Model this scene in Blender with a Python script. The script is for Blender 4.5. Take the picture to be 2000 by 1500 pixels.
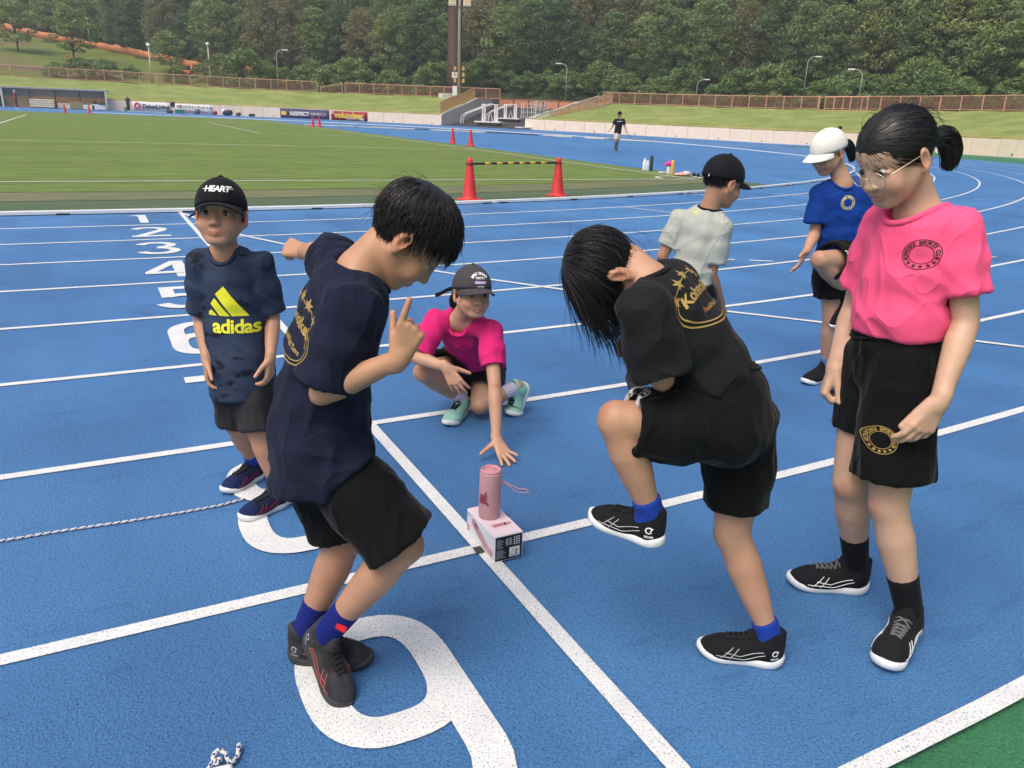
import bpy, bmesh, math, random
import numpy as np
from mathutils import Vector, Matrix
from mathutils.bvhtree import BVHTree
random.seed(7); rng = np.random.default_rng(11)
for _o in list(bpy.data.objects): bpy.data.objects.remove(_o)
SC = bpy.context.scene; COL = SC.collection
# ---------------------------------------------------------------- camera
CAM_P = (-.9979, -2.08, 1.3585); YAW, PITCH, ROLL = .4851, -.3247, .0329
cam = bpy.data.cameras.new('camera'); camo = bpy.data.objects.new('camera', cam); COL.objects.link(camo)
_f = Vector((math.sin(YAW)*math.cos(PITCH), math.cos(YAW)*math.cos(PITCH), math.sin(PITCH)))
_r0 = Vector((math.cos(YAW), -math.sin(YAW), 0)); _u0 = _r0.cross(_f)
_r = _r0*math.cos(ROLL)+_u0*math.sin(ROLL); _u = _r0*-math.sin(ROLL)+_u0*math.cos(ROLL)
_m = Matrix((_r, _u, -_f)).transposed().to_4x4(); _m.translation = Vector(CAM_P); camo.matrix_world = _m
cam.sensor_width = 36; cam.lens = 1534.24/2000*36; cam.clip_start = .05; cam.clip_end = 3000
SC.camera = camo
# ---------------------------------------------------------------- sky, sun, exposure
SUN_EL, SUN_AZ = math.radians(58), math.radians(245)      # azimuth measured clockwise from +Y
world = bpy.data.worlds.new('World'); SC.world = world; world.use_nodes = True
wn = world.node_tree; wn.nodes.clear()
sky = wn.nodes.new('ShaderNodeTexSky'); sky.sky_type = 'NISHITA'; sky.sun_disc = False
sky.sun_elevation = SUN_EL; sky.sun_rotation = SUN_AZ; sky.air_density = 1.0; sky.dust_density = 6.0; sky.ozone_density = 0.6
bg = wn.nodes.new('ShaderNodeBackground'); bg.inputs[1].default_value = .14
wo = wn.nodes.new('ShaderNodeOutputWorld'); wn.links.new(sky.outputs[0], bg.inputs[0]); wn.links.new(bg.outputs[0], wo.inputs[0])
sun = bpy.data.lights.new('sun', 'SUN'); sun.energy = 1.2; sun.angle = math.radians(38); sun.color = (1, .96, .90)
suno = bpy.data.objects.new('sun', sun); COL.objects.link(suno)
_d = Vector((math.sin(SUN_AZ)*math.cos(SUN_EL), math.cos(SUN_AZ)*math.cos(SUN_EL), math.sin(SUN_EL)))
suno.rotation_euler = _d.to_track_quat('Z', 'Y').to_euler()
SC.view_settings.view_transform = 'Standard'; SC.view_settings.look = 'None'; SC.view_settings.exposure = .42; SC.view_settings.gamma = 1
SC.render.engine = 'CYCLES'; SC.cycles.max_bounces = 5; SC.cycles.diffuse_bounces = 3; SC.cycles.glossy_bounces = 2
SC.cycles.transparent_max_bounces = 8; SC.cycles.use_adaptive_sampling = True; SC.cycles.adaptive_threshold = .02; SC.cycles.use_denoising = True
# ---------------------------------------------------------------- helpers
def srgb(r, g, b):
    f = lambda c: (c/255/12.92) if c/255 <= .04045 else ((c/255+.055)/1.055)**2.4
    return (f(r), f(g), f(b))
MATS = {}
def mat(name, col, rough=.6, spec=.4, var=0, vscale=8, bump=0, bscale=60, metal=0, col2=None, sss=0, sheen=0, coat=0, alpha=1, trans=0, emit=None, attr=None, detail=4, stretch=None, bdist=.01, fold=0):
    if name in MATS: return MATS[name]
    m = bpy.data.materials.new(name); m.use_nodes = True; nt = m.node_tree; N = nt.nodes; L = nt.links
    b = N['Principled BSDF']; I = b.inputs
    I['Base Color'].default_value = (*col, 1); I['Roughness'].default_value = rough; I['Specular IOR Level'].default_value = spec; I['Metallic'].default_value = metal
    if sheen: I['Sheen Weight'].default_value = sheen; I['Sheen Roughness'].default_value = .4
    if coat: I['Coat Weight'].default_value = coat
    if sss: I['Subsurface Weight'].default_value = sss; I['Subsurface Radius'].default_value = (1, .35, .18); I['Subsurface Scale'].default_value = .012
    if trans: I['Transmission Weight'].default_value = trans; I['IOR'].default_value = 1.45
    if alpha < 1: I['Alpha'].default_value = alpha
    if emit: I['Emission Color'].default_value = (*emit[:3], 1); I['Emission Strength'].default_value = emit[3]
    tc = N.new('ShaderNodeTexCoord')
    src = tc.outputs['Object']
    if stretch:
        mp = N.new('ShaderNodeMapping'); mp.inputs['Scale'].default_value = stretch; L.new(src, mp.inputs[0]); src = mp.outputs[0]
    cout = None
    if attr:
        at = N.new('ShaderNodeVertexColor'); at.layer_name = attr; cout = at.outputs[0]
    if var or col2:
        nz = N.new('ShaderNodeTexNoise'); nz.inputs['Scale'].default_value = vscale; nz.inputs['Detail'].default_value = detail; L.new(src, nz.inputs['Vector'])
        mr = N.new('ShaderNodeMapRange'); mr.inputs[1].default_value = .3; mr.inputs[2].default_value = .7; L.new(nz.outputs[0], mr.inputs[0])
        mx = N.new('ShaderNodeMix'); mx.data_type = 'RGBA'; L.new(mr.outputs[0], mx.inputs[0])
        c2 = col2 if col2 else tuple(min(c*(1+var), 1) for c in col); c1 = col if col2 else tuple(c*(1-var) for c in col)
        if cout is not None:
            mx.blend_type = 'MULTIPLY'; mx.inputs[0].default_value = 1; nt.links.remove(mx.inputs[0].links[0]); L.new(cout, mx.inputs[6])
            mx2 = N.new('ShaderNodeMix'); mx2.data_type = 'RGBA'; L.new(mr.outputs[0], mx2.inputs[0]); mx2.inputs[6].default_value = (1-var,)*3+(1,); mx2.inputs[7].default_value = (1+var,)*3+(1,); L.new(mx2.outputs[2], mx.inputs[7])
        else:
            mx.inputs[6].default_value = (*c1, 1); mx.inputs[7].default_value = (*c2, 1)
        cout = mx.outputs[2]
    if cout is not None: L.new(cout, I['Base Color'])
    if bump:
        nb = N.new('ShaderNodeTexNoise'); nb.inputs['Scale'].default_value = bscale; nb.inputs['Detail'].default_value = 3; L.new(src, nb.inputs['Vector'])
        bn = N.new('ShaderNodeBump'); bn.inputs['Strength'].default_value = bump; bn.inputs['Distance'].default_value = bdist; L.new(nb.outputs[0], bn.inputs['Height']); L.new(bn.outputs[0], I['Normal'])
        if fold:                                                                            # cloth creases
            mp2 = N.new('ShaderNodeMapping'); mp2.inputs['Scale'].default_value = (1, 1, .55); mp2.inputs['Rotation'].default_value = (.5, .3, .2); L.new(tc.outputs['Object'], mp2.inputs[0])
            nf = N.new('ShaderNodeTexNoise'); nf.inputs['Scale'].default_value = 8.5; nf.inputs['Detail'].default_value = 1.5; nf.inputs['Distortion'].default_value = .9; L.new(mp2.outputs[0], nf.inputs['Vector'])
            m1 = N.new('ShaderNodeMath'); m1.operation = 'SUBTRACT'; m1.inputs[1].default_value = .5; L.new(nf.outputs[0], m1.inputs[0]); m2 = N.new('ShaderNodeMath'); m2.operation = 'ABSOLUTE'; L.new(m1.outputs[0], m2.inputs[0])
            m3 = N.new('ShaderNodeMath'); m3.operation = 'POWER'; m3.inputs[1].default_value = .6; L.new(m2.outputs[0], m3.inputs[0])
            bf = N.new('ShaderNodeBump'); bf.inputs['Strength'].default_value = fold; bf.inputs['Distance'].default_value = .03; bf.invert = True; L.new(m3.outputs[0], bf.inputs['Height']); L.new(bf.outputs[0], bn.inputs['Normal'])
    MATS[name] = m; return m
def obj(name, V, F, m, parent=None, smooth=False, base=None):
    """mesh object; V in world coordinates; its origin is placed at base (or the parent's base)"""
    V = np.asarray(V, float).reshape(-1, 3)
    me = bpy.data.meshes.new(name)
    b = np.array(base if base is not None else (parent['_b'] if parent is not None and '_b' in parent else (0, 0, 0)), float)
    F = F.tolist() if isinstance(F, np.ndarray) else F
    me.from_pydata((V-b).tolist(), [], F); me.update()
    if smooth: me.polygons.foreach_set('use_smooth', [True]*len(me.polygons))
    o = bpy.data.objects.new(name, me); COL.objects.link(o)
    for mm in (m if isinstance(m, (list, tuple)) else [m]): me.materials.append(mm)
    if parent is not None: o.parent = parent; o['_b'] = list(b)
    else: o.location = b; o['_b'] = list(b)
    return o
def empty(name, loc=(0, 0, 0), rotz=0):
    o = bpy.data.objects.new(name, None); COL.objects.link(o); o.location = loc; o.rotation_euler = (0, 0, rotz); o['_b'] = list(loc); o.empty_display_size = .1; return o
def tag(o, label=None, cat=None, group=None, kind=None):
    if label: o['label'] = label
    if cat: o['category'] = cat
    if group: o['group'] = group
    if kind: o['kind'] = kind
    return o
class MB:
    """collects simple solids into one mesh"""
    def __init__(s): s.v = []; s.f = []; s.mi = []
    def add(s, V, F, mi=0):
        n = len(s.v); s.v += [tuple(map(float, q)) for q in V]; s.f += [tuple(int(i)+n for i in f) for f in F]; s.mi += [mi]*len(F); return s
    def box(s, c, size, R=None, mi=0, bevel=0):
        c = np.asarray(c, float); hx, hy, hz = [q/2 for q in size]; R = np.eye(3) if R is None else np.asarray(R)
        if bevel:
            b = bevel; P = []
            for sz in (-1, 1):
                for (ax, ay, iz) in ((hx-b, hy-b, hz), (hx, hy, hz-b)):
                    pass
            lay = [(hx-b, hy-b, -hz), (hx, hy, -hz+b), (hx, hy, hz-b), (hx-b, hy-b, hz)]
            for (x, y, z) in lay:
                e = b if x == hx else b*.4
                P += [(-x+e, -y, z), (x-e, -y, z), (x, -y+e, z), (x, y-e, z), (x-e, y, z), (-x+e, y, z), (-x, y-e, z), (-x, -y+e, z)]
            F = [tuple(range(7, -1, -1)), tuple(range(24, 32))]
            for l in range(3):
                for i in range(8): F.append((l*8+i, l*8+(i+1) % 8, l*8+8+(i+1) % 8, l*8+8+i))
        else:
            P = [(x, y, z) for z in (-hz, hz) for y in (-hy, hy) for x in (-hx, hx)]
            F = [(0, 2, 3, 1), (4, 5, 7, 6), (0, 1, 5, 4), (2, 6, 7, 3), (0, 4, 6, 2), (1, 3, 7, 5)]
        return s.add(c+np.array(P)@R, F, mi)
    def tube(s, pts, r, n=8, mi=0, closed=False, cap=True):
        pts = [np.asarray(q, float) for q in pts]; m = len(pts); rr = r if isinstance(r, (list, tuple, np.ndarray)) else [r]*m
        P = []; prev = None
        for i, q in enumerate(pts):
            d = nrm(pts[(i+1) % m]-pts[i-1]) if (closed or 0 < i < m-1) else nrm(pts[1]-pts[0] if i == 0 else pts[-1]-pts[-2])
            if prev is None:
                a = np.array((0, 0, 1.)) if abs(d[2]) < .9 else np.array((1., 0, 0)); x = nrm(np.cross(d, a))
            else: x = nrm(prev-d*np.dot(prev, d))
            prev = x; y = np.cross(d, x)
            for j in range(n):
                t = 2*math.pi*j/n; P.append(q+rr[i]*(math.cos(t)*x+math.sin(t)*y))
        F = []
        for i in range(m if closed else m-1):
            for j in range(n):
                a, b = i*n+j, i*n+(j+1) % n; c, d_ = ((i+1) % m)*n+(j+1) % n, ((i+1) % m)*n+j
                F.append((a, b, c, d_))
        if cap and not closed: F += [tuple(range(n-1, -1, -1)), tuple(range((m-1)*n, m*n))]
        return s.add(P, F, mi)
    def lathe(s, prof, c=(0, 0, 0), n=20, mi=0, R=None, sq=None):
        """prof: (radius, z) list"""
        c = np.asarray(c, float); R = np.eye(3) if R is None else np.asarray(R); P = []
        for r, z in prof:
            for j in range(n):
                t = 2*math.pi*j/n; P.append((r*math.cos(t), r*math.sin(t), z))
        F = [(i*n+j, i*n+(j+1) % n, (i+1)*n+(j+1) % n, (i+1)*n+j) for i in range(len(prof)-1) for j in range(n)]
        F += [tuple(range(n-1, -1, -1)), tuple(range((len(prof)-1)*n, len(prof)*n))]
        return s.add(c+np.array(P)@R, F, mi)
    def build(s, name, m, parent=None, smooth=False, base=None):
        o = obj(name, s.v, s.f, m, parent, smooth, base)
        if isinstance(m, (list, tuple)): o.data.polygons.foreach_set('material_index', s.mi)
        return o
def children(o): return [c for c in bpy.data.objects if c.parent == o]
def copy_tree(o, parent=None, kids=None):
    c = o.copy(); COL.objects.link(c); c.parent = parent
    for ch in (kids[o] if kids else children(o)): copy_tree(ch, c, kids)
    return c
# ---- flat shapes (2-D outline meshes) for print and paint
def text2d(s, size=1, bold=0, align='CENTER', spacing=1, shear=0, wide=1):
    cu = bpy.data.curves.new('t', 'FONT'); cu.body = s; cu.size = size; cu.align_x = align; cu.offset = bold; cu.space_character = spacing; cu.shear = shear; cu.resolution_u = 3
    o = bpy.data.objects.new('t', cu); COL.objects.link(o); bpy.context.view_layer.update()
    me = o.evaluated_get(bpy.context.evaluated_depsgraph_get()).to_mesh()
    V = np.array([v.co[:2] for v in me.vertices]) if len(me.vertices) else np.zeros((0, 2)); F = [tuple(p.vertices) for p in me.polygons]
    o.evaluated_get(bpy.context.evaluated_depsgraph_get()).to_mesh_clear(); bpy.data.objects.remove(o); bpy.data.curves.remove(cu)
    if len(V): V = V*np.array([wide, 1])
    return V, F
def circ_text(s, R, size, a0, a1, bold=0, inward=False):
    """letters along a circle, from angle a0 to a1 (degrees, clockwise reading for a0>a1)"""
    V = []; F = []
    for i, ch in enumerate(s):
        if ch == ' ': continue
        a = math.radians(a0+(a1-a0)*(i+.5)/len(s)); v, f = text2d(ch, size, bold)
        if not len(v): continue
        v = v-np.array([(v[:, 0].max()+v[:, 0].min())/2, size*.36]); r = a-math.pi/2
        c, sn = math.cos(r), math.sin(r); w = v@np.array([[c, sn], [-sn, c]])+R*np.array([math.cos(a), math.sin(a)])
        n = len(V); V += w.tolist(); F += [tuple(q+n for q in g) for g in f]
    return np.array(V), F
def ring2d(r0, r1, n=48, a0=0, a1=360, sx=1, sy=1, c=(0, 0)):
    V = []; full = abs(a1-a0) >= 360; m = n if full else n+1
    for i in range(m):
        a = math.radians(a0+(a1-a0)*i/n)
        for r in (r0, r1): V.append((c[0]+r*math.cos(a)*sx, c[1]+r*math.sin(a)*sy))
    F = [(2*i, 2*i+1, 2*((i+1) % m)+1, 2*((i+1) % m)) for i in range(n)]
    return np.array(V), F
def ribbon2d(pts, w, closed=False):
    pts = np.array(pts, float); V = []; m = len(pts); ww = w if isinstance(w, (list, tuple)) else [w]*m
    for i in range(m):
        a = pts[(i-1) % m] if (closed or i > 0) else pts[i]; b = pts[(i+1) % m] if (closed or i < m-1) else pts[i]
        d = b-a; d = d/(np.linalg.norm(d)+1e-9); nn = np.array([-d[1], d[0]])
        V += [pts[i]+nn*ww[i]/2, pts[i]-nn*ww[i]/2]
    F = [(2*i, 2*i+1, 2*((i+1) % m)+1, 2*((i+1) % m)) for i in range(m if closed else m-1)]
    return np.array(V), F
def star2d(c, r, rot=90, k=.42):
    V = [c]; V += [(c[0]+(r if i % 2 == 0 else r*k)*math.cos(math.radians(rot+36*i)), c[1]+(r if i % 2 == 0 else r*k)*math.sin(math.radians(rot+36*i))) for i in range(10)]
    return np.array(V), [(0, 1+i, 1+(i+1) % 10) for i in range(10)]
def poly2d(pts): return np.array(pts, float), [tuple(range(len(pts)))]
def join2d(*parts):
    V = []; F = []
    for v, f in parts:
        n = len(V); V += np.asarray(v).tolist(); F += [tuple(q+n for q in g) for g in f]
    return np.array(V), F
def xf2d(part, s=1, rot=0, t=(0, 0), sx=1, sy=1):
    v, f = part; r = math.radians(rot); c, sn = math.cos(r), math.sin(r)
    return (np.asarray(v)*np.array([sx, sy])*s)@np.array([[c, sn], [-sn, c]])+np.array(t), f
def refine2d(V, F, L):
    """cut a flat shape finely enough to follow a curved surface"""
    bm = bmesh.new(); vs = [bm.verts.new((v[0], v[1], 0)) for v in V]
    for f in F:
        try: bm.faces.new([vs[i] for i in f])
        except ValueError: pass
    bmesh.ops.triangulate(bm, faces=bm.faces[:])
    for _ in range(5):
        es = [e for e in bm.edges if e.calc_length() > L]
        if not es: break
        bmesh.ops.subdivide_edges(bm, edges=es, cuts=1); bmesh.ops.triangulate(bm, faces=[f for f in bm.faces if len(f.verts) > 3])
    bm.verts.index_update(); V2 = np.array([v.co[:2] for v in bm.verts]); F2 = [tuple(v.index for v in f.verts) for f in bm.faces]; bm.free()
    return V2, F2
def decal(name, shape, o, xa, ya, m, target, parent, lift=.0012, L=.01, reach=.25):
    """print pressed onto the surface of target (bvh, world coords), straight along -(xa x ya)"""
    V, F = refine2d(shape[0], shape[1], L); xa = nrm(xa); ya = nrm(np.asarray(ya)-xa*np.dot(xa, ya)); n = np.cross(xa, ya); P = []
    for v in V:
        q = np.asarray(o)+xa*v[0]+ya*v[1]; h = target.ray_cast(Vector(q+n*reach), Vector(-n), reach*2)
        if h[0] is None: h = target.find_nearest(Vector(q))
        nn = np.array(h[1]); nn = nn if np.dot(nn, n) > 0 else -nn
        P.append(np.array(h[0])+nn*lift)
    return obj(name, P, F, m, parent)
def bvh(V, Q): return BVHTree.FromPolygons([tuple(v) for v in V], [tuple(int(i) for i in q) for q in Q])
# ---------------------------------------------------------------- soft-body modelling (distance fields -> quads)
V3 = lambda *a: np.array(a, float)
def nrm(v):
    v = np.asarray(v, float); n = np.linalg.norm(v); return v/n if n > 1e-9 else v
def frame(fwd, up):
    """right, forward, up rows"""
    y = nrm(fwd); x = nrm(np.cross(y, up)); z = np.cross(x, y); return np.array([x, y, z])
class Sdf:
    def __init__(s): s.p = []
    def _add(s, op, fn, lo, hi, k): s.p.append((op, fn, np.asarray(lo, float), np.asarray(hi, float), k)); return s
    def cone(s, a, b, ra, rb, k=.015, op='u'):
        a = np.asarray(a, float); b = np.asarray(b, float); ab = b-a; L2 = max(ab@ab, 1e-12); R = max(ra, rb)
        def fn(x, y, z):
            px, py, pz = x-a[0], y-a[1], z-a[2]
            t = np.clip((px*ab[0]+py*ab[1]+pz*ab[2])/L2, 0, 1)
            return np.sqrt((px-t*ab[0])**2+(py-t*ab[1])**2+(pz-t*ab[2])**2)-(ra+t*(rb-ra))
        return s._add(op, fn, np.minimum(a, b)-R, np.maximum(a, b)+R, k)
    def chain(s, pts, rs, k=.015, op='u'):
        """one continuous tapered tube through the points"""
        P = [np.asarray(q, float) for q in pts]; R = max(rs)
        def fn(x, y, z):
            r = None
            for i in range(len(P)-1):
                a = P[i]; ab = P[i+1]-a; L2 = max(ab@ab, 1e-12); px, py, pz = x-a[0], y-a[1], z-a[2]
                t = np.clip((px*ab[0]+py*ab[1]+pz*ab[2])/L2, 0, 1); d = np.sqrt((px-t*ab[0])**2+(py-t*ab[1])**2+(pz-t*ab[2])**2)-(rs[i]+t*(rs[i+1]-rs[i]))
                r = d if r is None else np.minimum(r, d)
            return r
        return s._add(op, fn, np.min(P, 0)-R, np.max(P, 0)+R, k)
    def ell(s, c, rad, R=None, k=.015, op='u'):
        c = np.asarray(c, float); r = np.asarray(rad, float); R = np.eye(3) if R is None else np.asarray(R)
        def fn(x, y, z):
            px, py, pz = x-c[0], y-c[1], z-c[2]
            q = [(R[i, 0]*px+R[i, 1]*py+R[i, 2]*pz)/r[i] for i in range(3)]
            n = np.sqrt(q[0]**2+q[1]**2+q[2]**2)
            m = np.sqrt((q[0]/r[0])**2+(q[1]/r[1])**2+(q[2]/r[2])**2)+1e-9
            return n*(n-1)/m
        e = np.sqrt(((R*r[:, None])**2).sum(0))
        return s._add(op, fn, c-e, c+e, k)
    def loft(s, rings, k=.015, op='u', flat0=True, flat1=True):
        """rings: list of (centre, xaxis, halfwidth_x, halfwidth_y); elliptical tube"""
        n = len(rings)
        for i in range(n-1):
            a, xa, a0, b0 = rings[i]; b, _, a1, b1 = rings[i+1]
            a = np.asarray(a, float); b = np.asarray(b, float)
            L = np.linalg.norm(b-a); d = (b-a)/L
            xa = nrm(np.asarray(xa, float)-d*np.dot(xa, d)); ya = np.cross(d, xa)
            f0 = flat0 and i == 0; f1 = flat1 and i == n-2
            def fn(x, y, z, a=a, d=d, xa=xa, ya=ya, L=L, a0=a0, a1=a1, b0=b0, b1=b1, f0=f0, f1=f1):
                px, py, pz = x-a[0], y-a[1], z-a[2]
                t = px*d[0]+py*d[1]+pz*d[2]; tc = np.clip(t, 0, L); w = tc/L
                A = a0+(a1-a0)*w; B = b0+(b1-b0)*w
                u = px*xa[0]+py*xa[1]+pz*xa[2]; v = px*ya[0]+py*ya[1]+pz*ya[2]
                o = t-tc; M = np.minimum(A, B)*.8
                oo = np.where(((o < 0) & f0) | ((o > 0) & f1), 0, o)
                n_ = np.sqrt((u/A)**2+(v/B)**2+(oo/M)**2); m_ = np.sqrt((u/A**2)**2+(v/B**2)**2+(oo/M**2)**2)+1e-9
                r = n_*(n_-1)/m_
                if f0: r = np.maximum(r, -t)
                if f1: r = np.maximum(r, t-L)
                return r
            R = max(a0, a1, b0, b1)
            s._add(op, fn, np.minimum(a, b)-R, np.maximum(a, b)+R, k)
        return s
    def bounds(s):
        lo = np.min([q[2] for q in s.p if q[0] == 'u'], 0); hi = np.max([q[3] for q in s.p if q[0] == 'u'], 0); return lo, hi
    def grid(s, h, lo=None, hi=None):
        if lo is None: lo, hi = s.bounds(); lo = lo-3*h; hi = hi+3*h
        n = np.maximum(np.ceil((np.asarray(hi)-lo)/h).astype(int)+1, 4)
        F = np.full(n, .2, np.float32)
        ax = [lo[i]+h*np.arange(n[i]) for i in range(3)]
        for op, fn, plo, phi, k in s.p:
            m = k+2.5*h
            i0 = np.clip(np.floor((plo-m-lo)/h).astype(int), 0, n); i1 = np.clip(np.ceil((phi+m-lo)/h).astype(int)+1, 0, n)
            if np.any(i1 <= i0): continue
            sl = tuple(slice(i0[j], i1[j]) for j in range(3))
            d = fn(ax[0][sl[0]][:, None, None], ax[1][sl[1]][None, :, None], ax[2][sl[2]][None, None, :]).astype(np.float32)
            A = F[sl]
            if op == 'u':
                hh = np.maximum(k-np.abs(A-d), 0)/max(k, 1e-6); F[sl] = np.minimum(A, d)-hh*hh*k*.25
            else:
                d = -d; hh = np.maximum(k-np.abs(A-d), 0)/max(k, 1e-6); F[sl] = np.maximum(A, d)+hh*hh*k*.25
        return F, np.asarray(lo, float)
    def mesh(s, h, lo=None, hi=None, smooth=1):
        F, org = s.grid(h, lo, hi)
        return nets(F, org, h, smooth)
_C = np.array([(0,0,0),(1,0,0),(0,1,0),(1,1,0),(0,0,1),(1,0,1),(0,1,1),(1,1,1)])
_E = [(0,1),(2,3),(4,5),(6,7),(0,2),(1,3),(4,6),(5,7),(0,4),(1,5),(2,6),(3,7)]
def nets(F, org, h, smooth=1):
    S = F < 0
    c = np.zeros(np.array(S.shape)-1, np.int8)
    for o in _C: c += S[o[0]:o[0]+c.shape[0], o[1]:o[1]+c.shape[1], o[2]:o[2]+c.shape[2]]
    idx = np.argwhere((c > 0) & (c < 8))
    if len(idx) == 0: return np.zeros((0, 3)), np.zeros((0, 4), int)
    vals = np.stack([F[idx[:, 0]+o[0], idx[:, 1]+o[1], idx[:, 2]+o[2]] for o in _C], 1)
    acc = np.zeros((len(idx), 3)); cnt = np.zeros(len(idx))
    for i, j in _E:
        fi, fj = vals[:, i], vals[:, j]; m = (fi < 0) != (fj < 0)
        t = np.where(m, fi/np.where(m, fi-fj, 1), 0)
        acc += np.where(m[:, None], _C[i]+t[:, None]*(_C[j]-_C[i]), 0); cnt += m
    V = org+h*(idx+acc/cnt[:, None])
    vid = np.full(c.shape, -1, np.int32); vid[idx[:, 0], idx[:, 1], idx[:, 2]] = np.arange(len(idx))
    Q = []
    for axn in range(3):
        b, cc = [(1, 2), (2, 0), (0, 1)][axn]
        s0 = [slice(1, -1)]*3; s0[axn] = slice(0, -1); s1 = [slice(1, -1)]*3; s1[axn] = slice(1, None)
        A = S[tuple(s0)]; B = S[tuple(s1)]
        e = np.argwhere(A != B)
        if len(e) == 0: continue
        flip = A[e[:, 0], e[:, 1], e[:, 2]]
        off = np.ones(3, int); off[axn] = 0; e = e+off
        def cell(db, dc):
            q = e.copy(); q[:, b] += db; q[:, cc] += dc; return vid[q[:, 0], q[:, 1], q[:, 2]]
        q = np.stack([cell(-1, -1), cell(0, -1), cell(0, 0), cell(-1, 0)], 1)
        q = np.where(flip[:, None], q, q[:, ::-1]); Q.append(q[(q >= 0).all(1)])
    Q = np.concatenate(Q)
    for _ in range(smooth): V = lap(V, Q, .5)
    return V, Q
def lap(V, Q, f):
    acc = np.zeros_like(V); cnt = np.zeros(len(V))
    for i in range(4):
        a, b = Q[:, i], Q[:, (i+1) % 4]
        for ax_ in range(3):
            acc[:, ax_] += np.bincount(a, V[b, ax_], len(V))+np.bincount(b, V[a, ax_], len(V))
        cnt += np.bincount(a, minlength=len(V))+np.bincount(b, minlength=len(V))
    m = cnt > 0
    V = V.copy(); V[m] += f*(acc[m]/cnt[m, None]-V[m]); return V
def vnormals(V, Q):
    n = np.cross(V[Q[:, 2]]-V[Q[:, 0]], V[Q[:, 3]]-V[Q[:, 1]]); N = np.zeros_like(V)
    for i in range(4):
        for a in range(3): N[:, a] += np.bincount(Q[:, i], n[:, a], len(V))
    return N/(np.linalg.norm(N, axis=1, keepdims=True)+1e-12)
def hash3(i, j, k, seed=0):
    n = (i*374761393+j*668265263+k*2147483647+seed*974634777) & 0xffffffff
    n = ((n ^ (n >> 13))*1274126177) & 0xffffffff
    return ((n ^ (n >> 16)) & 0xffff)/65535.
def vnoise(P, seed=0):
    P = np.asarray(P, float); I = np.floor(P).astype(np.int64); f = P-I; f = f*f*(3-2*f); r = 0
    for dx in (0, 1):
        for dy in (0, 1):
            for dz in (0, 1):
                w = (f[:, 0] if dx else 1-f[:, 0])*(f[:, 1] if dy else 1-f[:, 1])*(f[:, 2] if dz else 1-f[:, 2])
                r = r+w*hash3(I[:, 0]+dx, I[:, 1]+dy, I[:, 2]+dz, seed)
    return r*2-1
def wrinkle(V, Q, axes, scale, amp, seed=0):
    """soft folds: noise stretched along the axes (rows) by 1/scale"""
    N = vnormals(V, Q); U = (V@np.asarray(axes).T)*np.asarray(scale)
    d = (1-np.abs(vnoise(U+vnoise(U*.5, seed+5)[:, None]*.5, seed)))**1.5*2-.9
    return V+N*(amp*d)[:, None]
# ---------------------------------------------------------------- the ground: lie of the land, track, infield
def sstep(a, b, x): t = np.clip((x-a)/(b-a), 0, 1); return t*t*(3-2*t)
def zt(x, y): x = np.asarray(x, float); y = np.asarray(y, float); return .0088*np.maximum(0, y-x)*sstep(9, 34, np.hypot(x+1, y+2))
CY, RK = 46.26, 36.5                                   # centre of the bend, kerb radius
def path(a, R):
    """stadium curve: a = angle in degrees on the bend, beyond 90 metres along the back straight, below -90 along the home straight"""
    if a > 90: return (-(a-90), CY+R)
    if a < -90: return (a+90, CY-R)
    t = math.radians(a); return (R*math.cos(t), CY+R*math.sin(t))
A_ALL = list(np.arange(-90-60, -90, 2.5))+list(np.arange(-90, 90, 2))+list(np.arange(90, 190, 4))
def sheet(name, As, Rs, z, m, parent=None, smooth=True, zf=None):
    V = []; F = []
    for a in As:
        for R in Rs:
            x, y = path(a, R); V.append((x, y, float(zt(x, y))+z if zf is None else zf(a, R, x, y)))
    n = len(Rs)
    for i in range(len(As)-1):
        for j in range(n-1): F.append((i*n+j, i*n+j+1, (i+1)*n+j+1, (i+1)*n+j))
    o = obj(name, V, F, m, parent, smooth)
    return o
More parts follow.
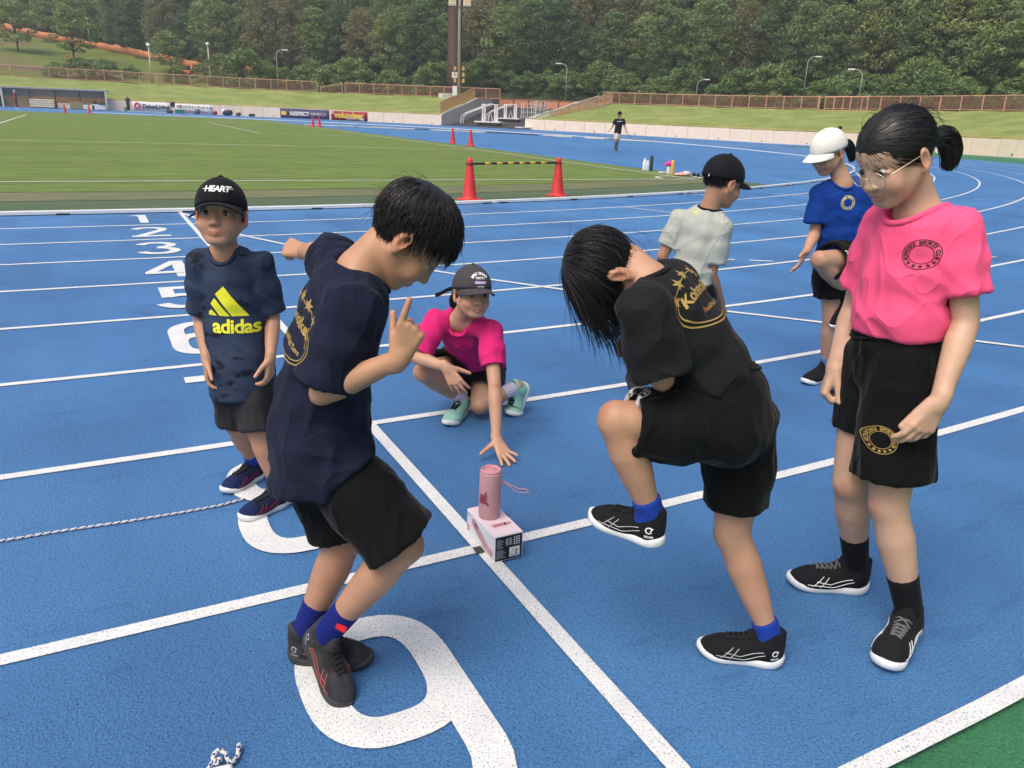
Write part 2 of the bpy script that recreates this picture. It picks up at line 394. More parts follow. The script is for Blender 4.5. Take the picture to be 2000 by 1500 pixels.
def node_mat(name, build):
    m = bpy.data.materials.new(name); m.use_nodes = True; nt = m.node_tree; N = nt.nodes; L = nt.links; b = N['Principled BSDF']; tc = N.new('ShaderNodeTexCoord')
    def noise(scale, detail=3, vec=None, st=None, rough=.5):
        v = vec or tc.outputs['Object']
        if st: mp = N.new('ShaderNodeMapping'); mp.inputs['Scale'].default_value = st; L.new(v, mp.inputs[0]); v = mp.outputs[0]
        n = N.new('ShaderNodeTexNoise'); n.inputs['Scale'].default_value = scale; n.inputs['Detail'].default_value = detail; n.inputs['Roughness'].default_value = rough; L.new(v, n.inputs['Vector']); return n.outputs[0]
    def ramp(src, stops):
        r = N.new('ShaderNodeValToRGB'); e = r.color_ramp.elements
        while len(e) < len(stops): e.new(.5)
        for q, (p_, c_) in zip(e, stops): q.position = p_; q.color = (*c_, 1) if len(c_) == 3 else c_
        L.new(src, r.inputs[0]); return r.outputs[0]
    def mix(f, a, b_, mode='MIX'):
        x = N.new('ShaderNodeMix'); x.data_type = 'RGBA'; x.blend_type = mode
        for i, q in ((0, f), (6, a), (7, b_)):
            if isinstance(q, (int, float)): x.inputs[i].default_value = q
            elif isinstance(q, tuple): x.inputs[i].default_value = (*q, 1)
            else: L.new(q, x.inputs[i])
        return x.outputs[2]
    def math_(op, a, b_=0.):
        x = N.new('ShaderNodeMath'); x.operation = op
        for i, q in ((0, a), (1, b_)):
            if isinstance(q, (int, float)): x.inputs[i].default_value = q
            else: L.new(q, x.inputs[i])
        return x.outputs[0]
    def bump(h, s, d=.01): x = N.new('ShaderNodeBump'); x.inputs['Strength'].default_value = s; x.inputs['Distance'].default_value = d; L.new(h, x.inputs['Height']); L.new(x.outputs[0], b.inputs['Normal'])
    build(dict(N=N, L=L, b=b, tc=tc, noise=noise, ramp=ramp, mix=mix, math=math_, bump=bump)); return m
def _rubber(c1, c2, c3):
    def f(k):
        g = k['noise'](150, 4, rough=.7); gr = k['ramp'](g, [(.33, c3), (.45, c1), (.68, c2)])
        big = k['noise'](.9, 5); bigc = k['ramp'](big, [(.30, (.80, .80, .82)), (.55, (1, 1, 1)), (.75, (1.12, 1.1, 1.06))])
        st = k['noise'](1.6, 4, st=(1, .12, 1)); stc = k['ramp'](st, [(.35, (.88, .89, .91)), (.6, (1.07, 1.07, 1.06))])
        far = k['noise'](.12, 4); farc = k['ramp'](far, [(.35, (.88, .92, .97)), (.62, (1.08, 1.05, 1.0))])
        damp = k['noise'](5.5, 5); dc = k['ramp'](damp, [(.24, (.66, .70, .78)), (.28, (1, 1, 1))])
        sc_ = k['ramp'](k['noise'](2.2, 7, st=(1, 3.5, 1), rough=.65), [(.36, (.80, .83, .87)), (.42, (1, 1, 1)), (.66, (1, 1, 1)), (.74, (1.10, 1.08, 1.05))]); gr = k['mix'](1., gr, sc_, 'MULTIPLY')
        c = k['mix'](1., k['mix'](1., k['mix'](1., k['mix'](1., gr, bigc, 'MULTIPLY'), stc, 'MULTIPLY'), farc, 'MULTIPLY'), dc, 'MULTIPLY')
        k['L'].new(c, k['b'].inputs['Base Color']); k['b'].inputs['Roughness'].default_value = .52; k['b'].inputs['Specular IOR Level'].default_value = .5
        k['bump'](k['math']('ADD', g, k['math']('MULTIPLY', k['noise'](60, 2), .6)), .9, .011)
    return f
M_TRACK = node_mat('blue running track rubber', _rubber((.052, .185, .435), (.095, .280, .57), (.012, .055, .165)))
M_APRON = node_mat('green rubber apron', _rubber((.035, .19, .085), (.065, .27, .13), (.012, .075, .035)))
def _paint(k):
    g = k['noise'](190, 3, rough=.7); s = k['ramp'](g, [(.345, (.12, .15, .19)), (.42, (.66, .68, .68)), (.6, (.74, .75, .74))]); w = k['noise'](9, 4)
    c = k['mix'](1., s, k['ramp'](w, [(.3, (.90, .90, .90)), (.6, (1, 1, 1))]), 'MULTIPLY'); k['L'].new(c, k['b'].inputs['Base Color']); k['b'].inputs['Roughness'].default_value = .6
    k['bump'](g, .5, .004)
M_PAINT = node_mat('worn white line paint', _paint)
def _grass(k):
    st = k['noise'](3, 5, st=(.35, 2.2, 1)); c = k['ramp'](st, [(.30, (.105, .165, .044)), (.5, (.145, .215, .060)), (.7, (.195, .255, .085))])
    fine = k['noise'](60, 3, st=(.4, 1.2, 1)); fc = k['ramp'](fine, [(.3, (.72, .72, .70)), (.6, (1.15, 1.12, 1.1))])
    dry = k['math']('MULTIPLY', k['noise'](.55, 5, st=(.5, 1.6, 1)), 1.); dm = k['ramp'](dry, [(.55, (0, 0, 0)), (.70, (1, 1, 1))])
    dry2 = k['noise'](9, 4, st=(.5, 2, 1)); dm2 = k['mix'](1., dm, k['ramp'](dry2, [(.45, (0, 0, 0)), (.62, (1, 1, 1))]), 'MULTIPLY')
    mow = k['N'].new('ShaderNodeTexWave'); mow.wave_type = 'BANDS'; mow.bands_direction = 'Y'; mow.inputs['Scale'].default_value = .085; mow.inputs['Distortion'].default_value = 1.2; mow.inputs['Detail'].default_value = 2; k['L'].new(k['tc'].outputs['Object'], mow.inputs[0])
    mc = k['ramp'](mow.outputs[1], [(.35, (.97, .98, .96)), (.65, (1.02, 1.02, 1.02))])
    c = k['mix'](1., k['mix'](1., c, fc, 'MULTIPLY'), mc, 'MULTIPLY'); c = k['mix'](k['math']('MULTIPLY', dm2, .75), c, (.20, .155, .065))
    k['L'].new(c, k['b'].inputs['Base Color']); k['b'].inputs['Roughness'].default_value = .9; k['b'].inputs['Specular IOR Level'].default_value = .15; k['bump'](fine, .8, .03)
M_GRASS = node_mat('mown pitch grass', _grass)
def _carpet(k):
    st = k['noise'](2.2, 4, st=(.25, 2.5, 1)); c = k['ramp'](st, [(.3, (.055, .095, .050)), (.65, (.085, .130, .062))]); f = k['noise'](120, 2); c = k['mix'](1., c, k['ramp'](f, [(.3, (.75, .75, .75)), (.6, (1.1, 1.1, 1.1))]), 'MULTIPLY')
    k['L'].new(c, k['b'].inputs['Base Color']); k['b'].inputs['Roughness'].default_value = .9; k['bump'](f, .5, .01)
M_CARPET = node_mat('green carpet strip', _carpet)
M_THIN = node_mat('thin yellowed grass', lambda k: (k['L'].new(k['mix'](1., k['ramp'](k['noise'](2.5, 5, st=(.3, 2, 1)), [(.32, (.10, .12, .04)), (.5, (.155, .165, .062)), (.7, (.20, .19, .08))]), k['ramp'](k['noise'](70, 3), [(.3, (.75, .75, .72)), (.6, (1.1, 1.1, 1.1))]), 'MULTIPLY'), k['b'].inputs['Base Color']), k['bump'](k['noise'](80, 2), .6, .02)))
M_BANK = node_mat('rough bank grass', lambda k: (k['L'].new(k['mix'](1., k['ramp'](k['noise'](.35, 6), [(.3, (.175, .225, .065)), (.5, (.225, .28, .085)), (.68, (.30, .325, .12))]), k['ramp'](k['noise'](6, 5), [(.3, (.75, .78, .72)), (.6, (1.12, 1.1, 1.1))]), 'MULTIPLY'), k['b'].inputs['Base Color']), k['bump'](k['noise'](5, 4), 1., .15), k['b'].inputs['Roughness'].__setattr__('default_value', .95), k['b'].inputs['Specular IOR Level'].__setattr__('default_value', .1)))
# base ground reaching to the horizon
_gx = np.array(sorted(set(list(np.linspace(-700, -160, 5))+list(np.linspace(-160, 70, 47))+list(np.linspace(70, 700, 6))))); _gy = np.array(sorted(set(list(np.linspace(-600, -40, 5))+list(np.linspace(-40, 104, 37))+list(np.linspace(104, 900, 7)))))
V = [(x, y, float(zt(min(x, 70), min(y, 104)))-.014) for x in _gx for y in _gy]; n_ = len(_gy)
F = [(i*n_+j, (i+1)*n_+j, (i+1)*n_+j+1, i*n_+j+1) for i in range(len(_gx)-1) for j in range(n_-1)]
tag(obj('ground', V, F, M_APRON, None, True), kind='structure')
track = sheet('running_track', A_ALL, [0, 12, 24, 30, 34, 36.5, 40, 44, RK+9*1.22+.02], 0.0, M_TRACK); tag(track, kind='structure')
sheet('outer_lane_surface', [a for a in A_ALL if a >= 0], [RK+9*1.22+.03, 52, 56.2], .001, M_TRACK, track)
# infield
def infield_edge(x): return CY-math.sqrt((RK-.3)**2-max(x, 0)**2) if x > 0 else CY-(RK-.3)
xs = list(np.linspace(-120, -10, 23))+list(np.linspace(-8, 14, 45)); V = []; F = []; nr = 46
for x in xs:
    y0 = infield_edge(x)+2.6; y1 = CY+30.8 if x < 0 else CY+math.sqrt(33.2**2-x*x)
    y1 = min(y1, CY+32)
    for j in range(nr):
        t = (j/(nr-1))**1.5; y = y0+(y1-y0)*t; V.append((x, y, float(zt(x, y))+.022))
F = [(i*nr+j, (i+1)*nr+j, (i+1)*nr+j+1, i*nr+j+1) for i in range(len(xs)-1) for j in range(nr-1)]
pitch = tag(obj('grass_pitch', V, F, M_GRASS, None, True), kind='structure')
def strip(name, d0, d1, z, m, x1=14.0):
    V = []; F = []
    for x in xs:
        e = infield_edge(min(x, x1))
        V += [(x, e+d0, float(zt(x, e+d0))+z), (x, e+d1, float(zt(x, e+d1))+z)]
    F = [(2*i, 2*i+2, 2*i+3, 2*i+1) for i in range(len(xs)-1)]; return tag(obj(name, V, F, m, None, True), kind='structure')
strip('carpet_strip', .12, 1.35, .012, M_CARPET); strip('worn_verge', 1.30, 2.65, .017, M_THIN)
# painted pitch lines
M_CHALK = mat('chalk line', (.50, .53, .46), .9, .1, var=.25, vscale=25)
def gline(name, pts, w, z, m, parent, n=24):
    P = []
    for (x0, y0), (x1, y1) in zip(pts[:-1], pts[1:]):
        for i in range(n): t = i/n; P.append((x0+(x1-x0)*t, y0+(y1-y0)*t))
    P.append(pts[-1]); v, f = ribbon2d(P, w); return obj(name, [(q[0], q[1], float(zt(*q))+z) for q in v], f, m, parent)
GX, TY = 12.9, 14.45
gline('touch_line', [(-110, TY), (GX+.06, TY)], .11, .030, M_CHALK, pitch, 80); gline('goal_line', [(GX, TY-.06), (GX, CY+31)], .11, .0305, M_CHALK, pitch, 50)
gline('penalty_line', [(GX-.06, 28.0), (-4.6, 27.4), (-4.6, 64.5), (GX-.06, 64.5)], .11, .030, M_CHALK, pitch, 24); gline('goal_area_line', [(GX-.06, 40.0), (6.6, 40.0), (6.6, 59.2), (GX-.06, 59.2)], .11, .030, M_CHALK, pitch, 20)
gline('corner_arc', [(GX-math.cos(t)*1.0, TY+math.sin(t)*1.0) for t in np.linspace(0.06, math.pi/2-.06, 10)], .10, .031, M_CHALK, pitch, 2); gline('centre_spot', [(2.0, 50.0), (2.35, 50.0)], .3, .030, M_CHALK, pitch, 2)
# lane lines, finish, starts
LA = list(np.arange(-90-58, -90, 2))+list(np.arange(-90, 96, 1.0))
for k in range(1, 10):
    R = RK+1.22*k; V = []
    for a in LA:
        for dr in (-.025, .025): x, y = path(a, R+dr); V.append((x, y, float(zt(x, y))+.004))
    obj('lane_line', V, [(2*i, 2*i+1, 2*i+3, 2*i+2) for i in range(len(LA)-1)], M_PAINT, track)
gline('finish_line', [(0, 9.76), (0, -1.245)], .05, .0065, M_PAINT, track, 30)
gline('curved_start_line', [(.02, 9.65), (.42, 7.44), (1.1, 5.72), (1.94, 4.28), (2.4, 3.59), (3.25, 2.40), (3.71, 1.85), (4.48, .87), (5.4, -.2)], .05, .0065, M_PAINT, track, 6)
for p0, p1 in (((6.98, 9.14), (7.33, 8.05)), ((9.75, 11.5), (10.45, 10.55)), ((12.2, 10.9), (13.1, 8.6)), ((13.1, 8.6), (13.6, 7.4))): gline('stagger_line', [p0, p1], .05, .0065, M_PAINT, track, 4)
for q in ((4.45, 4.62), (4.80, 4.42), (5.15, 4.22), (7.6, 4.0), (7.85, 3.8), (8.1, 3.62), (16.2, 9.0), (16.9, 8.7), (17.6, 8.4)): gline('dash_mark', [q, (q[0]+.22, q[1]-.12)], .05, .0065, M_PAINT, track, 2)
gline('red_mark', [(2.66, 7.62), (2.95, 7.12)], .025, .0065, mat('red paint', (.4, .05, .05), .8), track, 2)
# lane numerals, 0.4 x 0.8 m, drawn with a broad brush
def arc(cx, cy, rx, ry, a0, a1, n=14): return [(cx+rx*math.cos(math.radians(a0+(a1-a0)*i/n)), cy+ry*math.sin(math.radians(a0+(a1-a0)*i/n))) for i in range(n+1)]
SW = .098
def oval(cx, cy, rx, ry): return [(cx+rx*math.copysign(abs(math.cos(t))**.72, math.cos(t)), cy+ry*math.copysign(abs(math.sin(t))**.72, math.sin(t))) for t in np.linspace(0, 2*math.pi, 41)[:-1]]
DIG = {1: [ribbon2d([(.20, .75), (.20, .0)], SW), poly2d([(.02, .70), (.15, .80), (.25, .80), (.25, .70)])],
 2: [ribbon2d(arc(.20, .60, .15, .15, 170, -10, 12)+[(.33, .50), (.06, .05)], SW), poly2d([(.0, 0), (.40, 0), (.40, .10), (.0, .10)])],
 3: [ribbon2d(arc(.19, .595, .15, .155, 165, -85, 14), SW), ribbon2d(arc(.19, .225, .16, .175, 90, -165, 14), SW)],
 4: [poly2d([(.24, 0), (.345, 0), (.345, .8), (.24, .8)]), ribbon2d([(.27, .76), (.04, .25)], SW*.9), poly2d([(0, .17), (.40, .17), (.40, .27), (0, .27)])],
 5: [poly2d([(.05, .70), (.37, .70), (.37, .80), (.05, .80)]), poly2d([(.05, .40), (.15, .40), (.15, .70), (.05, .70)]), ribbon2d(arc(.19, .26, .16, .21, 130, -160, 16), SW)],
 6: [ribbon2d(oval(.20, .25, .151, .20), SW, True), ribbon2d([(.05, .25), (.05, .52)]+arc(.20, .56, .15, .19, 180, 35, 10), SW)],
 7: [poly2d([(.0, .70), (.40, .70), (.40, .80), (.0, .80)]), ribbon2d([(.345, .74), (.17, 0)], SW)],
 8: [ribbon2d(oval(.20, .60, .135, .15), SW, True), ribbon2d(oval(.20, .225, .15, .175), SW, True)],
 9: [ribbon2d(oval(.20, .55, .151, .20), SW, True), ribbon2d([(.35, .55), (.35, .27)]+arc(.20, .23, .15, .18, 0, -145, 10), SW)]}
for k, parts in DIG.items():
    y0 = 9.76-1.22*k+.21; V = []; F = []
    for i, (v, f) in enumerate(parts):
        n = len(V); V += [(-.70+q[0], y0+q[1], .0045+.0012*i+float(zt(-.5, y0))) for q in v]; F += [tuple(j+n for j in g) for g in f]
    obj('lane_number', V, F, M_PAINT, track)
# kerb: white rail in 5 m lengths; black blocks colour in the bolts and shadows beneath
M_ALU = mat('white kerb rail', (.72, .74, .75), .35, .5, var=.05, vscale=6); M_FOOT = mat('kerb bolt and shadow', (.02, .02, .022), .6)
kerb = tag(empty('track_kerb'), kind='structure')
seg = [(-90-5*(i+1)+.02+.35, -90-5*i-.02+.35) for i in range(10)]+[(-90+7.85*i+.03+(.35 if i == 0 else 0), -90+7.85*(i+1)-.03) for i in range(23)]
for a0, a1 in seg:
    As = np.linspace(a0, a1, 9); prof = [(RK-.002, .012), (RK-.002, .050), (RK-.012, .056), (RK-.075, .056), (RK-.085, .050), (RK-.085, .012)]; V = []; F = []
    for a in As:
        for r_, z_ in prof: x, y = path(a, r_); V.append((x, y, float(zt(x, y))+z_))
    n = len(prof)
    for i in range(8):
        for j in range(n): F.append((i*n+j, i*n+(j+1) % n, (i+1)*n+(j+1) % n, (i+1)*n+j))
    F += [tuple(range(n)), tuple(range(9*n-1, 8*n-1, -1))]; k_ = obj('kerb_rail', V, F, M_ALU, kerb)
    if a1 < -30:
        for t in (.03, .35, .65, .97):
            a = a0+(a1-a0)*t; x, y = path(a, RK-.04); ang = math.radians(a) if -90 <= a <= 90 else -math.pi/2
            MB().box((x, y, .012+float(zt(x, y))), (.11, .16, .020), np.array([[math.cos(ang), math.sin(ang), 0], [-math.sin(ang), math.cos(ang), 0], [0, 0, 1]])).build('kerb_foot', M_FOOT, k_)
# ---------------------------------------------------------------- stadium edge: wall, bank, fences, ramp
RW, RF, HB = 56., 72., 3.4
def zg(a, R): x, y = path(a, R); return float(zt(min(x, 70), min(y, 104)))
def hbank(a, R):
    t = min(max((R-RW-.3)/(RF-RW-.8), 0), 1); return 1.12+(HB-1.12)*(t+.035*math.sin(t*6.28))
def forest_edge(a): return float(np.interp(a, (-40, 40, 62, 70, 80, 89, 104, 130), (87, 86, 87, 92, 101, 127, 152, 175)))
def hill(a, R):
    if R <= RF+9: return HB+.03*(R-RF)
    m = .15*(R-RF-9); f = forest_edge(a); w = float(np.interp(a, (60, 78), (0, 1)))
    right = .40*(R-RF-9) if R < 150 else .40*(150-RF-9)+.1*(R-150)
    left = m if R < f+6 else .15*(f+6-RF-9)+.42*(min(R, f+60)-f-6)
    return HB+.27+right*(1-w)+left*w
def on_hill(a, R): x, y = path(a, R); return np.array((x, y, zg(a, R)+hill(a, R)))
M_CONC = mat('cream wall panel', (.80, .655, .525), .85, .2, var=.05, vscale=2.0, bump=.2, bscale=30); M_CONG = mat('pale concrete', (.60, .58, .55), .85, .2, var=.12, vscale=3)
M_COPPER = mat('salmon painted steel', (.58, .30, .20), .55, .4, var=.12, vscale=3); M_BARS = mat('brown fence bars', (.30, .165, .115), .6, .4); M_OCHRE = mat('ochre rail', (.55, .33, .13), .5, .4); M_WHITE = mat('white paint', (.74, .74, .73), .45, .4, var=.05); M_ASPH = mat('asphalt', (.055, .054, .056), .9, .2, var=.2, vscale=6)
M_GREY = mat('grey roof slab', (.34, .33, .32), .8); M_DKGREY = mat('dark grey', (.05, .05, .052), .7)
def stadium_wall(a0, a1, label):
    o = empty('stadium_wall', (*path(a0, RW), zg(a0, RW))); tag(o, label, 'wall'); n = max(1, round(abs(a1-a0)*(RW*math.pi/180 if a1 <= 90 else 1)/2.45))
    for i in range(n):
        b0 = a0+(a1-a0)*i/n; b1 = a0+(a1-a0)*(i+1)/n; g = (b1-b0)*.006; V = []
        for a in (b0+g, b1-g):
            for R in (RW, RW+.25):
                x, y = path(a, R)
                for h in (-.3, 1.13): V.append((x, y, zg(a, R)+h))
        obj('wall_panel', V, [(0, 4, 5, 1), (2, 3, 7, 6), (1, 5, 7, 3), (0, 2, 6, 4), (0, 1, 3, 2), (4, 6, 7, 5)], M_CONC, o)
    As = np.linspace(a0, a1, n*2+1); m = MB(); m.tube([(*path(a, RW+.10), zg(a, RW)+1.26) for a in As], .028, 6)
    for a in As[::1]: m.tube([(*path(a, RW+.10), zg(a, RW)+1.13), (*path(a, RW+.10), zg(a, RW)+1.25)], .018, 5)
    m.build('rail', M_OCHRE, o)
    m = MB()
    for a in As[1::4]: x, y = path(a, RW-.012); m.box((x, y, zg(a, RW)+.16), (.10, .10, .10))
    m.build('drain_holes', M_DKGREY, o); return o
stadium_wall(-42, 38.9, 'low cream concrete wall round the bend, right of the ramp'); stadium_wall(49.5, 88.6, 'low cream concrete wall behind the banners, left of the ramp'); stadium_wall(100.6, 150, 'low cream concrete wall beyond the dugout at the far left')
def bank(As): return sheet('grass_bank', As, list(np.linspace(RW+.22, RF+1.2, 12)), 0, M_BANK, None, True, lambda a, R, x, y: zg(a, R)+hbank(a, R)+.05*math.sin(a*1.7+R))
tag(bank(list(np.linspace(-60, 38.2, 60))), kind='structure'); tag(bank(list(np.linspace(50, 90, 30))+list(np.linspace(92, 200, 30))), kind='structure')
hl = sheet('hillside', list(np.linspace(-75, 38.3, 56))+[50.0]+list(np.linspace(52, 90, 20))+list(np.linspace(92, 260, 40)), [RF+.9, 76, 81, 86, 92, 98, 105, 112, 120, 130, 140, 152, 165, 180, 200, 240, 300, 420], 0, M_BANK, None, True, lambda a, R, x, y: zg(a, R)+hill(a, R)+.12*math.sin(a*.9+R*.5)-.02)
M_FLOOR = node_mat('hill soil and grass', lambda k: (k['L'].new(k['ramp'](k['noise'](.09, 6), [(.32, (.09, .13, .028)), (.50, (.15, .19, .04)), (.60, (.16, .14, .07)), (.72, (.13, .095, .055))]), k['b'].inputs['Base Color']), k['bump'](k['noise'](2, 4), 1., .2), k['b'].inputs['Specular IOR Level'].__setattr__('default_value', .1)))
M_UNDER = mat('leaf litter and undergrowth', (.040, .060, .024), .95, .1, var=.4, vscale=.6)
_bm = bmesh.new(); _bm.from_mesh(hl.data); bmesh.ops.delete(_bm, geom=[f for f in _bm.faces if f.calc_center_median().x > 0 and 38.4 < math.degrees(math.atan2(f.calc_center_median().y-CY, f.calc_center_median().x)) < 49.9 and math.hypot(f.calc_center_median().x, f.calc_center_median().y-CY) < 80], context='FACES'); _bm.to_mesh(hl.data); _bm.free()
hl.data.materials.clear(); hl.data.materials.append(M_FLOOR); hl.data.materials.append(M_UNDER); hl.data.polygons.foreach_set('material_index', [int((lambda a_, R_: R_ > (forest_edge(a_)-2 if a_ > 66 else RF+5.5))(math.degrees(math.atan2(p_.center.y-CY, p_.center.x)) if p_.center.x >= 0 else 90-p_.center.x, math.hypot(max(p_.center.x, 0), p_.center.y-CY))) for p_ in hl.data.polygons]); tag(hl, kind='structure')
# upper fence
def fence(pts, label, H=1.35, post=2.05, colour=M_COPPER, bars=True, name='railing_fence', gap=.12, close=True):
    pts = np.array(pts); L = np.concatenate([[0], np.cumsum(np.linalg.norm(np.diff(pts[:, :2], axis=0), axis=1))]); at = lambda s: np.array([np.interp(s, L, pts[:, j]) for j in range(3)])
    o = empty(name, tuple(pts[0])); tag(o, label, 'fence'); n = max(1, round(L[-1]/post))
    for i in range(n+1):
        q = at(L[-1]*i/n); MB().box(q+np.array((0, 0, H/2)), (.085, .085, H)).build('post', colour, o)
    fine = [at(s) for s in np.linspace(0, L[-1], n*3+1)]
    MB().tube([q+np.array((0, 0, H)) for q in fine], .045, 6).build('top_rail', colour, o); MB().tube([q+np.array((0, 0, gap)) for q in fine], .032, 6).build('bottom_rail', colour, o)
    if bars:
        m = MB()
        for s in np.arange(.06, L[-1], .125): q = at(s); m.box(q+np.array((0, 0, H/2+.05)), (.035, .035, H-.12))
        b = m.build('bars', M_BARS if bars == 1 else colour, o); tag(b, kind='stuff')
    return o
FP = lambda a, R=RF, dz=0: (*path(a, R), zg(a, R)+HB+dz)
fence([FP(a) for a in np.linspace(-35, 13.1, 40)], 'salmon railing fence along the bank top at the far right'); fence([FP(a, RF, 0) for a in np.linspace(13.6, 35.6, 20)], 'salmon railing fence on the bank top between the stairs and the right-hand gate')
fence([FP(a) for a in np.linspace(47.1, 64.3, 16)], 'salmon railing fence on the bank top behind the brown tower'); fence([FP(a) for a in np.linspace(67.3, 90, 20)]+[FP(a) for a in np.linspace(92, 150, 24)], 'long salmon railing fence on the bank top at the left')
fence([FP(64.6), FP(65.9, RF+.2, -.25), FP(67.0, RF+.4, -.5)], 'short low salmon railing beside the gap in the left fence', H=1.2)
fence([FP(8.5, RF-1.6, -.25), FP(10.8, RF-1.7, -.25), FP(13.0, RF-1.6, -.3)], 'salmon stair railing standing in front of the right-hand fence', H=1.5, bars=0)
# ramp through the bank
RA = list(np.linspace(38.9, 49.5, 10)); ramp = sheet('asphalt_ramp', RA, list(np.linspace(RW-1.2, 80.8, 16)), 0, M_ASPH, None, True, lambda a, R, x, y: zg(a, R)+.03+3.4*float(sstep(RW+1, 92, R))); tag(ramp, kind='structure')
def ramp_wall(a, R0, R1, label, top):
    V = []; F = []; n = 10; Rs = np.linspace(R0, R1, n)
    for i, R in enumerate(Rs):
        for da in (-.12, .12):
            x, y = path(a+da, R); z = zg(a, R); V += [(x, y, z-.3), (x, y, z+top(R))]
    for i in range(n-1): b = i*4; F += [(b, b+4, b+5, b+1), (b+2, b+3, b+7, b+6), (b+1, b+5, b+7, b+3)]
    F += [(0, 1, 3, 2), (b+4, b+6, b+7, b+5)]; return tag(obj('ramp_side_wall', V, F, M_CONG, None, False), label, 'wall')
ramp_wall(49.7, RW+.3, RF+8, 'grey concrete wall along the left side of the asphalt ramp', lambda R: hbank(49.7, R)+.05 if R < RF else HB+.1); ramp_wall(38.5, RW+.3, RF+8, 'grey concrete wall along the right side of the asphalt ramp', lambda R: hbank(38.5, R)+.05 if R < RF else HB+.1)
fence([(*path(49.9, R), zg(49.9, R)+hbank(49.9, R)+.08) for R in np.linspace(RW+.6, RF, 8)], 'ochre and salmon railing climbing beside the left of the ramp', H=1.25, bars=2, colour=M_OCHRE)
fence([(*path(a, 79.5), zg(a, 79.5)+2.35) for a in np.linspace(39, 50, 6)], 'low orange fence of solid panels closing the end of the ramp', H=1.3, bars=0, colour=mat('orange fence paint', (.50, .17, .09), .6))
for i in range(6): a = 39.9+i*1.62; x, y = path(a, 79.3); t = math.radians(a); MB().box((x, y, zg(a, 79)+3.05), (.06, 2.05, .95), np.array([[math.cos(t), math.sin(t), 0], [-math.sin(t), math.cos(t), 0], [0, 0, 1]])).build('panel', mat('orange panel', (.58, .235, .13), .7), bpy.data.objects['railing_fence.007'])
# stairs beside the ramp
st = empty('side_stairs', (*path(38.6, RW), zg(38.6, RW))); tag(st, 'stairs with white handrails climbing the bank right of the ramp', 'stairs')
S0, S1 = np.array((*path(38.3, RW+.7), zg(38, RW)+.25)), np.array((*path(35.5, RF-.2), zg(35.5, RF)+HB))
sd = nrm((S1-S0)*np.array((1, 1, 0))); sn = np.array((sd[1], -sd[0], 0)); Lst = np.linalg.norm((S1-S0)[:2]); ns = 22
for i in range(ns):
    q = S0+sd*Lst*(i+.5)/ns; h = S0[2]+(S1[2]-S0[2])*(i+1)/ns; MB().box((q[0], q[1], h-.30), (Lst/ns+.002, 1.5, .60), np.array([sd, -sn, (0, 0, 1.)])).build('step', M_CONG, st)
for k, w in ((1.0, 'x'),): MB().tube([S0+sn*.95+np.array((0, 0, .05)), S1+sn*.95+np.array((0, 0, .1))], .16, 4).build('stringer', M_CONG, st)
for off in (-.8, 0, .8):
    for s0, s1 in ((0, .34), (.36, .66), (.68, 1.)):
        q0 = S0+(S1-S0)*s0+sn*off; q1 = S0+(S1-S0)*s1+sn*off; z = np.array((0, 0, 1.)); MB().tube([q0+z*.02-sd*.25, q0+z*.75-sd*.2, q0+z*.95, q1+z*.95, q1+z*.85+sd*.15, q1+z*.1+sd*.15], .035, 6).build('handrail', M_WHITE, st)
        MB().tube([(q0+q1)/2, (q0+q1)/2+z*.95], .028, 5).build('handrail_post', M_WHITE, st)
fence([S0+(S1-S0)*t+sn*1.25+np.array((0, 0, .1)) for t in np.linspace(.12, 1, 6)], 'salmon railing climbing the bank right of the side stairs', H=1.25, bars=2)
MB().box((*path(38.9, RW-.4), zg(38.9, RW)+.2), (1.4, 1.6, .12)).build('landing', M_WHITE, st)
# athletics carts parked on the ramp
def cart(a, R, s, label):
    x, y = path(a, R); z0 = zg(a, R)+.03+3.4*float(sstep(RW+1, 92, R)); o = empty('equipment_cart', (x, y, z0)); tag(o, label, 'cart', 'white carts on the ramp')
    t = math.radians(a); ex = np.array((-math.sin(t), math.cos(t), 0))*-1; ey = np.array((math.cos(t), math.sin(t), 0)); c = np.array((x, y, z0)); Z = np.array((0, 0, 1.)); R3 = np.array([ex, ey, Z])
    MB().box(c+Z*.42*s, (3.4*s, 1.5*s, .16*s), R3).build('deck', M_WHITE, o); MB().box(c+Z*.22*s, (2.8*s, 1.3*s, .14*s), R3).build('chassis', M_DKGREY, o)
    for sx in (-1.2, 1.2):
        for sy in (-.55, .55): MB().lathe([(.14*s, -.05), (.16*s, 0), (.14*s, .05)], c+ex*sx*s+ey*sy*s+Z*.16*s, 12, 0, np.array([Z, ex, ey])).build('wheel', M_DKGREY, o)
    for sx in (-.75, .85):
        for d in (-.14, .14): MB().box(c+ex*(sx+d)*s+Z*1.45*s, (.18*s, .22*s, 2.0*s), R3).build('upright', M_WHITE, o)
        MB().box(c+ex*sx*s+Z*2.42*s, (.55*s, .3*s, .12*s), R3).build('head', M_WHITE, o)
    MB().tube([c+ex*-.2*s+Z*.5*s, c+ex*.1*s+Z*1.6*s, c+ex*.4*s+Z*.5*s], .05*s, 5).build('brace', M_WHITE, o)
    for k in (-.5, .35):
        MB().tube([c+ex*-3.6*s+ey*k*s+Z*.15*s, c+ex*-3.5*s+ey*k*s+Z*.9*s, c+ex*-3.0*s+ey*k*s+Z*1.35*s, c+ex*-.8*s+ey*k*s+Z*2.15*s, c+ex*.4*s+ey*k*s+Z*2.5*s], .07*s, 6).build('hoop', M_WHITE, o)
cart(45.2, 61, 1.0, 'nearest white pole vault cart with two uprights on the ramp'); cart(44.6, 67, .85, 'second white cart half way up the ramp'); 
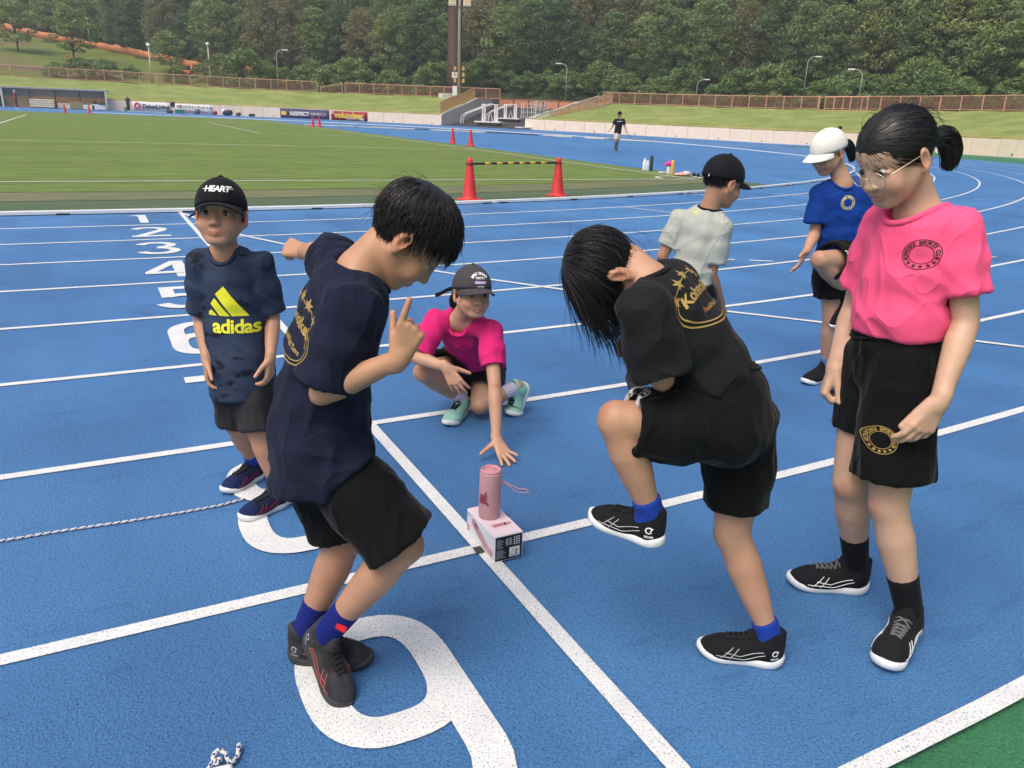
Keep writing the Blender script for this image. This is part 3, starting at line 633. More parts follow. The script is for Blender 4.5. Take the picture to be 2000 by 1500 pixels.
for i, (a, R) in enumerate(((43.2, 69.5), (42.6, 72.5))):
    x, y = path(a, R); z0 = zg(a, R)+.05+3.4*float(sstep(RW+1, 92, R)); o = empty('hurdle_rack', (x, y, z0)); tag(o, ('tall white hurdle rack behind the carts on the ramp', 'tall white hurdle rack at the back of the ramp')[i], 'rack', 'white racks on the ramp')
    for dx in (-.9, -.3, .3, .9):
        for dy in (-.3, .3): MB().box((x+dx, y+dy, z0+.95), (.07, .07, 1.9)).build('upright', M_WHITE, o)
    for h in (.3, .9, 1.45, 1.9): MB().box((x, y, z0+h), (1.9, .66, .06)).build('shelf', M_WHITE, o)
# brown tower, light mast
q = on_hill(52.6, RF+2.); o = empty('brown_tower', tuple(q)); tag(o, 'tall dark brown tower pillar rising above the frame', 'tower')
M_BRN = mat('brown metal cladding', (.115, .068, .055), .42, .5, metal=.3)
MB().lathe([(1.02, 0), (1.0, 5), (.90, 22), (.88, 30)], q-np.array((0, 0, .3)), 24).build('shaft', M_BRN, o, True); MB().box(q+np.array((-.9, -2.0, -.1)), (4.0, 1.6, 1.1)).build('plinth', M_CONG, o)
sx = nrm(np.array((-q[0]-1, -q[1]-2, 0))); rx = np.array((-sx[1], sx[0], 0)); MB().box(q+sx*1.03+np.array((0, 0, 2.9)), (.75, .06, .75), np.array([rx, -sx, (0, 0, 1)])).build('notice', M_WHITE, o)
q = on_hill(51.45, RF-1.2); o = empty('light_mast', tuple(q)); tag(o, 'slim pale floodlight mast in front of the brown tower', 'mast'); M_MAST = mat('pale mast paint', (.52, .44, .36), .5)
MB().tube([q-np.array((0, 0, 1)), q+np.array((0, 0, 30))], [.21, .15], 12).build('pole', M_MAST, o, True); M_LAMP = mat('amber lamp glass', (.75, .58, .28), .3, .5)
sx = nrm(np.array((-q[0]-1, -q[1]-2, 0))); rx = np.array((-sx[1], sx[0], 0))*-1; RR = np.array([rx, -sx, (0, 0, 1)])
for h, xs_ in ((11.9, (-.95, .95)), (13.6, (-2.6, -1.1, .9, 2.5))):
    MB().box(q+np.array((0, 0, h-.75))+sx*.2, (abs(xs_[0])*2+1.0, .12, .10), RR).build('crossbar', M_BRN, o)
    for x_ in xs_:
        l = MB().box(q+rx*x_+sx*.35+np.array((0, 0, h)), (.95, .30, 1.3), RR).build('lamp_bank', M_WHITE, o)
        for k in (-.4, 0, .4): MB().box(q+rx*x_+sx*.53+np.array((0, 0, h+k)), (.80, .08, .26), RR).build('lamp', M_LAMP, l)
for h in (2.2, 2.95, 3.7):
    for x_ in (-.55, .55): MB().box(q+rx*x_+sx*.1+np.array((0, 0, h)), (.35, .3, .5), RR).build('ballast_box', M_OCHRE, o)
MB().box(q+rx*.55+sx*.3+np.array((0, 0, .9)), (.6, .35, 1.2), RR).build('switch_box', M_WHITE, o)
# street lamps
def lamp(q, H, label, side=-1, globe=False):
    o = empty('street_lamp', tuple(q)); tag(o, label, 'lamp post'); sx = nrm(np.array((-q[0]-1, -q[1]-2, 0))); rx = np.array((sx[1], -sx[0], 0))*-side
    Z = np.array((0, 0, 1.))
    if globe:
        MB().tube([q, q+Z*H], [.11, .08], 8).build('pole', M_MAST, o, True); MB().lathe([(.05, -.2), (.20, -.14), (.27, .03), (.2, .2), (.05, .26)], q+Z*(H+.2), 12).build('globe', M_WHITE, o, True)
    else:
        MB().tube([q, q+Z*(H-.7), q+Z*(H-.25)+rx*.12, q+Z*H+rx*.5, q+Z*(H+.05)+rx*.85], [.065, .055, .05, .045, .045], 8).build('pole', mat('galvanised lamp pole', (.38, .37, .35), .5), o, True)
        MB().box(q+Z*(H+.04)+rx*1.15, (.7, .28, .13), np.array([rx, np.cross(Z, rx), Z])).build('lamp_head', M_WHITE, o)
lamp(on_hill(71.6, RF+1.5), 5.2, 'grey street lamp behind the left fence near the gap', 1); lamp(on_hill(40.2, RF+1.5), 4.7, 'grey street lamp above the side stairs', -1); lamp(on_hill(10.8, RF+1.5), 4.0, 'grey street lamp behind the fence at the right', -1)
lamp(on_hill(18.3, RF+8), 5.8, 'dark street lamp among the bushes behind the right fence', 1); lamp(on_hill(27.8, RF+6), 3.2, 'short street lamp behind the middle of the right fence', 1); lamp(on_hill(84.2, RF+1.5), 4.6, 'globe lamp post behind the left fence', 1, True); lamp(on_hill(89.4, 122), 5.0, 'globe lamp post standing on the grassy hill', 1, True); lamp(on_hill(78.9, RF+10), 5.4, 'globe lamp post in front of the trees left of the centre', 1, True)
# orange net along the meadow
M_NET = mat('orange safety net', (.46, .19, .085), .8, .2, var=.25, vscale=2.5)
V = []; na = np.concatenate([np.linspace(75.5, 90, 34), np.linspace(92, 112, 18)])
for a in na:
    q = on_hill(a, forest_edge(a)-1.5); j = .12*math.sin(a*7)+.08*math.sin(a*19); V += [(q[0], q[1], q[2]-.1), (q[0]+j, q[1]-.1, q[2]+.70), (q[0], q[1], q[2]+1.25+j)]
net = tag(obj('safety_net', V, [(3*i+k, 3*i+3+k, 3*i+4+k, 3*i+1+k) for i in range(len(na)-1) for k in (0, 1)], M_NET, None, True), 'long orange safety net fencing the top of the meadow', 'net')
sm = net.modifiers.new('thickness', 'SOLIDIFY'); sm.thickness = .03
for i in range(0, len(na), 3): q = on_hill(na[i], forest_edge(na[i])-1.45); MB().tube([q, q+np.array((0, 0, 1.7))], .04, 5).build('stake', M_BARS, net)
# dugout
D0, D1 = -8.6, 1.25; yb = CY+RW+.1; zd = zg(95, RW); dg = empty('dugout', (-4, yb-2, zd)); tag(dg, 'long open dugout with flat grey roof at the left edge', 'dugout')
MB().box(((D0+D1)/2, yb+.1, zd+1.2), (D1-D0, .15, 1.4)).build('upper_back_wall', M_GREY, dg); MB().box(((D0+D1)/2, yb+.02, zd+.55), (D1-D0, .16, 1.3)).build('lower_back_wall', mat('tan board', (.62, .38, .20), .7, var=.08, vscale=.8), dg)
MB().box(((D0+D1)/2, yb-.45, zd+2.0), (D1-D0+.7, 1.4, .20), None, 0, .03).build('roof', M_GREY, dg)
for x in (D0, D1): MB().box((x, yb-.6, zd+.95), (.16, 1.4, 1.9)).build('end_wall', M_CONG, dg)
for x in (-6.1, -3.7, -1.3): MB().box((x, yb-.08, zd+1.0), (.07, .05, 1.9)).build('batten', M_DKGREY, dg)
M_CREAM = mat('cream mat vinyl', (.66, .57, .44), .7, var=.08, vscale=3)
for i in range(4): tag(MB().box((-5.0+.05*(i % 2), yb-1.2, zd+.17+.21*i), (2.3, 1.1, .20), None, 0, .03).build('crash_mat', M_CREAM, None, False, (-5.0, yb-1.2, zd)), 'cream mat lying in the stack inside the dugout', 'mat', 'mats stacked in the dugout')
for x, w, h, c, lb in ((-2.95, 1.2, .55, M_CREAM, 'cream low crate beside the mat stack in the dugout'), (-1.75, 1.3, .75, mat('khaki crate', (.30, .24, .12), .8), 'khaki crate in the middle of the dugout'), (-.55, 1.1, .48, M_WHITE, 'small white crate inside the dugout'), (.45, 1.35, .55, M_WHITE, 'long white crate at the right end of the dugout')): tag(MB().box((x, yb-1.0, zd+h/2), (w, .8, h), None, 0, .02).build('storage_crate', c, None, False, (x, yb-1.0, zd)), lb, 'crate')
tag(MB().lathe([(.16, 0), (.2, .1), (.2, .35), (.14, .42)], (.05, yb-1.0, zd+.55), 10).build('black_bag', M_DKGREY, None, True, (.05, yb-1, zd+.55)), 'small black bag standing on the white crate in the dugout', 'bag'); tag(MB().lathe([(.5, 0), (.55, .1), (.4, .2), (.1, .24)], (.75, yb-1.0, zd+.55), 12).build('black_bag', M_DKGREY, None, True, (.75, yb-1, zd+.55)), 'flat black bag lying on the white crate in the dugout', 'bag')
# banners on the wall
def banner(a0, a1, z0, z1, m, label, prints):
    n = 10; V = []; As = np.linspace(a0, a1, n)
    for i, a in enumerate(As):
        for h in (z0, (z0+z1)/2, z1): x, y = path(a, RW-.03-.012*math.sin(i*1.9)*(1 if h == z0 else .5)); V.append((x, y, zg(a, RW)+h))
    o = obj('banner', V, [(3*i+k, 3*i+3+k, 3*i+4+k, 3*i+1+k) for i in range(n-1) for k in (0, 1)], m, None, True, V[0]); tag(o, label, 'banner'); so = o.modifiers.new('t', 'SOLIDIFY'); so.thickness = .008
    am = (a0+a1)/2; x, y = path(am, RW-.06); t = math.radians(am); ex = np.array((math.sin(t), -math.cos(t), 0)); W = abs(a1-a0)*RW*math.pi/180
    for nm, shp, mm, dz in prints:
        v, f = refine2d(shp[0], shp[1], .35); P = []
        for q in v:
            a = am-(q[0]/(RW*math.pi/180)); xx, yy = path(a, RW-.055-dz); P.append((xx, yy, zg(a, RW)+(z0+z1)/2+q[1]))
        obj(nm, P, f, mm, o)
    return o
C_RED = mat('logo red', (.62, .02, .07), .6); C_DK = mat('print charcoal', (.03, .028, .032), .6); C_PUR = mat('banner purple grey', (.075, .055, .115), .7, var=.15, vscale=2); C_MAR = mat('banner maroon', (.28, .012, .03), .7, var=.1); C_YELB = mat('banner yellow', (.75, .55, .08), .6); C_BAN = mat('banner white cloth', (.72, .70, .70), .7)
banner(86.0, 81.9, .12, 1.12, C_BAN, 'white banner lettered Daiwa Living on the wall', [('logo', ring2d(.18, .36, 28, c=(-1.50, .02)), C_RED, 0), ('lettering', xf2d(text2d('DaiwaLiving', .66, .024, 'LEFT', 1.02), t=(-.98, -.22), sx=.86), C_DK, 0)])
banner(81.4, 77.2, .02, 1.05, C_BAN, 'white banner with Japanese lettering beside the first banner', [('lettering', xf2d(text2d('大和ハウスフィナンシャル', .36, .012), t=(0, .10), sx=.9), C_DK, 0), ('logo', ring2d(.09, .16, 20, c=(-1.05, -.26)), C_RED, 0), ('small_lettering', xf2d(text2d('Daiwa House Group', .26, .004, 'LEFT'), t=(-.8, -.35)), C_RED, 0)])
tag(MB().box((*path(81.65, RW-.02), zg(82, RW)+.95), (.5, .06, .5)).build('black_cloth', C_DK, None, False, (*path(81.65, RW), zg(82, RW)+.7)), 'black cloth hanging between the two white banners', 'cloth')
banner(69.4, 63.5, .02, 1.08, C_PUR, 'dark purple banner lettered RESPECT on the wall', [('emblem', poly2d([(-2.75, -.2), (-2.2, -.2), (-2.2, .22), (-2.75, .22)]), C_YELB, 0), ('lettering', xf2d(text2d('RESPECT', .58, .028, 'LEFT'), t=(-1.75, -.20)), C_BAN, 0), ('small_lettering', xf2d(text2d('大切に思うこと', .30, .008, 'LEFT'), t=(.65, -.08), sx=.9), C_BAN, 0), ('blue_edge', poly2d([(-2.95, .43), (2.8, .43), (2.8, .51), (-2.95, .51)]), mat('banner blue', (.05, .09, .3), .6), 0)])
banner(63.3, 58.8, .02, 1.05, C_MAR, 'maroon banner lettered volundeer in yellow on the wall', [('lettering', xf2d(text2d('volundeer', .92, .034), t=(-.02, -.22), sx=.93), C_YELB, 0), ('small_lettering', xf2d(text2d('ボランティア募集', .26, .006), t=(.75, -.43)), C_BAN, .004), ('emblem', ring2d(.08, .17, 16, c=(-2.05, .36)), C_BAN, .004)])
# loose kit along the foot of the wall
def lump(name, a, R, size, m, label, cat, g='bags left along the wall'):
    x, y = path(a, R); z = zg(a, R); S = Sdf(); S.ell((x, y, z+size[2]*.45), (size[0]/2, size[1]/2, size[2]/2), k=.05); S.ell((x+size[0]*.22, y, z+size[2]*.62), (size[0]*.25, size[1]*.36, size[2]*.38), k=.08)
    S.loft([((x, y, z-1), (1, 0, 0), 3, 3), ((x, y, z), (1, 0, 0), 3, 3)], .01, 's'); V, Q = S.mesh(max(size)/16, smooth=1); return tag(obj(name, V, Q, m, None, True, (x, y, z)), label, cat, g)
lump('kit_bag', 82.0, 54.9, (.85, .5, .35), M_DKGREY, 'black bag at the foot of the first banner', 'bag'); lump('kit_bag', 78.9, 54.9, (.7, .5, .6), mat('slate bag', (.10, .11, .14), .7), 'grey rucksack under the Japanese banner', 'bag'); lump('kit_bag', 76.9, 54.8, (.55, .45, .45), mat('red bag', (.22, .02, .03), .7), 'dark red bag right of the Japanese banner', 'bag'); lump('kit_bag', 75.4, 54.6, (1.2, .6, .65), mat('navy bag', (.02, .025, .06), .7), 'large navy bag in the middle of the wall row', 'bag'); lump('kit_bag', 74.2, 54.8, (.6, .4, .4), M_DKGREY, 'small black bag near the wall step', 'bag'); lump('kit_bag', 72.6, 54.6, (.8, .5, .35), mat('charcoal bag', (.04, .04, .05), .7), 'charcoal bag furthest along the wall', 'bag'); lump('white_helmet_bag', 75.9, 54.7, (.45, .4, .75), M_WHITE, 'white cloth bundle beside the large navy bag', 'bundle')
for a, s, lb in ((86.6, .55, 'small green box by the standing man at the wall'), (80.9, 1.0, 'long green box below the gap between banners')): x, y = path(a, 55.1); tag(MB().box((x, y, zg(a, 55)+.22), (s, .4, .44), None, 0, .02).build('green_box', mat('green plastic', (.03, .22, .16), .5), None, False, (x, y, zg(a, 55))), lb, 'box')
# pale boards laid on the far track
M_BOARD = mat('pale board', (.62, .55, .44), .8, var=.12, vscale=1.2); rb = np.random.default_rng(4); lb = 'pale board lying flat on the far blue track'
pts = [(15.5, 64.0), (20.0, 62.4), (24.5, 60.4), (29.0, 57.6), (33.5, 53.0), (36.0, 48.0)]; pp = np.array(pts)
for i in range(22):
    t = i/21*(len(pp)-1); j = min(int(t), len(pp)-2); q = pp[j]+(pp[j+1]-pp[j])*(t-j)+rb.normal(size=2)*.25; d = nrm(np.append(pp[j+1]-pp[j], 0)); z = float(zt(*q))
    tag(MB().box((q[0], q[1], z+.035), (rb.uniform(1.0, 1.9), rb.uniform(.5, .9), .06), np.array([d, (-d[1], d[0], 0), (0, 0, 1)])).build('board', M_BOARD if rb.random() > .22 else M_DKGREY, None, False, (q[0], q[1], z)), lb, 'board', 'boards laid along the far track')
# ---------------------------------------------------------------- trees
def leaf_mat(name, c1, c2):
    def f(k):
        oi = k['N'].new('ShaderNodeObjectInfo'); at = k['N'].new('ShaderNodeVertexColor'); at.layer_name = 'leaf'
        c = k['ramp'](oi.outputs['Random'], [(0, c1), (.5, tuple((a+b)/2 for a, b in zip(c1, c2))), (1, c2)]); c = k['mix'](1., c, at.outputs[0], 'MULTIPLY')
        k['L'].new(c, k['b'].inputs['Base Color']); k['b'].inputs['Roughness'].default_value = .6; k['b'].inputs['Specular IOR Level'].default_value = .25
        tr = k['N'].new('ShaderNodeBsdfTranslucent'); k['L'].new(k['mix'](1., c, (1.0, 1.15, .55), 'MULTIPLY'), tr.inputs[0]); mx = k['N'].new('ShaderNodeMixShader'); mx.inputs[0].default_value = .30
        k['L'].new(k['b'].outputs[0], mx.inputs[1]); k['L'].new(tr.outputs[0], mx.inputs[2]); k['L'].new(mx.outputs[0], k['N']['Material Output'].inputs[0])
    return node_mat(name, f)
M_LEAF = leaf_mat('dark evergreen leaves', (.085, .150, .066), (.260, .315, .120)); M_LEAFB = leaf_mat('light bush leaves', (.135, .215, .075), (.215, .285, .105)); M_LEAFO = leaf_mat('olive brown leaves', (.20, .20, .105), (.26, .24, .125))
M_BARK = mat('bark', (.085, .065, .048), .9, .1, var=.3, vscale=6)
def make_tree(name, H, rx, trunk_h, nclump, nleaf, lm, seed, leaf=.30, flat=.45, lean=0, bare=False):
    r = np.random.default_rng(seed); root = empty(name); m = MB()
    top = np.array((lean, 0, H*.80)); m.tube([(0, 0, -.5), (r.normal()*.1, r.normal()*.1, trunk_h*.5), (lean*.4, 0, trunk_h), top], [H*.020, H*.016, H*.013, H*.004], 7)
    cl = []
    for i in range(nclump):
        t = (i+.5)/nclump; h = trunk_h*.75+(H-trunk_h*.75)*t**.85; prof = math.sin(math.pi*min(1, .12+.86*t**.8))**.6
        a = i*2.39996+r.normal()*.3; rr = rx*prof*math.sqrt(r.uniform(.15, 1)); cl.append((rr*math.cos(a)+lean*t, rr*math.sin(a), h+r.normal()*.25))
    for i in range(0, nclump, max(1, nclump//14)):
        c = np.array(cl[i]); b = np.array((lean*.4*c[2]/H, 0, max(trunk_h*.6, c[2]-abs(c[0])*.7-1.0))); m.tube([b, (b+c)/2+np.array((0, 0, .2)), c], [H*.008, H*.005, .02], 5)
    m.build('trunk', M_BARK, root, True)
    P = []; Cc = []
    for c in cl:
        s = r.uniform(.75, 1.3); sz = rx*.30*s; n = int(nleaf*s); u = r.normal(size=(n, 3)); u /= np.linalg.norm(u, axis=1, keepdims=True); u *= r.uniform(.35, 1, (n, 1))**.5
        cen = np.array(c)+u*np.array((sz, sz, sz*flat)); cen[:, 2] -= .10*np.hypot(u[:, 0], u[:, 1])*sz
        nn = u*np.array((.6, .6, 1.2))+np.array((0, 0, .55))+r.normal(size=(n, 3))*.45; nn /= np.linalg.norm(nn, axis=1, keepdims=True)
        x = np.cross(nn, r.normal(size=(n, 3))); x /= np.linalg.norm(x, axis=1, keepdims=True); y = np.cross(nn, x); l = leaf*r.uniform(.6, 1.25, (n, 1))
        q = np.stack([cen-x*l, cen+y*l*.5-x*l*.1, cen+x*l, cen-y*l*.5-x*l*.1], 1); P.append(q.reshape(-1, 3)); tint = r.uniform(.75, 1.25); hue = r.normal()*.06
        Cc.append(np.repeat(np.clip(tint*r.uniform(.85, 1.15, (n, 1))*np.array([[1+hue, 1, 1-hue]]), .3, 1.6), 4, 0))
    P = np.concatenate(P); Cc = np.concatenate(Cc); o = obj('crown', P, np.arange(len(P)).reshape(-1, 4), lm, root); a = o.data.color_attributes.new('leaf', 'FLOAT_COLOR', 'POINT'); a.data.foreach_set('color', np.c_[Cc, np.ones(len(Cc))].ravel().astype(np.float32))
    return root
T_BIG = [make_tree('forest_tree', 13, 4.3, 2.6, 88, 105, M_LEAF, 1, .21, .50), make_tree('forest_tree', 15, 4.8, 3.4, 96, 100, M_LEAF, 2, .21, .38), make_tree('forest_tree', 11.5, 4.0, 2.0, 80, 105, M_LEAF, 3, .20, .6), make_tree('forest_tree', 14, 4.2, 3.0, 80, 110, M_LEAFO, 4, .21, .7)]
T_SM = [make_tree('leafy_shrub', 4.2, 2.6, .6, 38, 100, M_LEAFB, 5, .17, .5), make_tree('leafy_shrub', 3.4, 2.4, .4, 34, 100, M_LEAFB, 6, .16, .45), make_tree('young_tree', 6.0, 2.9, 2.0, 38, 90, M_LEAFB, 7, .17, .38)]
TK = {t: children(t) for t in T_BIG+T_SM}; used = set(); rt = np.random.default_rng(21)
for t in list(TK):
    for c_ in TK[t]: TK[c_] = []
def plant(t, a, R, s, label, cat, group, dz=0):
    o = t if t not in used else copy_tree(t, None, TK); used.add(t); q = on_hill(a, R); o.location = (q[0], q[1], q[2]-.3+dz); o.rotation_euler = (0, 0, rt.uniform(0, 6.28)); o.scale = (s*rt.uniform(.9, 1.1), s*rt.uniform(.9, 1.1), s*rt.uniform(.92, 1.12)); tag(o, label, cat, group); return o
FL = 'tall dark evergreen tree in the dense wood on the hill'
for row, (dR, sp, s) in enumerate(((2, 4.4, .80), (9, 5.0, .95), (17, 6.2, 1.05), (27, 7.0, 1.15), (40, 8.5, 1.2))):
    s_ = -14.0 if row < 3 else -8
    a = s_
    while a < 118:
        R = forest_edge(a)+dR+rt.normal()*1.2
        if not (row == 4 and 64 < a < 76) and not (row == 3 and 66.0 < a < 70.5): plant(T_BIG[rt.choice(4, p=(.34, .28, .24, .14))], a, R, s*rt.uniform(.82, 1.12)*(.72 if row == 2 and 63 < a < 73 else .85 if row == 1 and 65 < a < 71 else 1), FL, 'tree', 'trees of the wood on the hill')
        a += sp/(R*math.pi/180 if a < 90 else 1.)*rt.uniform(.8, 1.2)
SL = 'light green leafy shrub behind the upper railing fence'
for a in np.arange(-10, 64, 2.1):
    plant(T_SM[rt.choice(2)], a+rt.normal()*.5, RF+rt.uniform(5.5, 9.5)+(5 if 38 < a < 51 else 0), rt.uniform(.7, 1.25), SL, 'shrub', 'shrubs behind the upper fence')
for a in (64.5, 67, 69, 71.5, 73.5, 75.5, 77.5): plant(T_SM[rt.choice(2)], a, RF+rt.uniform(6, 12), rt.uniform(.8, 1.2), SL, 'shrub', 'shrubs behind the upper fence')
plant(T_SM[2], 82.9, 97, .95, 'lone young tree on the meadow left of the safety net', 'tree', None); plant(T_SM[2], 91.5, 103, 1.35, 'large round tree standing on the meadow in front of the orange net', 'tree', None); plant(T_SM[2], 99.5, 112, 1.3, 'spreading young tree on the meadow at the left edge', 'tree', None)
for a, R, s in ((88.5, 84, .8), (91, 82, .9), (94, 83, .7), (86.2, 86, .55), (82.2, 84, .6), (79.5, 86, .8)): plant(T_SM[rt.choice(2)], a, R, s, 'low green bush on the meadow behind the left fence', 'shrub', 'bushes low on the meadow')
plant(T_SM[2], 1.2, RF+13, 1.5, 'bright green rounded tree at the right edge of the wood', 'tree', None); plant(T_SM[2], 5.2, RF+12, 1.25, 'bright green tree beside the rounded one at the right edge', 'tree', None)
# two small orange diggers on the meadow
def digger(a, R, yaw, s, label):
    q = on_hill(a, R); o = empty('mini_digger', tuple(q)); tag(o, label, 'excavator'); M_O = mat('digger orange', (.62, .10, .03), .5); c, sn = math.cos(yaw), math.sin(yaw); Rz = np.array([(c, sn, 0), (-sn, c, 0), (0, 0, 1)]); at = lambda x, y, z: q+s*np.array((x, y, z))@Rz
    for y in (-.6, .6): MB().box(at(0, y, .3), (2.0*s, .4*s, .55*s), Rz, 0, .1).build('track', M_DKGREY, o)
    MB().box(at(-.2, 0, 1.0), (1.5*s, 1.4*s, .7*s), Rz, 0, .08).build('body', M_O, o); MB().box(at(-.1, .2, 1.75), (1.0*s, .9*s, .9*s), Rz, 0, .08).build('cab', M_DKGREY, o)
    MB().tube([at(.6, -.2, 1.1), at(1.4, -.2, 2.6), at(2.3, -.2, 2.3)], .16*s, 6).build('boom', M_O, o); MB().tube([at(2.3, -.2, 2.3), at(2.6, -.2, 1.1)], .12*s, 6).build('stick', M_O, o); MB().box(at(2.6, -.2, .8), (.5*s, .6*s, .5*s), Rz).build('bucket', M_O, o)
digger(81.2, 90, 1.0, .8, 'orange excavator beside the net on the meadow'); digger(91.5, 93, 2.2, .75, 'orange excavator half hidden by bushes at the left')
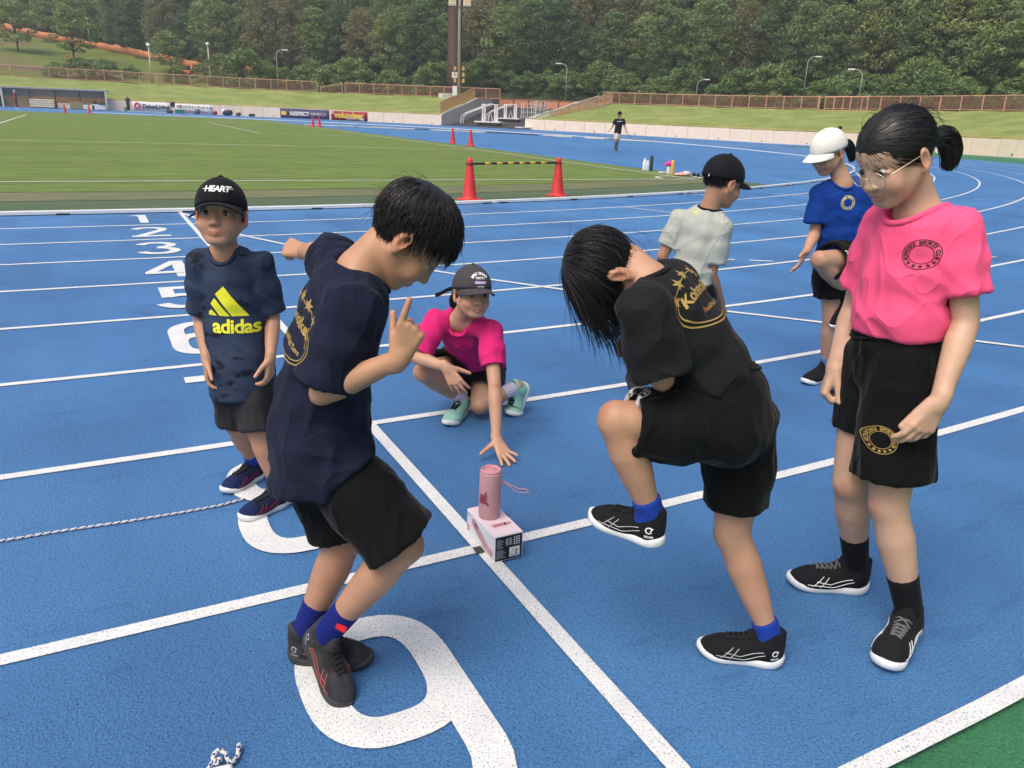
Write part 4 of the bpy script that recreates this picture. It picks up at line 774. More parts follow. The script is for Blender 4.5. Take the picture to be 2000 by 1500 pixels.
# joints of the people, metres (x along the straight, y across the lanes, z up)
POSE = {
  'A': dict(base=(-0.631, 0.625, 0.0), head=(-0.6469, 0.6331, 1.0406), neck=(-0.6441, 0.6542, 0.9219), sR=(-0.7216, 0.6725, 0.8822), sL=(-0.5374, 0.6093, 0.88), eR=(-0.7305, 0.7337, 0.6858), wR=(-0.7315, 0.6438, 0.5556), eL=(-0.5079, 0.6276, 0.6881), wL=(-0.5425, 0.5328, 0.5716), pel=(-0.621, 0.6533, 0.5462), hR=(-0.658, 0.6615, 0.5332), hL=(-0.5842, 0.634, 0.5328), kR=(-0.6543, 0.6935, 0.301), aR=(-0.5902, 0.7953, 0.0567), kL=(-0.5955, 0.5721, 0.3094), aL=(-0.5663, 0.5793, 0.0697), hem=(-0.6172, 0.6513, 0.4187), fwd=(-0.3638, -0.9047, 0.16), up=(0.0746, 0.1415, 1.0), heelR=(-0.5607, 0.8434, 0.0), toeR=(-0.7147, 0.7375, 0.0), heelL=(-0.5346, 0.5692, 0.0), toeL=(-0.691, 0.4965, 0.0)),
  'B': dict(base=(-0.612, -0.378, 0.0), head=(-0.4044, -0.4651, 1.1124), neck=(-0.5129, -0.4305, 1.0423), sR=(-0.558, -0.5311, 0.981), sL=(-0.5303, -0.3083, 1.0371), eR=(-0.6242, -0.5188, 0.803), wR=(-0.4927, -0.6333, 0.895), eL=(-0.511, -0.1263, 1.0286), wL=(-0.5198, 0.0479, 1.0043), pel=(-0.6058, -0.3759, 0.6197), hR=(-0.6098, -0.4416, 0.6363), hL=(-0.6048, -0.3086, 0.5983), kR=(-0.4644, -0.5578, 0.422), aR=(-0.5933, -0.4842, 0.1463), kL=(-0.5455, -0.3568, 0.3548), aL=(-0.6083, -0.3124, 0.0598), hem=(-0.6097, -0.4021, 0.5224), fwd=(0.5238, -0.1857, -0.82), up=(0.745, -0.3023, 0.54), heelR=(-0.6424, -0.2845, 0.0), toeR=(-0.6195, -0.4942, 0.0), heelL=(-0.6861, -0.299, 0.0), toeL=(-0.5004, -0.4147, -0.0)),
  'C': dict(base=(0.425, 1.102, 0.0), head=(0.3783, 0.9236, 0.6523), neck=(0.3692, 1.0188, 0.5186), sR=(0.2654, 1.0622, 0.5034), sL=(0.4557, 0.8941, 0.481), eR=(0.1589, 1.0053, 0.3659), wR=(0.2403, 0.872, 0.349), eL=(0.4187, 0.7666, 0.2813), wL=(0.3847, 0.6657, 0.075), pel=(0.5549, 1.26, 0.2145), hR=(0.4998, 1.2778, 0.2078), hL=(0.6039, 1.2342, 0.2085), kR=(0.2111, 1.0682, 0.2731), aR=(0.4306, 1.1899, 0.0577), kL=(0.501, 1.0791, 0.075), aL=(0.6986, 1.0939, 0.1164), fwd=(-0.0388, -0.9743, 0.06), up=(0.0722, 0.0298, 1.0), heelR=(0.4972, 1.2224, 0.0), toeR=(0.3111, 1.0372, 0.0), heelL=(0.9854, 1.5937, 0.0), toeL=(0.6317, 1.0531, 0.0)),
  'D': dict(base=(0.386, -0.796, 0.0), head=(0.044, -0.5711, 1.0279), neck=(0.1008, -0.6462, 1.0193), sL=(0.0239, -0.7414, 0.9772), sR=(0.2201, -0.5961, 0.9924), eL=(0.0695, -0.7654, 0.8254), wL=(0.1707, -0.5926, 0.8238), eR=(0.279, -0.4915, 0.7985), wR=(0.2338, -0.5355, 0.8286), pel=(0.3043, -0.7478, 0.7171), hL=(0.2457, -0.7905, 0.6849), hR=(0.3875, -0.7126, 0.6477), kL=(0.0018, -0.7071, 0.7121), aL=(0.0886, -0.7528, 0.4771), kR=(0.3765, -0.735, 0.3524), aR=(0.4046, -0.7951, 0.0799), fwd=(0.1295, -0.0117, -0.98), up=(-0.8637, 0.3988, -0.12), heelL=(0.6619, -0.1961, 0.0), toeL=(0.4889, -0.0188, 0.0), heelR=(0.4592, -0.8538, -0.0), toeR=(0.3089, -0.73, 0.0)),
  'E': dict(base=(0.861, -0.826, 0.0), head=(0.7226, -0.7529, 1.3035), neck=(0.8126, -0.7777, 1.1835), sR=(0.8424, -0.6577, 1.1235), sL=(0.8322, -0.8785, 1.142), eR=(0.8624, -0.6005, 0.8875), wR=(0.7818, -0.6371, 0.7382), eL=(0.8608, -0.9274, 0.9237), wL=(0.7632, -0.9664, 0.7406), pel=(0.8391, -0.769, 0.8012), hR=(0.8402, -0.7131, 0.7638), hL=(0.8076, -0.8203, 0.7841), kR=(0.8112, -0.7317, 0.4119), aR=(0.9302, -0.704, 0.082), kL=(0.8043, -0.8637, 0.4063), aL=(0.8614, -0.9165, 0.0752), fwd=(-0.8476, 0.1076, -0.52), up=(-0.468, 0.0771, 0.88), heelR=(0.9925, -0.7263, 0.0), toeR=(0.7878, -0.5864, -0.0), heelL=(0.9211, -0.9203, 0.0), toeL=(0.6998, -1.0111, 0.0)),
  'F': dict(base=(1.505, 0.806, 0.0), head=(1.5655, 0.7747, 1.1179), neck=(1.522, 0.7976, 0.9894), sL=(1.4326, 0.9013, 0.9324), sR=(1.553, 0.7248, 0.9086), eL=(1.3866, 0.9369, 0.7595), wL=(1.4693, 0.995, 0.5931), eR=(1.5235, 0.7403, 0.7004), wR=(1.6499, 0.7867, 0.5461), pel=(1.4811, 0.8418, 0.5848), hL=(1.456, 0.8776, 0.5666), hR=(1.5088, 0.8046, 0.5705), kL=(1.4223, 0.9632, 0.2883), aL=(1.4591, 1.1247, 0.0853), kR=(1.4766, 0.7989, 0.3009), aR=(1.4524, 0.8682, 0.0634), fwd=(0.8942, -0.0192, -0.3), up=(0.2678, -0.0281, 0.96), heelL=(1.445, 1.2836, 0.0), toeL=(1.3526, 1.0333, 0.0), heelR=(1.512, 0.8681, 0.0), toeR=(1.4417, 0.9465, 0.0)),
  'G': dict(base=(2.535, 0.875, 0.0), head=(2.4052, 0.9438, 1.2494), neck=(2.4901, 0.899, 1.1028), sR=(2.4134, 0.9621, 1.0324), sL=(2.6039, 0.8391, 1.0282), eR=(2.401, 0.946, 0.8332), wR=(2.2956, 0.8885, 0.7537), eL=(2.6999, 0.7885, 0.8307), wL=(2.6944, 0.7348, 0.6749), pel=(2.559, 0.8627, 0.7156), hR=(2.5102, 0.8885, 0.6805), hL=(2.5958, 0.8207, 0.6875), kR=(2.5274, 0.8568, 0.379), aR=(2.5976, 0.8763, 0.0933), kL=(2.3078, 0.803, 0.7159), aL=(2.5536, 0.7977, 0.5212), fwd=(-0.8579, 0.0452, -0.45), up=(-0.3796, 0.0305, 0.92), heelR=(2.6521, 0.8987, 0.0), toeR=(2.3945, 0.8635, 0.0), heelL=(4.3681, 2.1875, 0.0), toeL=(4.3019, 2.0229, 0.0)),
  'M': dict(base=(20.644, 29.418, 0.077), head=(20.6809, 29.3984, 1.7389), neck=(20.7078, 29.3842, 1.5516), sR=(20.5426, 29.4713, 1.4792), sL=(20.8912, 29.344, 1.5017), eR=(20.4541, 29.5179, 1.2423), wR=(20.2861, 29.4934, 1.0381), eL=(20.9466, 29.3148, 1.2363), wL=(20.9838, 29.2387, 1.06), pel=(20.6596, 29.4096, 0.9589), hR=(20.6189, 29.431, 0.9126), hL=(20.7218, 29.3994, 0.9156), kR=(20.5319, 29.3073, 0.5556), aR=(20.6691, 29.5176, 0.1776), kL=(20.6674, 29.4055, 0.5542), aL=(20.5993, 29.3283, 0.1491), fwd=(-0.8805, -0.3837, 0.0), up=(0.0, 0.0, 1.0), heelR=(21.8706, 31.3237, 0.0832), toeR=(20.1834, 28.8667, 0.0764), heelL=(21.4225, 30.5139, 0.08), toeL=(19.9729, 28.4112, 0.0743)),
}
PRT = {'adidas': (-0.6566, 0.5251, 0.7244), 'heart': (-0.6495, 0.5214, 1.1245), 'dprint': (0.1909, -0.7163, 0.9798), 'bprint': (-0.6401, -0.42, 0.92), 'cprint': (0.4054, 0.9319, 0.4299), 'ccap': (0.3411, 0.8301, 0.7571), 'ering': (0.6949, -0.8513, 1.0778), 'eshort': (0.6573, -0.9445, 0.6105), 'gring': (2.44, 0.7898, 1.0044), 'gshort': (2.355, 0.6877, 0.8003), 'dshort': (0.0377, -0.7034, 0.7521), 'fring': (1.3877, 0.7328, 0.9813)}
GP = {'ropeA': (-1.4966, 0.6839, 0.0), 'rope0': (-1.4118, 0.6742, 0.0), 'rope1': (-1.2365, 0.6693, 0.0), 'rope2': (-1.0353, 0.6532, 0.0), 'rope3': (-0.855, 0.6466, 0.0), 'rope4': (-0.7342, 0.6484, 0.0), 'rope5': (-0.6458, 0.6666, 0.0), 'knot': (-0.9102, -0.589, 0.0), 'knot2': (-0.8775, -0.5852, 0.0), 'knot3': (-0.9416, -0.5868, 0.0), 'spk': (0.0432, 0.0292, 0.094), 'cone1': (4.728, 10.582, 0.005), 'cone2': (6.731, 11.01, 0.006), 'cf1': (14.339, 33.863, 0.172), 'cf2': (14.21, 31.515, 0.152), 'cf3': (13.574, 57.859, 0.39), 'cf4': (13.844, 57.008, 0.38), 'cs1': (12.774, 55.902, 0.38), 'cs2': (13.245, 49.472, 0.319), 'cd1': (-2.483, 76.417, 0.694), 'cd2': (-0.658, 78.271, 0.695), 'b1': (13.622, 17.657, 0.024), 'b2': (13.589, 17.46, 0.023), 'b3': (13.726, 17.469, 0.022), 'b4': (13.49, 16.335, 0.015), 'b5': (13.335, 15.975, 0.014), 'b6': (13.382, 15.63, 0.011), 'b7': (13.574, 16.703, 0.017), 'sh1': (13.533, 15.293, 0.009), 'sh2': (13.536, 15.125, 0.008), 'pl': (3.39, 100.185, 0.852), 'pd': (-6.619, 88.256, 0.835), 'pq': (32.755, 27.395, -0.0), 'st0': (0.0719, 0.014, 0.2312), 'st1': (0.0932, 0.0028, 0.2172), 'st2': (0.1132, -0.0077, 0.1974), 'st3': (0.133, -0.0181, 0.1889), 'st4': (0.1539, -0.0292, 0.1897), 'st5': (0.1597, -0.0322, 0.1975), 'st6': (0.1475, -0.0258, 0.2026), 'st7': (0.1265, -0.0147, 0.2036), 'st8': (0.1053, -0.0035, 0.2139), 'st9': (0.0839, 0.0077, 0.2298)}
RH = np.array([0.88463, -0.4663, 0.0]); FH = np.array([0.4663, 0.88463, 0.0]); UP = np.array([0, 0, 1.])
# ---------------------------------------------------------------- people
SKIN = dict(M=(0.416, 0.236, 0.154), N=(0.416, 0.236, 0.154), O=(0.416, 0.236, 0.154), Q=(0.416, 0.236, 0.154), A=(0.466, 0.253, 0.159), B=(0.458, 0.245, 0.149), C=(0.483, 0.274, 0.179), D=(0.474, 0.261, 0.166), E=(0.549, 0.337, 0.235), F=(0.433, 0.228, 0.140), G=(0.474, 0.270, 0.174))
M_HAIR = mat('hair', (.012, .0105, .011), .42, .45, var=.25, vscale=40)
M_EYEW = mat('eye white', (.7, .68, .66), .25, .5); M_IRIS = mat('iris', (.012, .008, .006), .12, .6)
def skin_mat(t):
    return mat('skin '+t, SKIN[t], .48, .4, var=.06, vscale=26, bump=.14, bscale=330, sss=.10, attr='skin', bdist=.002)
def bez(a, b, c, t): return (1-t)**2*a+2*t*(1-t)*b+t*t*c
def head_sdf(S, c, R, s, lid=1., mouth='closed', ears=(1, 1), smile=0.):
    T = lambda x, y, z: c+s*(x*R[0]+y*R[1]+z*R[2])
    E_ = lambda p, r, k=.012, op='u': S.ell(T(*p), np.array(r)*s, R, k*s, op)
    E_((0, -.012, .030), (.0735, .090, .079), .02); E_((0, .030, .026), (.060, .054, .055), .02); E_((0, .026, -.032), (.0605, .060, .054), .02)
    E_((0, .028, -.062), (.049, .051, .040), .02); E_((0, .0655, -.0905), (.019, .015, .014), .014)
    for q in (-1, 1):
        E_((q*.034, .056, -.038), (.027, .024, .026), .02)
        S.cone(T(q*.054, -.002, -.042), T(q*.020, .058, -.086), .018*s, .016*s, .02*s)
        E_((q*.031, .0850, -.001), (.0175, .0105, .0100), .012, 's')                       # eye sockets
        e = T(q*.031, .0640, -.001)
        u = .0100*lid-.0024; l = -.0082
        S.chain([T(q*.0165, .0715, -.002), T(q*.024, .0755, u*.8), T(q*.032, .0765, u+.0012), T(q*.040, .0735, u*.85), T(q*.047, .0665, -.001)], [.0022*s, .0026*s, .0027*s, .0026*s, .0022*s], .005*s)
        S.chain([T(q*.0165, .0715, -.003), T(q*.026, .0745, l), T(q*.036, .0740, l), T(q*.047, .0665, -.003)], [.0020*s, .0025*s, .0025*s, .0022*s], .007*s)
        E_((q*.0118, .0885, -.0345), (.0078, .0085, .0072), .006)
        E_((q*.0065, .0935, -.0400), (.003, .004, .003), .003, 's')                        # nostrils
        if ears[0 if q > 0 else 1]:
            Re = np.array([nrm(R[0]*.93-R[1]*.35*q), nrm(R[1]*.93+R[0]*.35*q), R[2]])
            S.ell(T(q*.0790, -.012, -.010), np.array((.0080, .0180, .0285))*s, Re, .010*s)
            S.ell(T(q*.0860, -.006, -.009), np.array((.0060, .0100, .0170))*s, Re, .006*s, 's')
            S.ell(T(q*.0770, -.004, -.036), np.array((.0075, .0085, .009))*s, Re, .006*s)
    S.cone(T(0, .0785, .004), T(0, .0945, -.0295), .0070*s, .0092*s, .012*s); E_((0, .0950, -.0315), (.0102, .0085, .0080), .006)
    S.chain([T(-.0235-smile*.6, .0755, -.0630+smile), T(-.010, .0858, -.0600), T(0, .0868, -.0612), T(.010, .0858, -.0600), T(.0235+smile*.6, .0755, -.0630+smile)], [.0018*s, .0030*s, .0031*s, .0030*s, .0018*s], .010*s)
    S.chain([T(-.020-smile*.6, .0760, -.0665+smile), T(0, .0848, -.0695-smile*.5), T(.020+smile*.6, .0760, -.0665+smile)], [.0022*s, .0038*s, .0022*s], .010*s)
    g = .0007 if mouth == 'closed' else .0034
    S.chain([T(-.022-smile*.5, .0820, -.0640+smile*.9), T(0, .0925, -.0650-smile*.2), T(.022+smile*.5, .0820, -.0640+smile*.9)], [g*s*.6, g*s*1.3, g*s*.6], .003*s, 's')
    return T
def hand_sdf(S, w, d, n, t, q=1., curl=((15, 25, 15),)*4, spread=(6, 2, -3, -8), thumb=(.62, .72, .28), tc=12):
    """w wrist, d finger direction, n palm normal (fingers curl towards it), t towards the thumb"""
    d = nrm(d); t = nrm(np.asarray(t)-d*np.dot(d, t)); n_ = np.cross(d, t); n = n_ if np.dot(n_, n) > 0 else -n_
    off = (.0255, .009, -.008, -.0245); kn = (.078, .081, .077, .069); Ls = (.060, .067, .061, .047); tips = []
    for i in range(4):
        k = w+q*(d*kn[i]+t*off[i]+n*-.002); S.cone(w+q*(t*off[i]*.45+d*.006), k, .0135*q, .0098*q, .010*q)
        a = math.radians(spread[i]); fd = nrm(d*math.cos(a)+t*math.sin(a)); p = k; ang = 0; pts = [k]
        for j, fr in enumerate((.44, .31, .25)):
            ang += math.radians(curl[i][j]); p = p+q*Ls[i]*fr*(fd*math.cos(ang)+n*math.sin(ang)); pts.append(p)
        r0 = (.0084, .0086, .0082, .0073)[i]*q
        S.chain(pts, [r0*1.05, r0, r0*.93, r0*.80], .0028*q); tips.append(p)
    td = nrm(d*thumb[0]+t*thumb[1]+n*thumb[2]); b0 = w+q*(d*.014+t*.016+n*.004); b1 = b0+q*td*.034
    td2 = nrm(td*math.cos(math.radians(tc))+nrm(d-t*.3)*math.sin(math.radians(tc))); b2 = b1+q*td2*.028; b3 = b2+q*td2*.022
    S.chain([b0, b1, b2, b3], [.0150*q, .0108*q, .0092*q, .0076*q], .008*q); tips.append(b3)
    S.cone(w-d*.02*q, w+d*.012*q, .0195*q, .0175*q, .012*q)
    return tips
def limb(S, a, b, r, k=.02, mid=None):
    """tapered limb; mid=(fraction, radius) gives the muscle bulge"""
    if mid: m = a+(b-a)*mid[0]; S.chain([a, m, b], [r[0], mid[1], r[1]], k)
    else: S.cone(a, b, r[0], r[1], k)
def colour(o, V, tone, marks):
    """skin tint per vertex: marks = (points, radius, colour)"""
    c = np.tile(np.array([*tone, 1.]), (len(V), 1))
    n1, n2 = vnoise(V*16, 3), vnoise(V*38, 9); c[:, 0] *= 1+.035*n1; c[:, 1] *= 1+.055*n1+.035*n2; c[:, 2] *= 1+.06*n1+.045*n2
    for P, r, col in marks:
        d = np.min([np.linalg.norm(V-np.asarray(p), axis=1) for p in P], 0); w = np.clip(1.6*(1-d/r), 0, 1)[:, None]
        c[:, :3] = c[:, :3]*(1-w)+np.array(col)*w
    a = o.data.color_attributes.new('skin', 'FLOAT_COLOR', 'POINT'); a.data.foreach_set('color', c.ravel().astype(np.float32))
def cut(V, Q, keep):
    m = keep(V[Q].mean(1)); Q = Q[m]; u, inv = np.unique(Q.ravel(), return_inverse=True); return V[u], inv.reshape(-1, 4)
def merge(parts):
    V = []; Q = []; n = 0
    for v, q in parts: V.append(v); Q.append(q+n); n += len(v)
    return np.concatenate(V), np.concatenate(Q)
class Person:
    def __init__(s, key, H, label, group='children warming up on the track', lid=1., mouth='closed', hs=None, ears=(1, 1), feet=None, res=1., smile=0.):
        s.key = key; s.J = {k: np.array(v) for k, v in POSE[key].items()}; J = s.J; s.k = k = H/1.4; s.label = label; s.group = group
        s.feet = {}; s.res = res; s.lid = lid
        for q, f in (feet or {}).items():                                                   # f = dict(o=heel, fwd, up, L, bend) or dict(ankle=1, ...)
            f.setdefault('up', (0, 0, 1)); f.setdefault('bend', 0)
            if 'o' not in f: f['o'] = J['a'+q]-(shoe_xf(q, (0, 0, 0), f['fwd'], f['up'], f['L'], f['bend'])(ANKLE)[0])
            s.feet[q] = f; J['a'+q] = shoe_xf(q, f['o'], f['fwd'], f['up'], f['L'], f['bend'])(ANKLE)[0]
        s.base = np.array(J['base']); s.hs = hs or (.94 if H > 1.25 else .90)
        s.R = frame(J['fwd'], J['up']); s.body = Sdf(); B = s.body; s.marks = []; s.fine = []
        s.T = head_sdf(B, J['head'], s.R, s.hs, lid, mouth, ears, smile); s.smile = smile
        hr = s.hs; hb = s.T(0, -.022, -.045)
        B.cone(hb, J['neck']+(hb-J['neck'])*.05, .043*hr, .046*k**.5, .02); s.hb = hb
        s.X = nrm(J['sR']-J['sL']); s.U = nrm(J['neck']-J['pel']); s.F = nrm(np.cross(s.U, s.X)); s.XP = nrm(J['hR']-J['hL'])
        # trunk under the clothes
        B.loft([(J['neck']-s.U*.02, s.X, .055*k, .045*k), (J['neck']-s.U*.09*k, s.X, .095*k, .050*k), (J['neck']+(J['pel']-J['neck'])*.5, s.X, .085*k, .050*k), (J['pel'], s.XP, .085*k, .060*k)], .03, flat0=False, flat1=False)
        for q in 'RL':
            B.cone(J['neck']-s.U*.035*k, J['s'+q], .036*k, .028*k, .03)
            mix_ = lambda a_, b_, t_: J[a_+q]+(J[b_+q]-J[a_+q])*t_
            B.chain([J['s'+q], mix_('s', 'e', .4), mix_('s', 'e', .8), J['e'+q], mix_('e', 'w', .25), mix_('e', 'w', .6), J['w'+q]], [.030*k, .0350*k, .0315*k, .0295*k, .0325*k, .0270*k, .0200*k], .02)
            B.ell(J['e'+q]-nrm(nrm(J['s'+q]-J['e'+q])+nrm(J['w'+q]-J['e'+q])+1e-6)*.010*k, np.array((.020, .020, .020))*k, None, .012)
            B.chain([J['h'+q], mix_('h', 'k', .5), mix_('h', 'k', .88), J['k'+q], mix_('k', 'a', .14), mix_('k', 'a', .32), mix_('k', 'a', .58), mix_('k', 'a', .86), J['a'+q]-nrm(J['k'+q]-J['a'+q])*.02], [.072*k, .063*k, .0510*k, .0475*k, .0450*k, .0480*k, .0405*k, .0290*k, .0300*k], .03)
            kd = nrm(nrm(J['k'+q]-J['h'+q])-nrm(J['a'+q]-J['k'+q])+1e-6); B.ell(J['k'+q]+kd*.012*k, np.array((.034, .034, .040))*k, None, .016)
    def hand(s, q, d, n, t, **kw):
        w = s.J['w'+q]; tips = hand_sdf(s.body, w, d, n, t, s.k*kw.pop('size', .93), **kw); s.fine.append((w, nrm(d), .0026))
        s.marks.append((tips, .010, tuple(np.array(SKIN[s.key])*np.array((1.12, .98, .95)))))
        return tips
    def build_body(s):
        J = s.J; B = s.body; parts = []
        hl = [s.T(x, y, z) for x in (-.1, .1) for y in (-.12, .125) for z in (-.13, .13)]; lo, hi = np.min(hl, 0), np.max(hl, 0)
        nd = s.R[2]; c0 = s.T(0, -.01, -.098)
        hv, hq = B.mesh(.0029*s.res, lo, hi, 1); hk = lambda C, m=0: ((C-c0)@nd > m) & (np.linalg.norm(C-s.T(0, 0, 0), axis=1) < .16-m)
        parts.append(cut(hv, hq, hk)); far = [lambda C: ~hk(C, .009)]
        for w, d, h in s.fine:
            r = .155*s.k; c = w+d*.07*s.k; v, q = B.mesh(h*s.res, c-r, c+r, 1)
            kf = lambda C, m=0, w=w, d=d: (((C-w)@d) > -.012+m) & (np.linalg.norm(C-w-d*.07*s.k, axis=1) < .125*s.k-m)
            parts.append(cut(v, q, kf)); far.append(lambda C, kf=kf: ~kf(C, .009))
        v, q = B.mesh(.0068*s.res, smooth=2); parts.append(cut(v, q, lambda C: np.all([f(C) for f in far], 0)))
        V, Q = merge(parts)
        o = obj('person', V, Q, skin_mat(s.key), None, True, s.base); tag(o, s.label, 'person', s.group)
        T = s.T; t = np.array(SKIN[s.key])
        lips = [T(x, .0895-abs(x)*.42, z) for x in (-.021, -.014, -.007, 0, .007, .014, .021) for z in (-.0612, -.0682)]
        s.marks += [(lips, .0078*s.hs, (t*np.array((.94, .68, .70))).tolist()), ([T(.04, .06, -.035), T(-.04, .06, -.035)], .040, (t*np.array((1.06, .93, .92))).tolist()),
                    ([T(.083, -.01, -.01), T(-.083, -.01, -.01)], .03, (t*np.array((1.04, .84, .80))).tolist())]
        for q in 'RL':
            kd = nrm(nrm(J['k'+q]-J['h'+q])-nrm(J['a'+q]-J['k'+q])+1e-6); s.marks.append(([J['k'+q]+kd*.045*s.k], .042*s.k, (t*np.array((.90, .78, .74))).tolist())); ed = -nrm(nrm(J['s'+q]-J['e'+q])+nrm(J['w'+q]-J['e'+q])+1e-6); s.marks.append(([J['e'+q]+ed*.03*s.k], .028*s.k, (t*np.array((.90, .78, .74))).tolist()))
        colour(o, V, SKIN[s.key], s.marks); s.o = o; s.bv = bvh(hv, hq)
        if s.smile:
            MB().tube([T(-.015, .0775, -.0635+s.smile*.4), T(-.007, .0835, -.0640), T(0, .0850, -.0645), T(.007, .0835, -.0640), T(.015, .0775, -.0635+s.smile*.4)], [.0012, .0026, .0028, .0026, .0012], 6).build('teeth', mat('teeth', (.72, .68, .60), .3, .5), o, True)
        # eyes and brows
        for q in (-1, 1):
            g = nrm(s.R[1]+s.R[0]*getattr(s, 'gaze', 0)+s.R[2]*getattr(s, 'gazez', 0)); c = T(q*.031, .0655, -.001)
            m = MB(); m.lathe([(r_*.0131*s.hs, z_*.0131*s.hs) for r_, z_ in ((.02, -1), (.5, -.87), (.87, -.5), (1, 0), (.87, .5), (.62, .785), (.30, .954), (.02, 1.0))], c, 16, 0, frame(s.R[2], g))
            e = m.build('eye', M_EYEW, o, True)
            m = MB(); m.lathe([(.0080*s.hs, .0106*s.hs), (.0076*s.hs, .0120*s.hs), (.0050*s.hs, .0136*s.hs), (.001, .0142*s.hs)], c, 14, 0, frame(s.R[2], g)); m.build('iris', M_IRIS, e, True)
            if s.res < 2:
                lu = .0100*getattr(s, 'lid', 1)-.0024; MB().tube([T(q*.0170, .0735, -.0015), T(q*.024, .0785, lu*.75-.0012), T(q*.032, .0795, lu-.0010), T(q*.040, .0765, lu*.8-.0012), T(q*.0485, .0690, -.001)], [.0005, .0011, .0013, .0012, .0005], 5).build('eyelash', M_HAIR, o, True)
            V_, F_ = ribbon2d([(-.020, -.003), (-.010, .002), (.002, .003), (.014, .0005), (.021, -.005)], [.003, .0062, .0058, .004, .0015])
            decal('eyebrow', (V_*s.hs*np.array([q*1., 1]), F_), T(q*.033, .10, .021), s.R[0], s.R[2], M_HAIR, s.bv, o, .0012, .006)
        return o
    def mesh_part(s, name, S, h, m, wr=(), smooth=2, parent=None):
        V, Q = S.mesh(h*s.res, smooth=smooth)
        for axes, sc, amp, seed in wr: V = wrinkle(V, Q, axes, sc, amp, seed)
        o = obj(name, V, Q, m, parent or s.o, True); return o, bvh(V, Q)
    def shirt(s, m, hem=1.1, w=(.135, .128, .125, .130), dp=(.085, .092, .092, .098), bow=0., side=0., sl=(.8, .8), sr=.060, cuff=.068, folds=(), neckr=.058, seed=1, amp=.0032, collar=None, cshift=0, ext=None, h=.0066, drop=0, cuffs=None, drape=(), scoop=1.):
        J = s.J; k = s.k; N = J['neck']+s.U*.005; P = J['pel']; C = (N+P)/2+s.F*bow+s.X*side; S = Sdf()
        E = ext if ext is not None else P+(P-C)*2*(hem-1)
        hm = min(hem, 1.); ts = [t for t in (.02, .10, .24, .45, .68, .86) if t < hm-.06]+[hm]
        pts = [bez(N, C, P, t) for t in ts]
        if hem > 1: ts.append(hem); pts.append(E)
        elif ext is not None: pts[-1] = E
        kx = (.02, .10, min(.28, hem*.4), hem*.62, hem)
        ws = np.interp(ts, kx, (w[0]*.50, w[0]*.86, w[1], w[2], w[3])); ds = np.interp(ts, kx, (.042, .068, dp[1], dp[2], dp[3]))
        rings = [(p_, s.X*(1-min(t_, 1))+s.XP*min(t_, 1), a_*k, b_*k) for p_, t_, a_, b_ in zip(pts, ts, ws, ds)]
        S.loft(rings, .03, flat0=False)
        cu2 = cuffs or (cuff, cuff); sr0 = sr
        for i, q in enumerate('RL'):
            cuff = cu2[i]; sr = min(sr0, cuff)
            S.cone(N-s.U*.035*k, J['s'+q]-s.U*.010*k, .040*k, (sr-.012)*k, .03)
            a, b = J['s'+q], J['s'+q]+(J['e'+q]-J['s'+q])*sl[i]; ax = nrm(np.cross(b-a, s.F)); d = nrm(b-a)
            S.loft([(a-d*.012, ax, sr*.92*k, sr*.90*k), (a+(b-a)*.5, ax, sr*1.02*k, sr*.98*k), (b, ax, cuff*k, cuff*.92*k)], .028, flat0=False)
        for q, fr, r_ in drape:
            a, b = J['h'+q], J['h'+q]+(J['k'+q]-J['h'+q])*fr; ax = nrm(np.cross(b-a, s.F)); S.loft([(a-nrm(b-a)*.01, ax, r_*k, r_*k), (b, ax, r_*1.04*k, r_*1.04*k)], .03, flat0=False)
        for f in folds: S.cone(f[0], f[1], f[2], f[3], f[4] if len(f) > 4 else .03, f[5] if len(f) > 5 else 'u')
        for i, q in enumerate('RL'):                                                        # open sleeve ends
            cuff = cu2[i]
            a, b = J['s'+q], J['s'+q]+(J['e'+q]-J['s'+q])*sl[i]; d = nrm(b-a); ax = nrm(np.cross(d, s.F))
            S.loft([(b-d*.022, ax, (cuff-.017)*k, (cuff*.92-.017)*k), (b+d*.03, ax, (cuff-.014)*k, (cuff*.92-.014)*k)], .004, 's', flat0=False)
        nd = nrm(s.hb-J['neck']); nd = nrm(nd+s.U*.6); nc = J['neck']+s.F*(.004+cshift)*k
        S.cone(nc-nd*.012-s.F*.0, nc+nd*.10, neckr*k*.92, neckr*k*1.12, .012, 's'); S.ell(nc+s.F*.035*k-s.U*(.012+drop)*k, np.array((.048, .040, .034))*k*scoop, np.array([s.X, s.F, s.U]), .012, 's')
        ax3 = np.array([s.X, s.F, s.U]); dg = np.array([nrm(s.X+s.U*.8), s.F, nrm(s.U-s.X*.8)])
        o, b = s.mesh_part('shirt', S, h, m, [(ax3, (19, 19, 3.2), amp*.8, seed), (dg, (5, 7, 24), amp*.55, seed+3), (ax3, (7, 7, 9), amp*.6, seed+8)], 2); s.sh = o; s.shb = b
        rp = []
        for i in range(28):                                                                 # ribbed collar
            t = 2*math.pi*i/28; q = nc+nd*(.006)+s.X*math.cos(t)*(neckr*1.06*k)+s.F*(math.sin(t)*(neckr*1.12)+(.020 if math.sin(t) > 0 else 0)*math.sin(t))*k-s.U*(.030+drop)*k*max(0, math.sin(t))**1.5
            hnear = b.find_nearest(Vector(q)); rp.append(np.array(hnear[0])*.75+q*.25)
        rp = np.array(rp); 
        for _ in range(3): rp = (np.roll(rp, 1, 0)+np.roll(rp, -1, 0)+2*rp)/4
        MB().tube(rp, .0075*k, 8, closed=True).build('collar', collar or m, o, True)
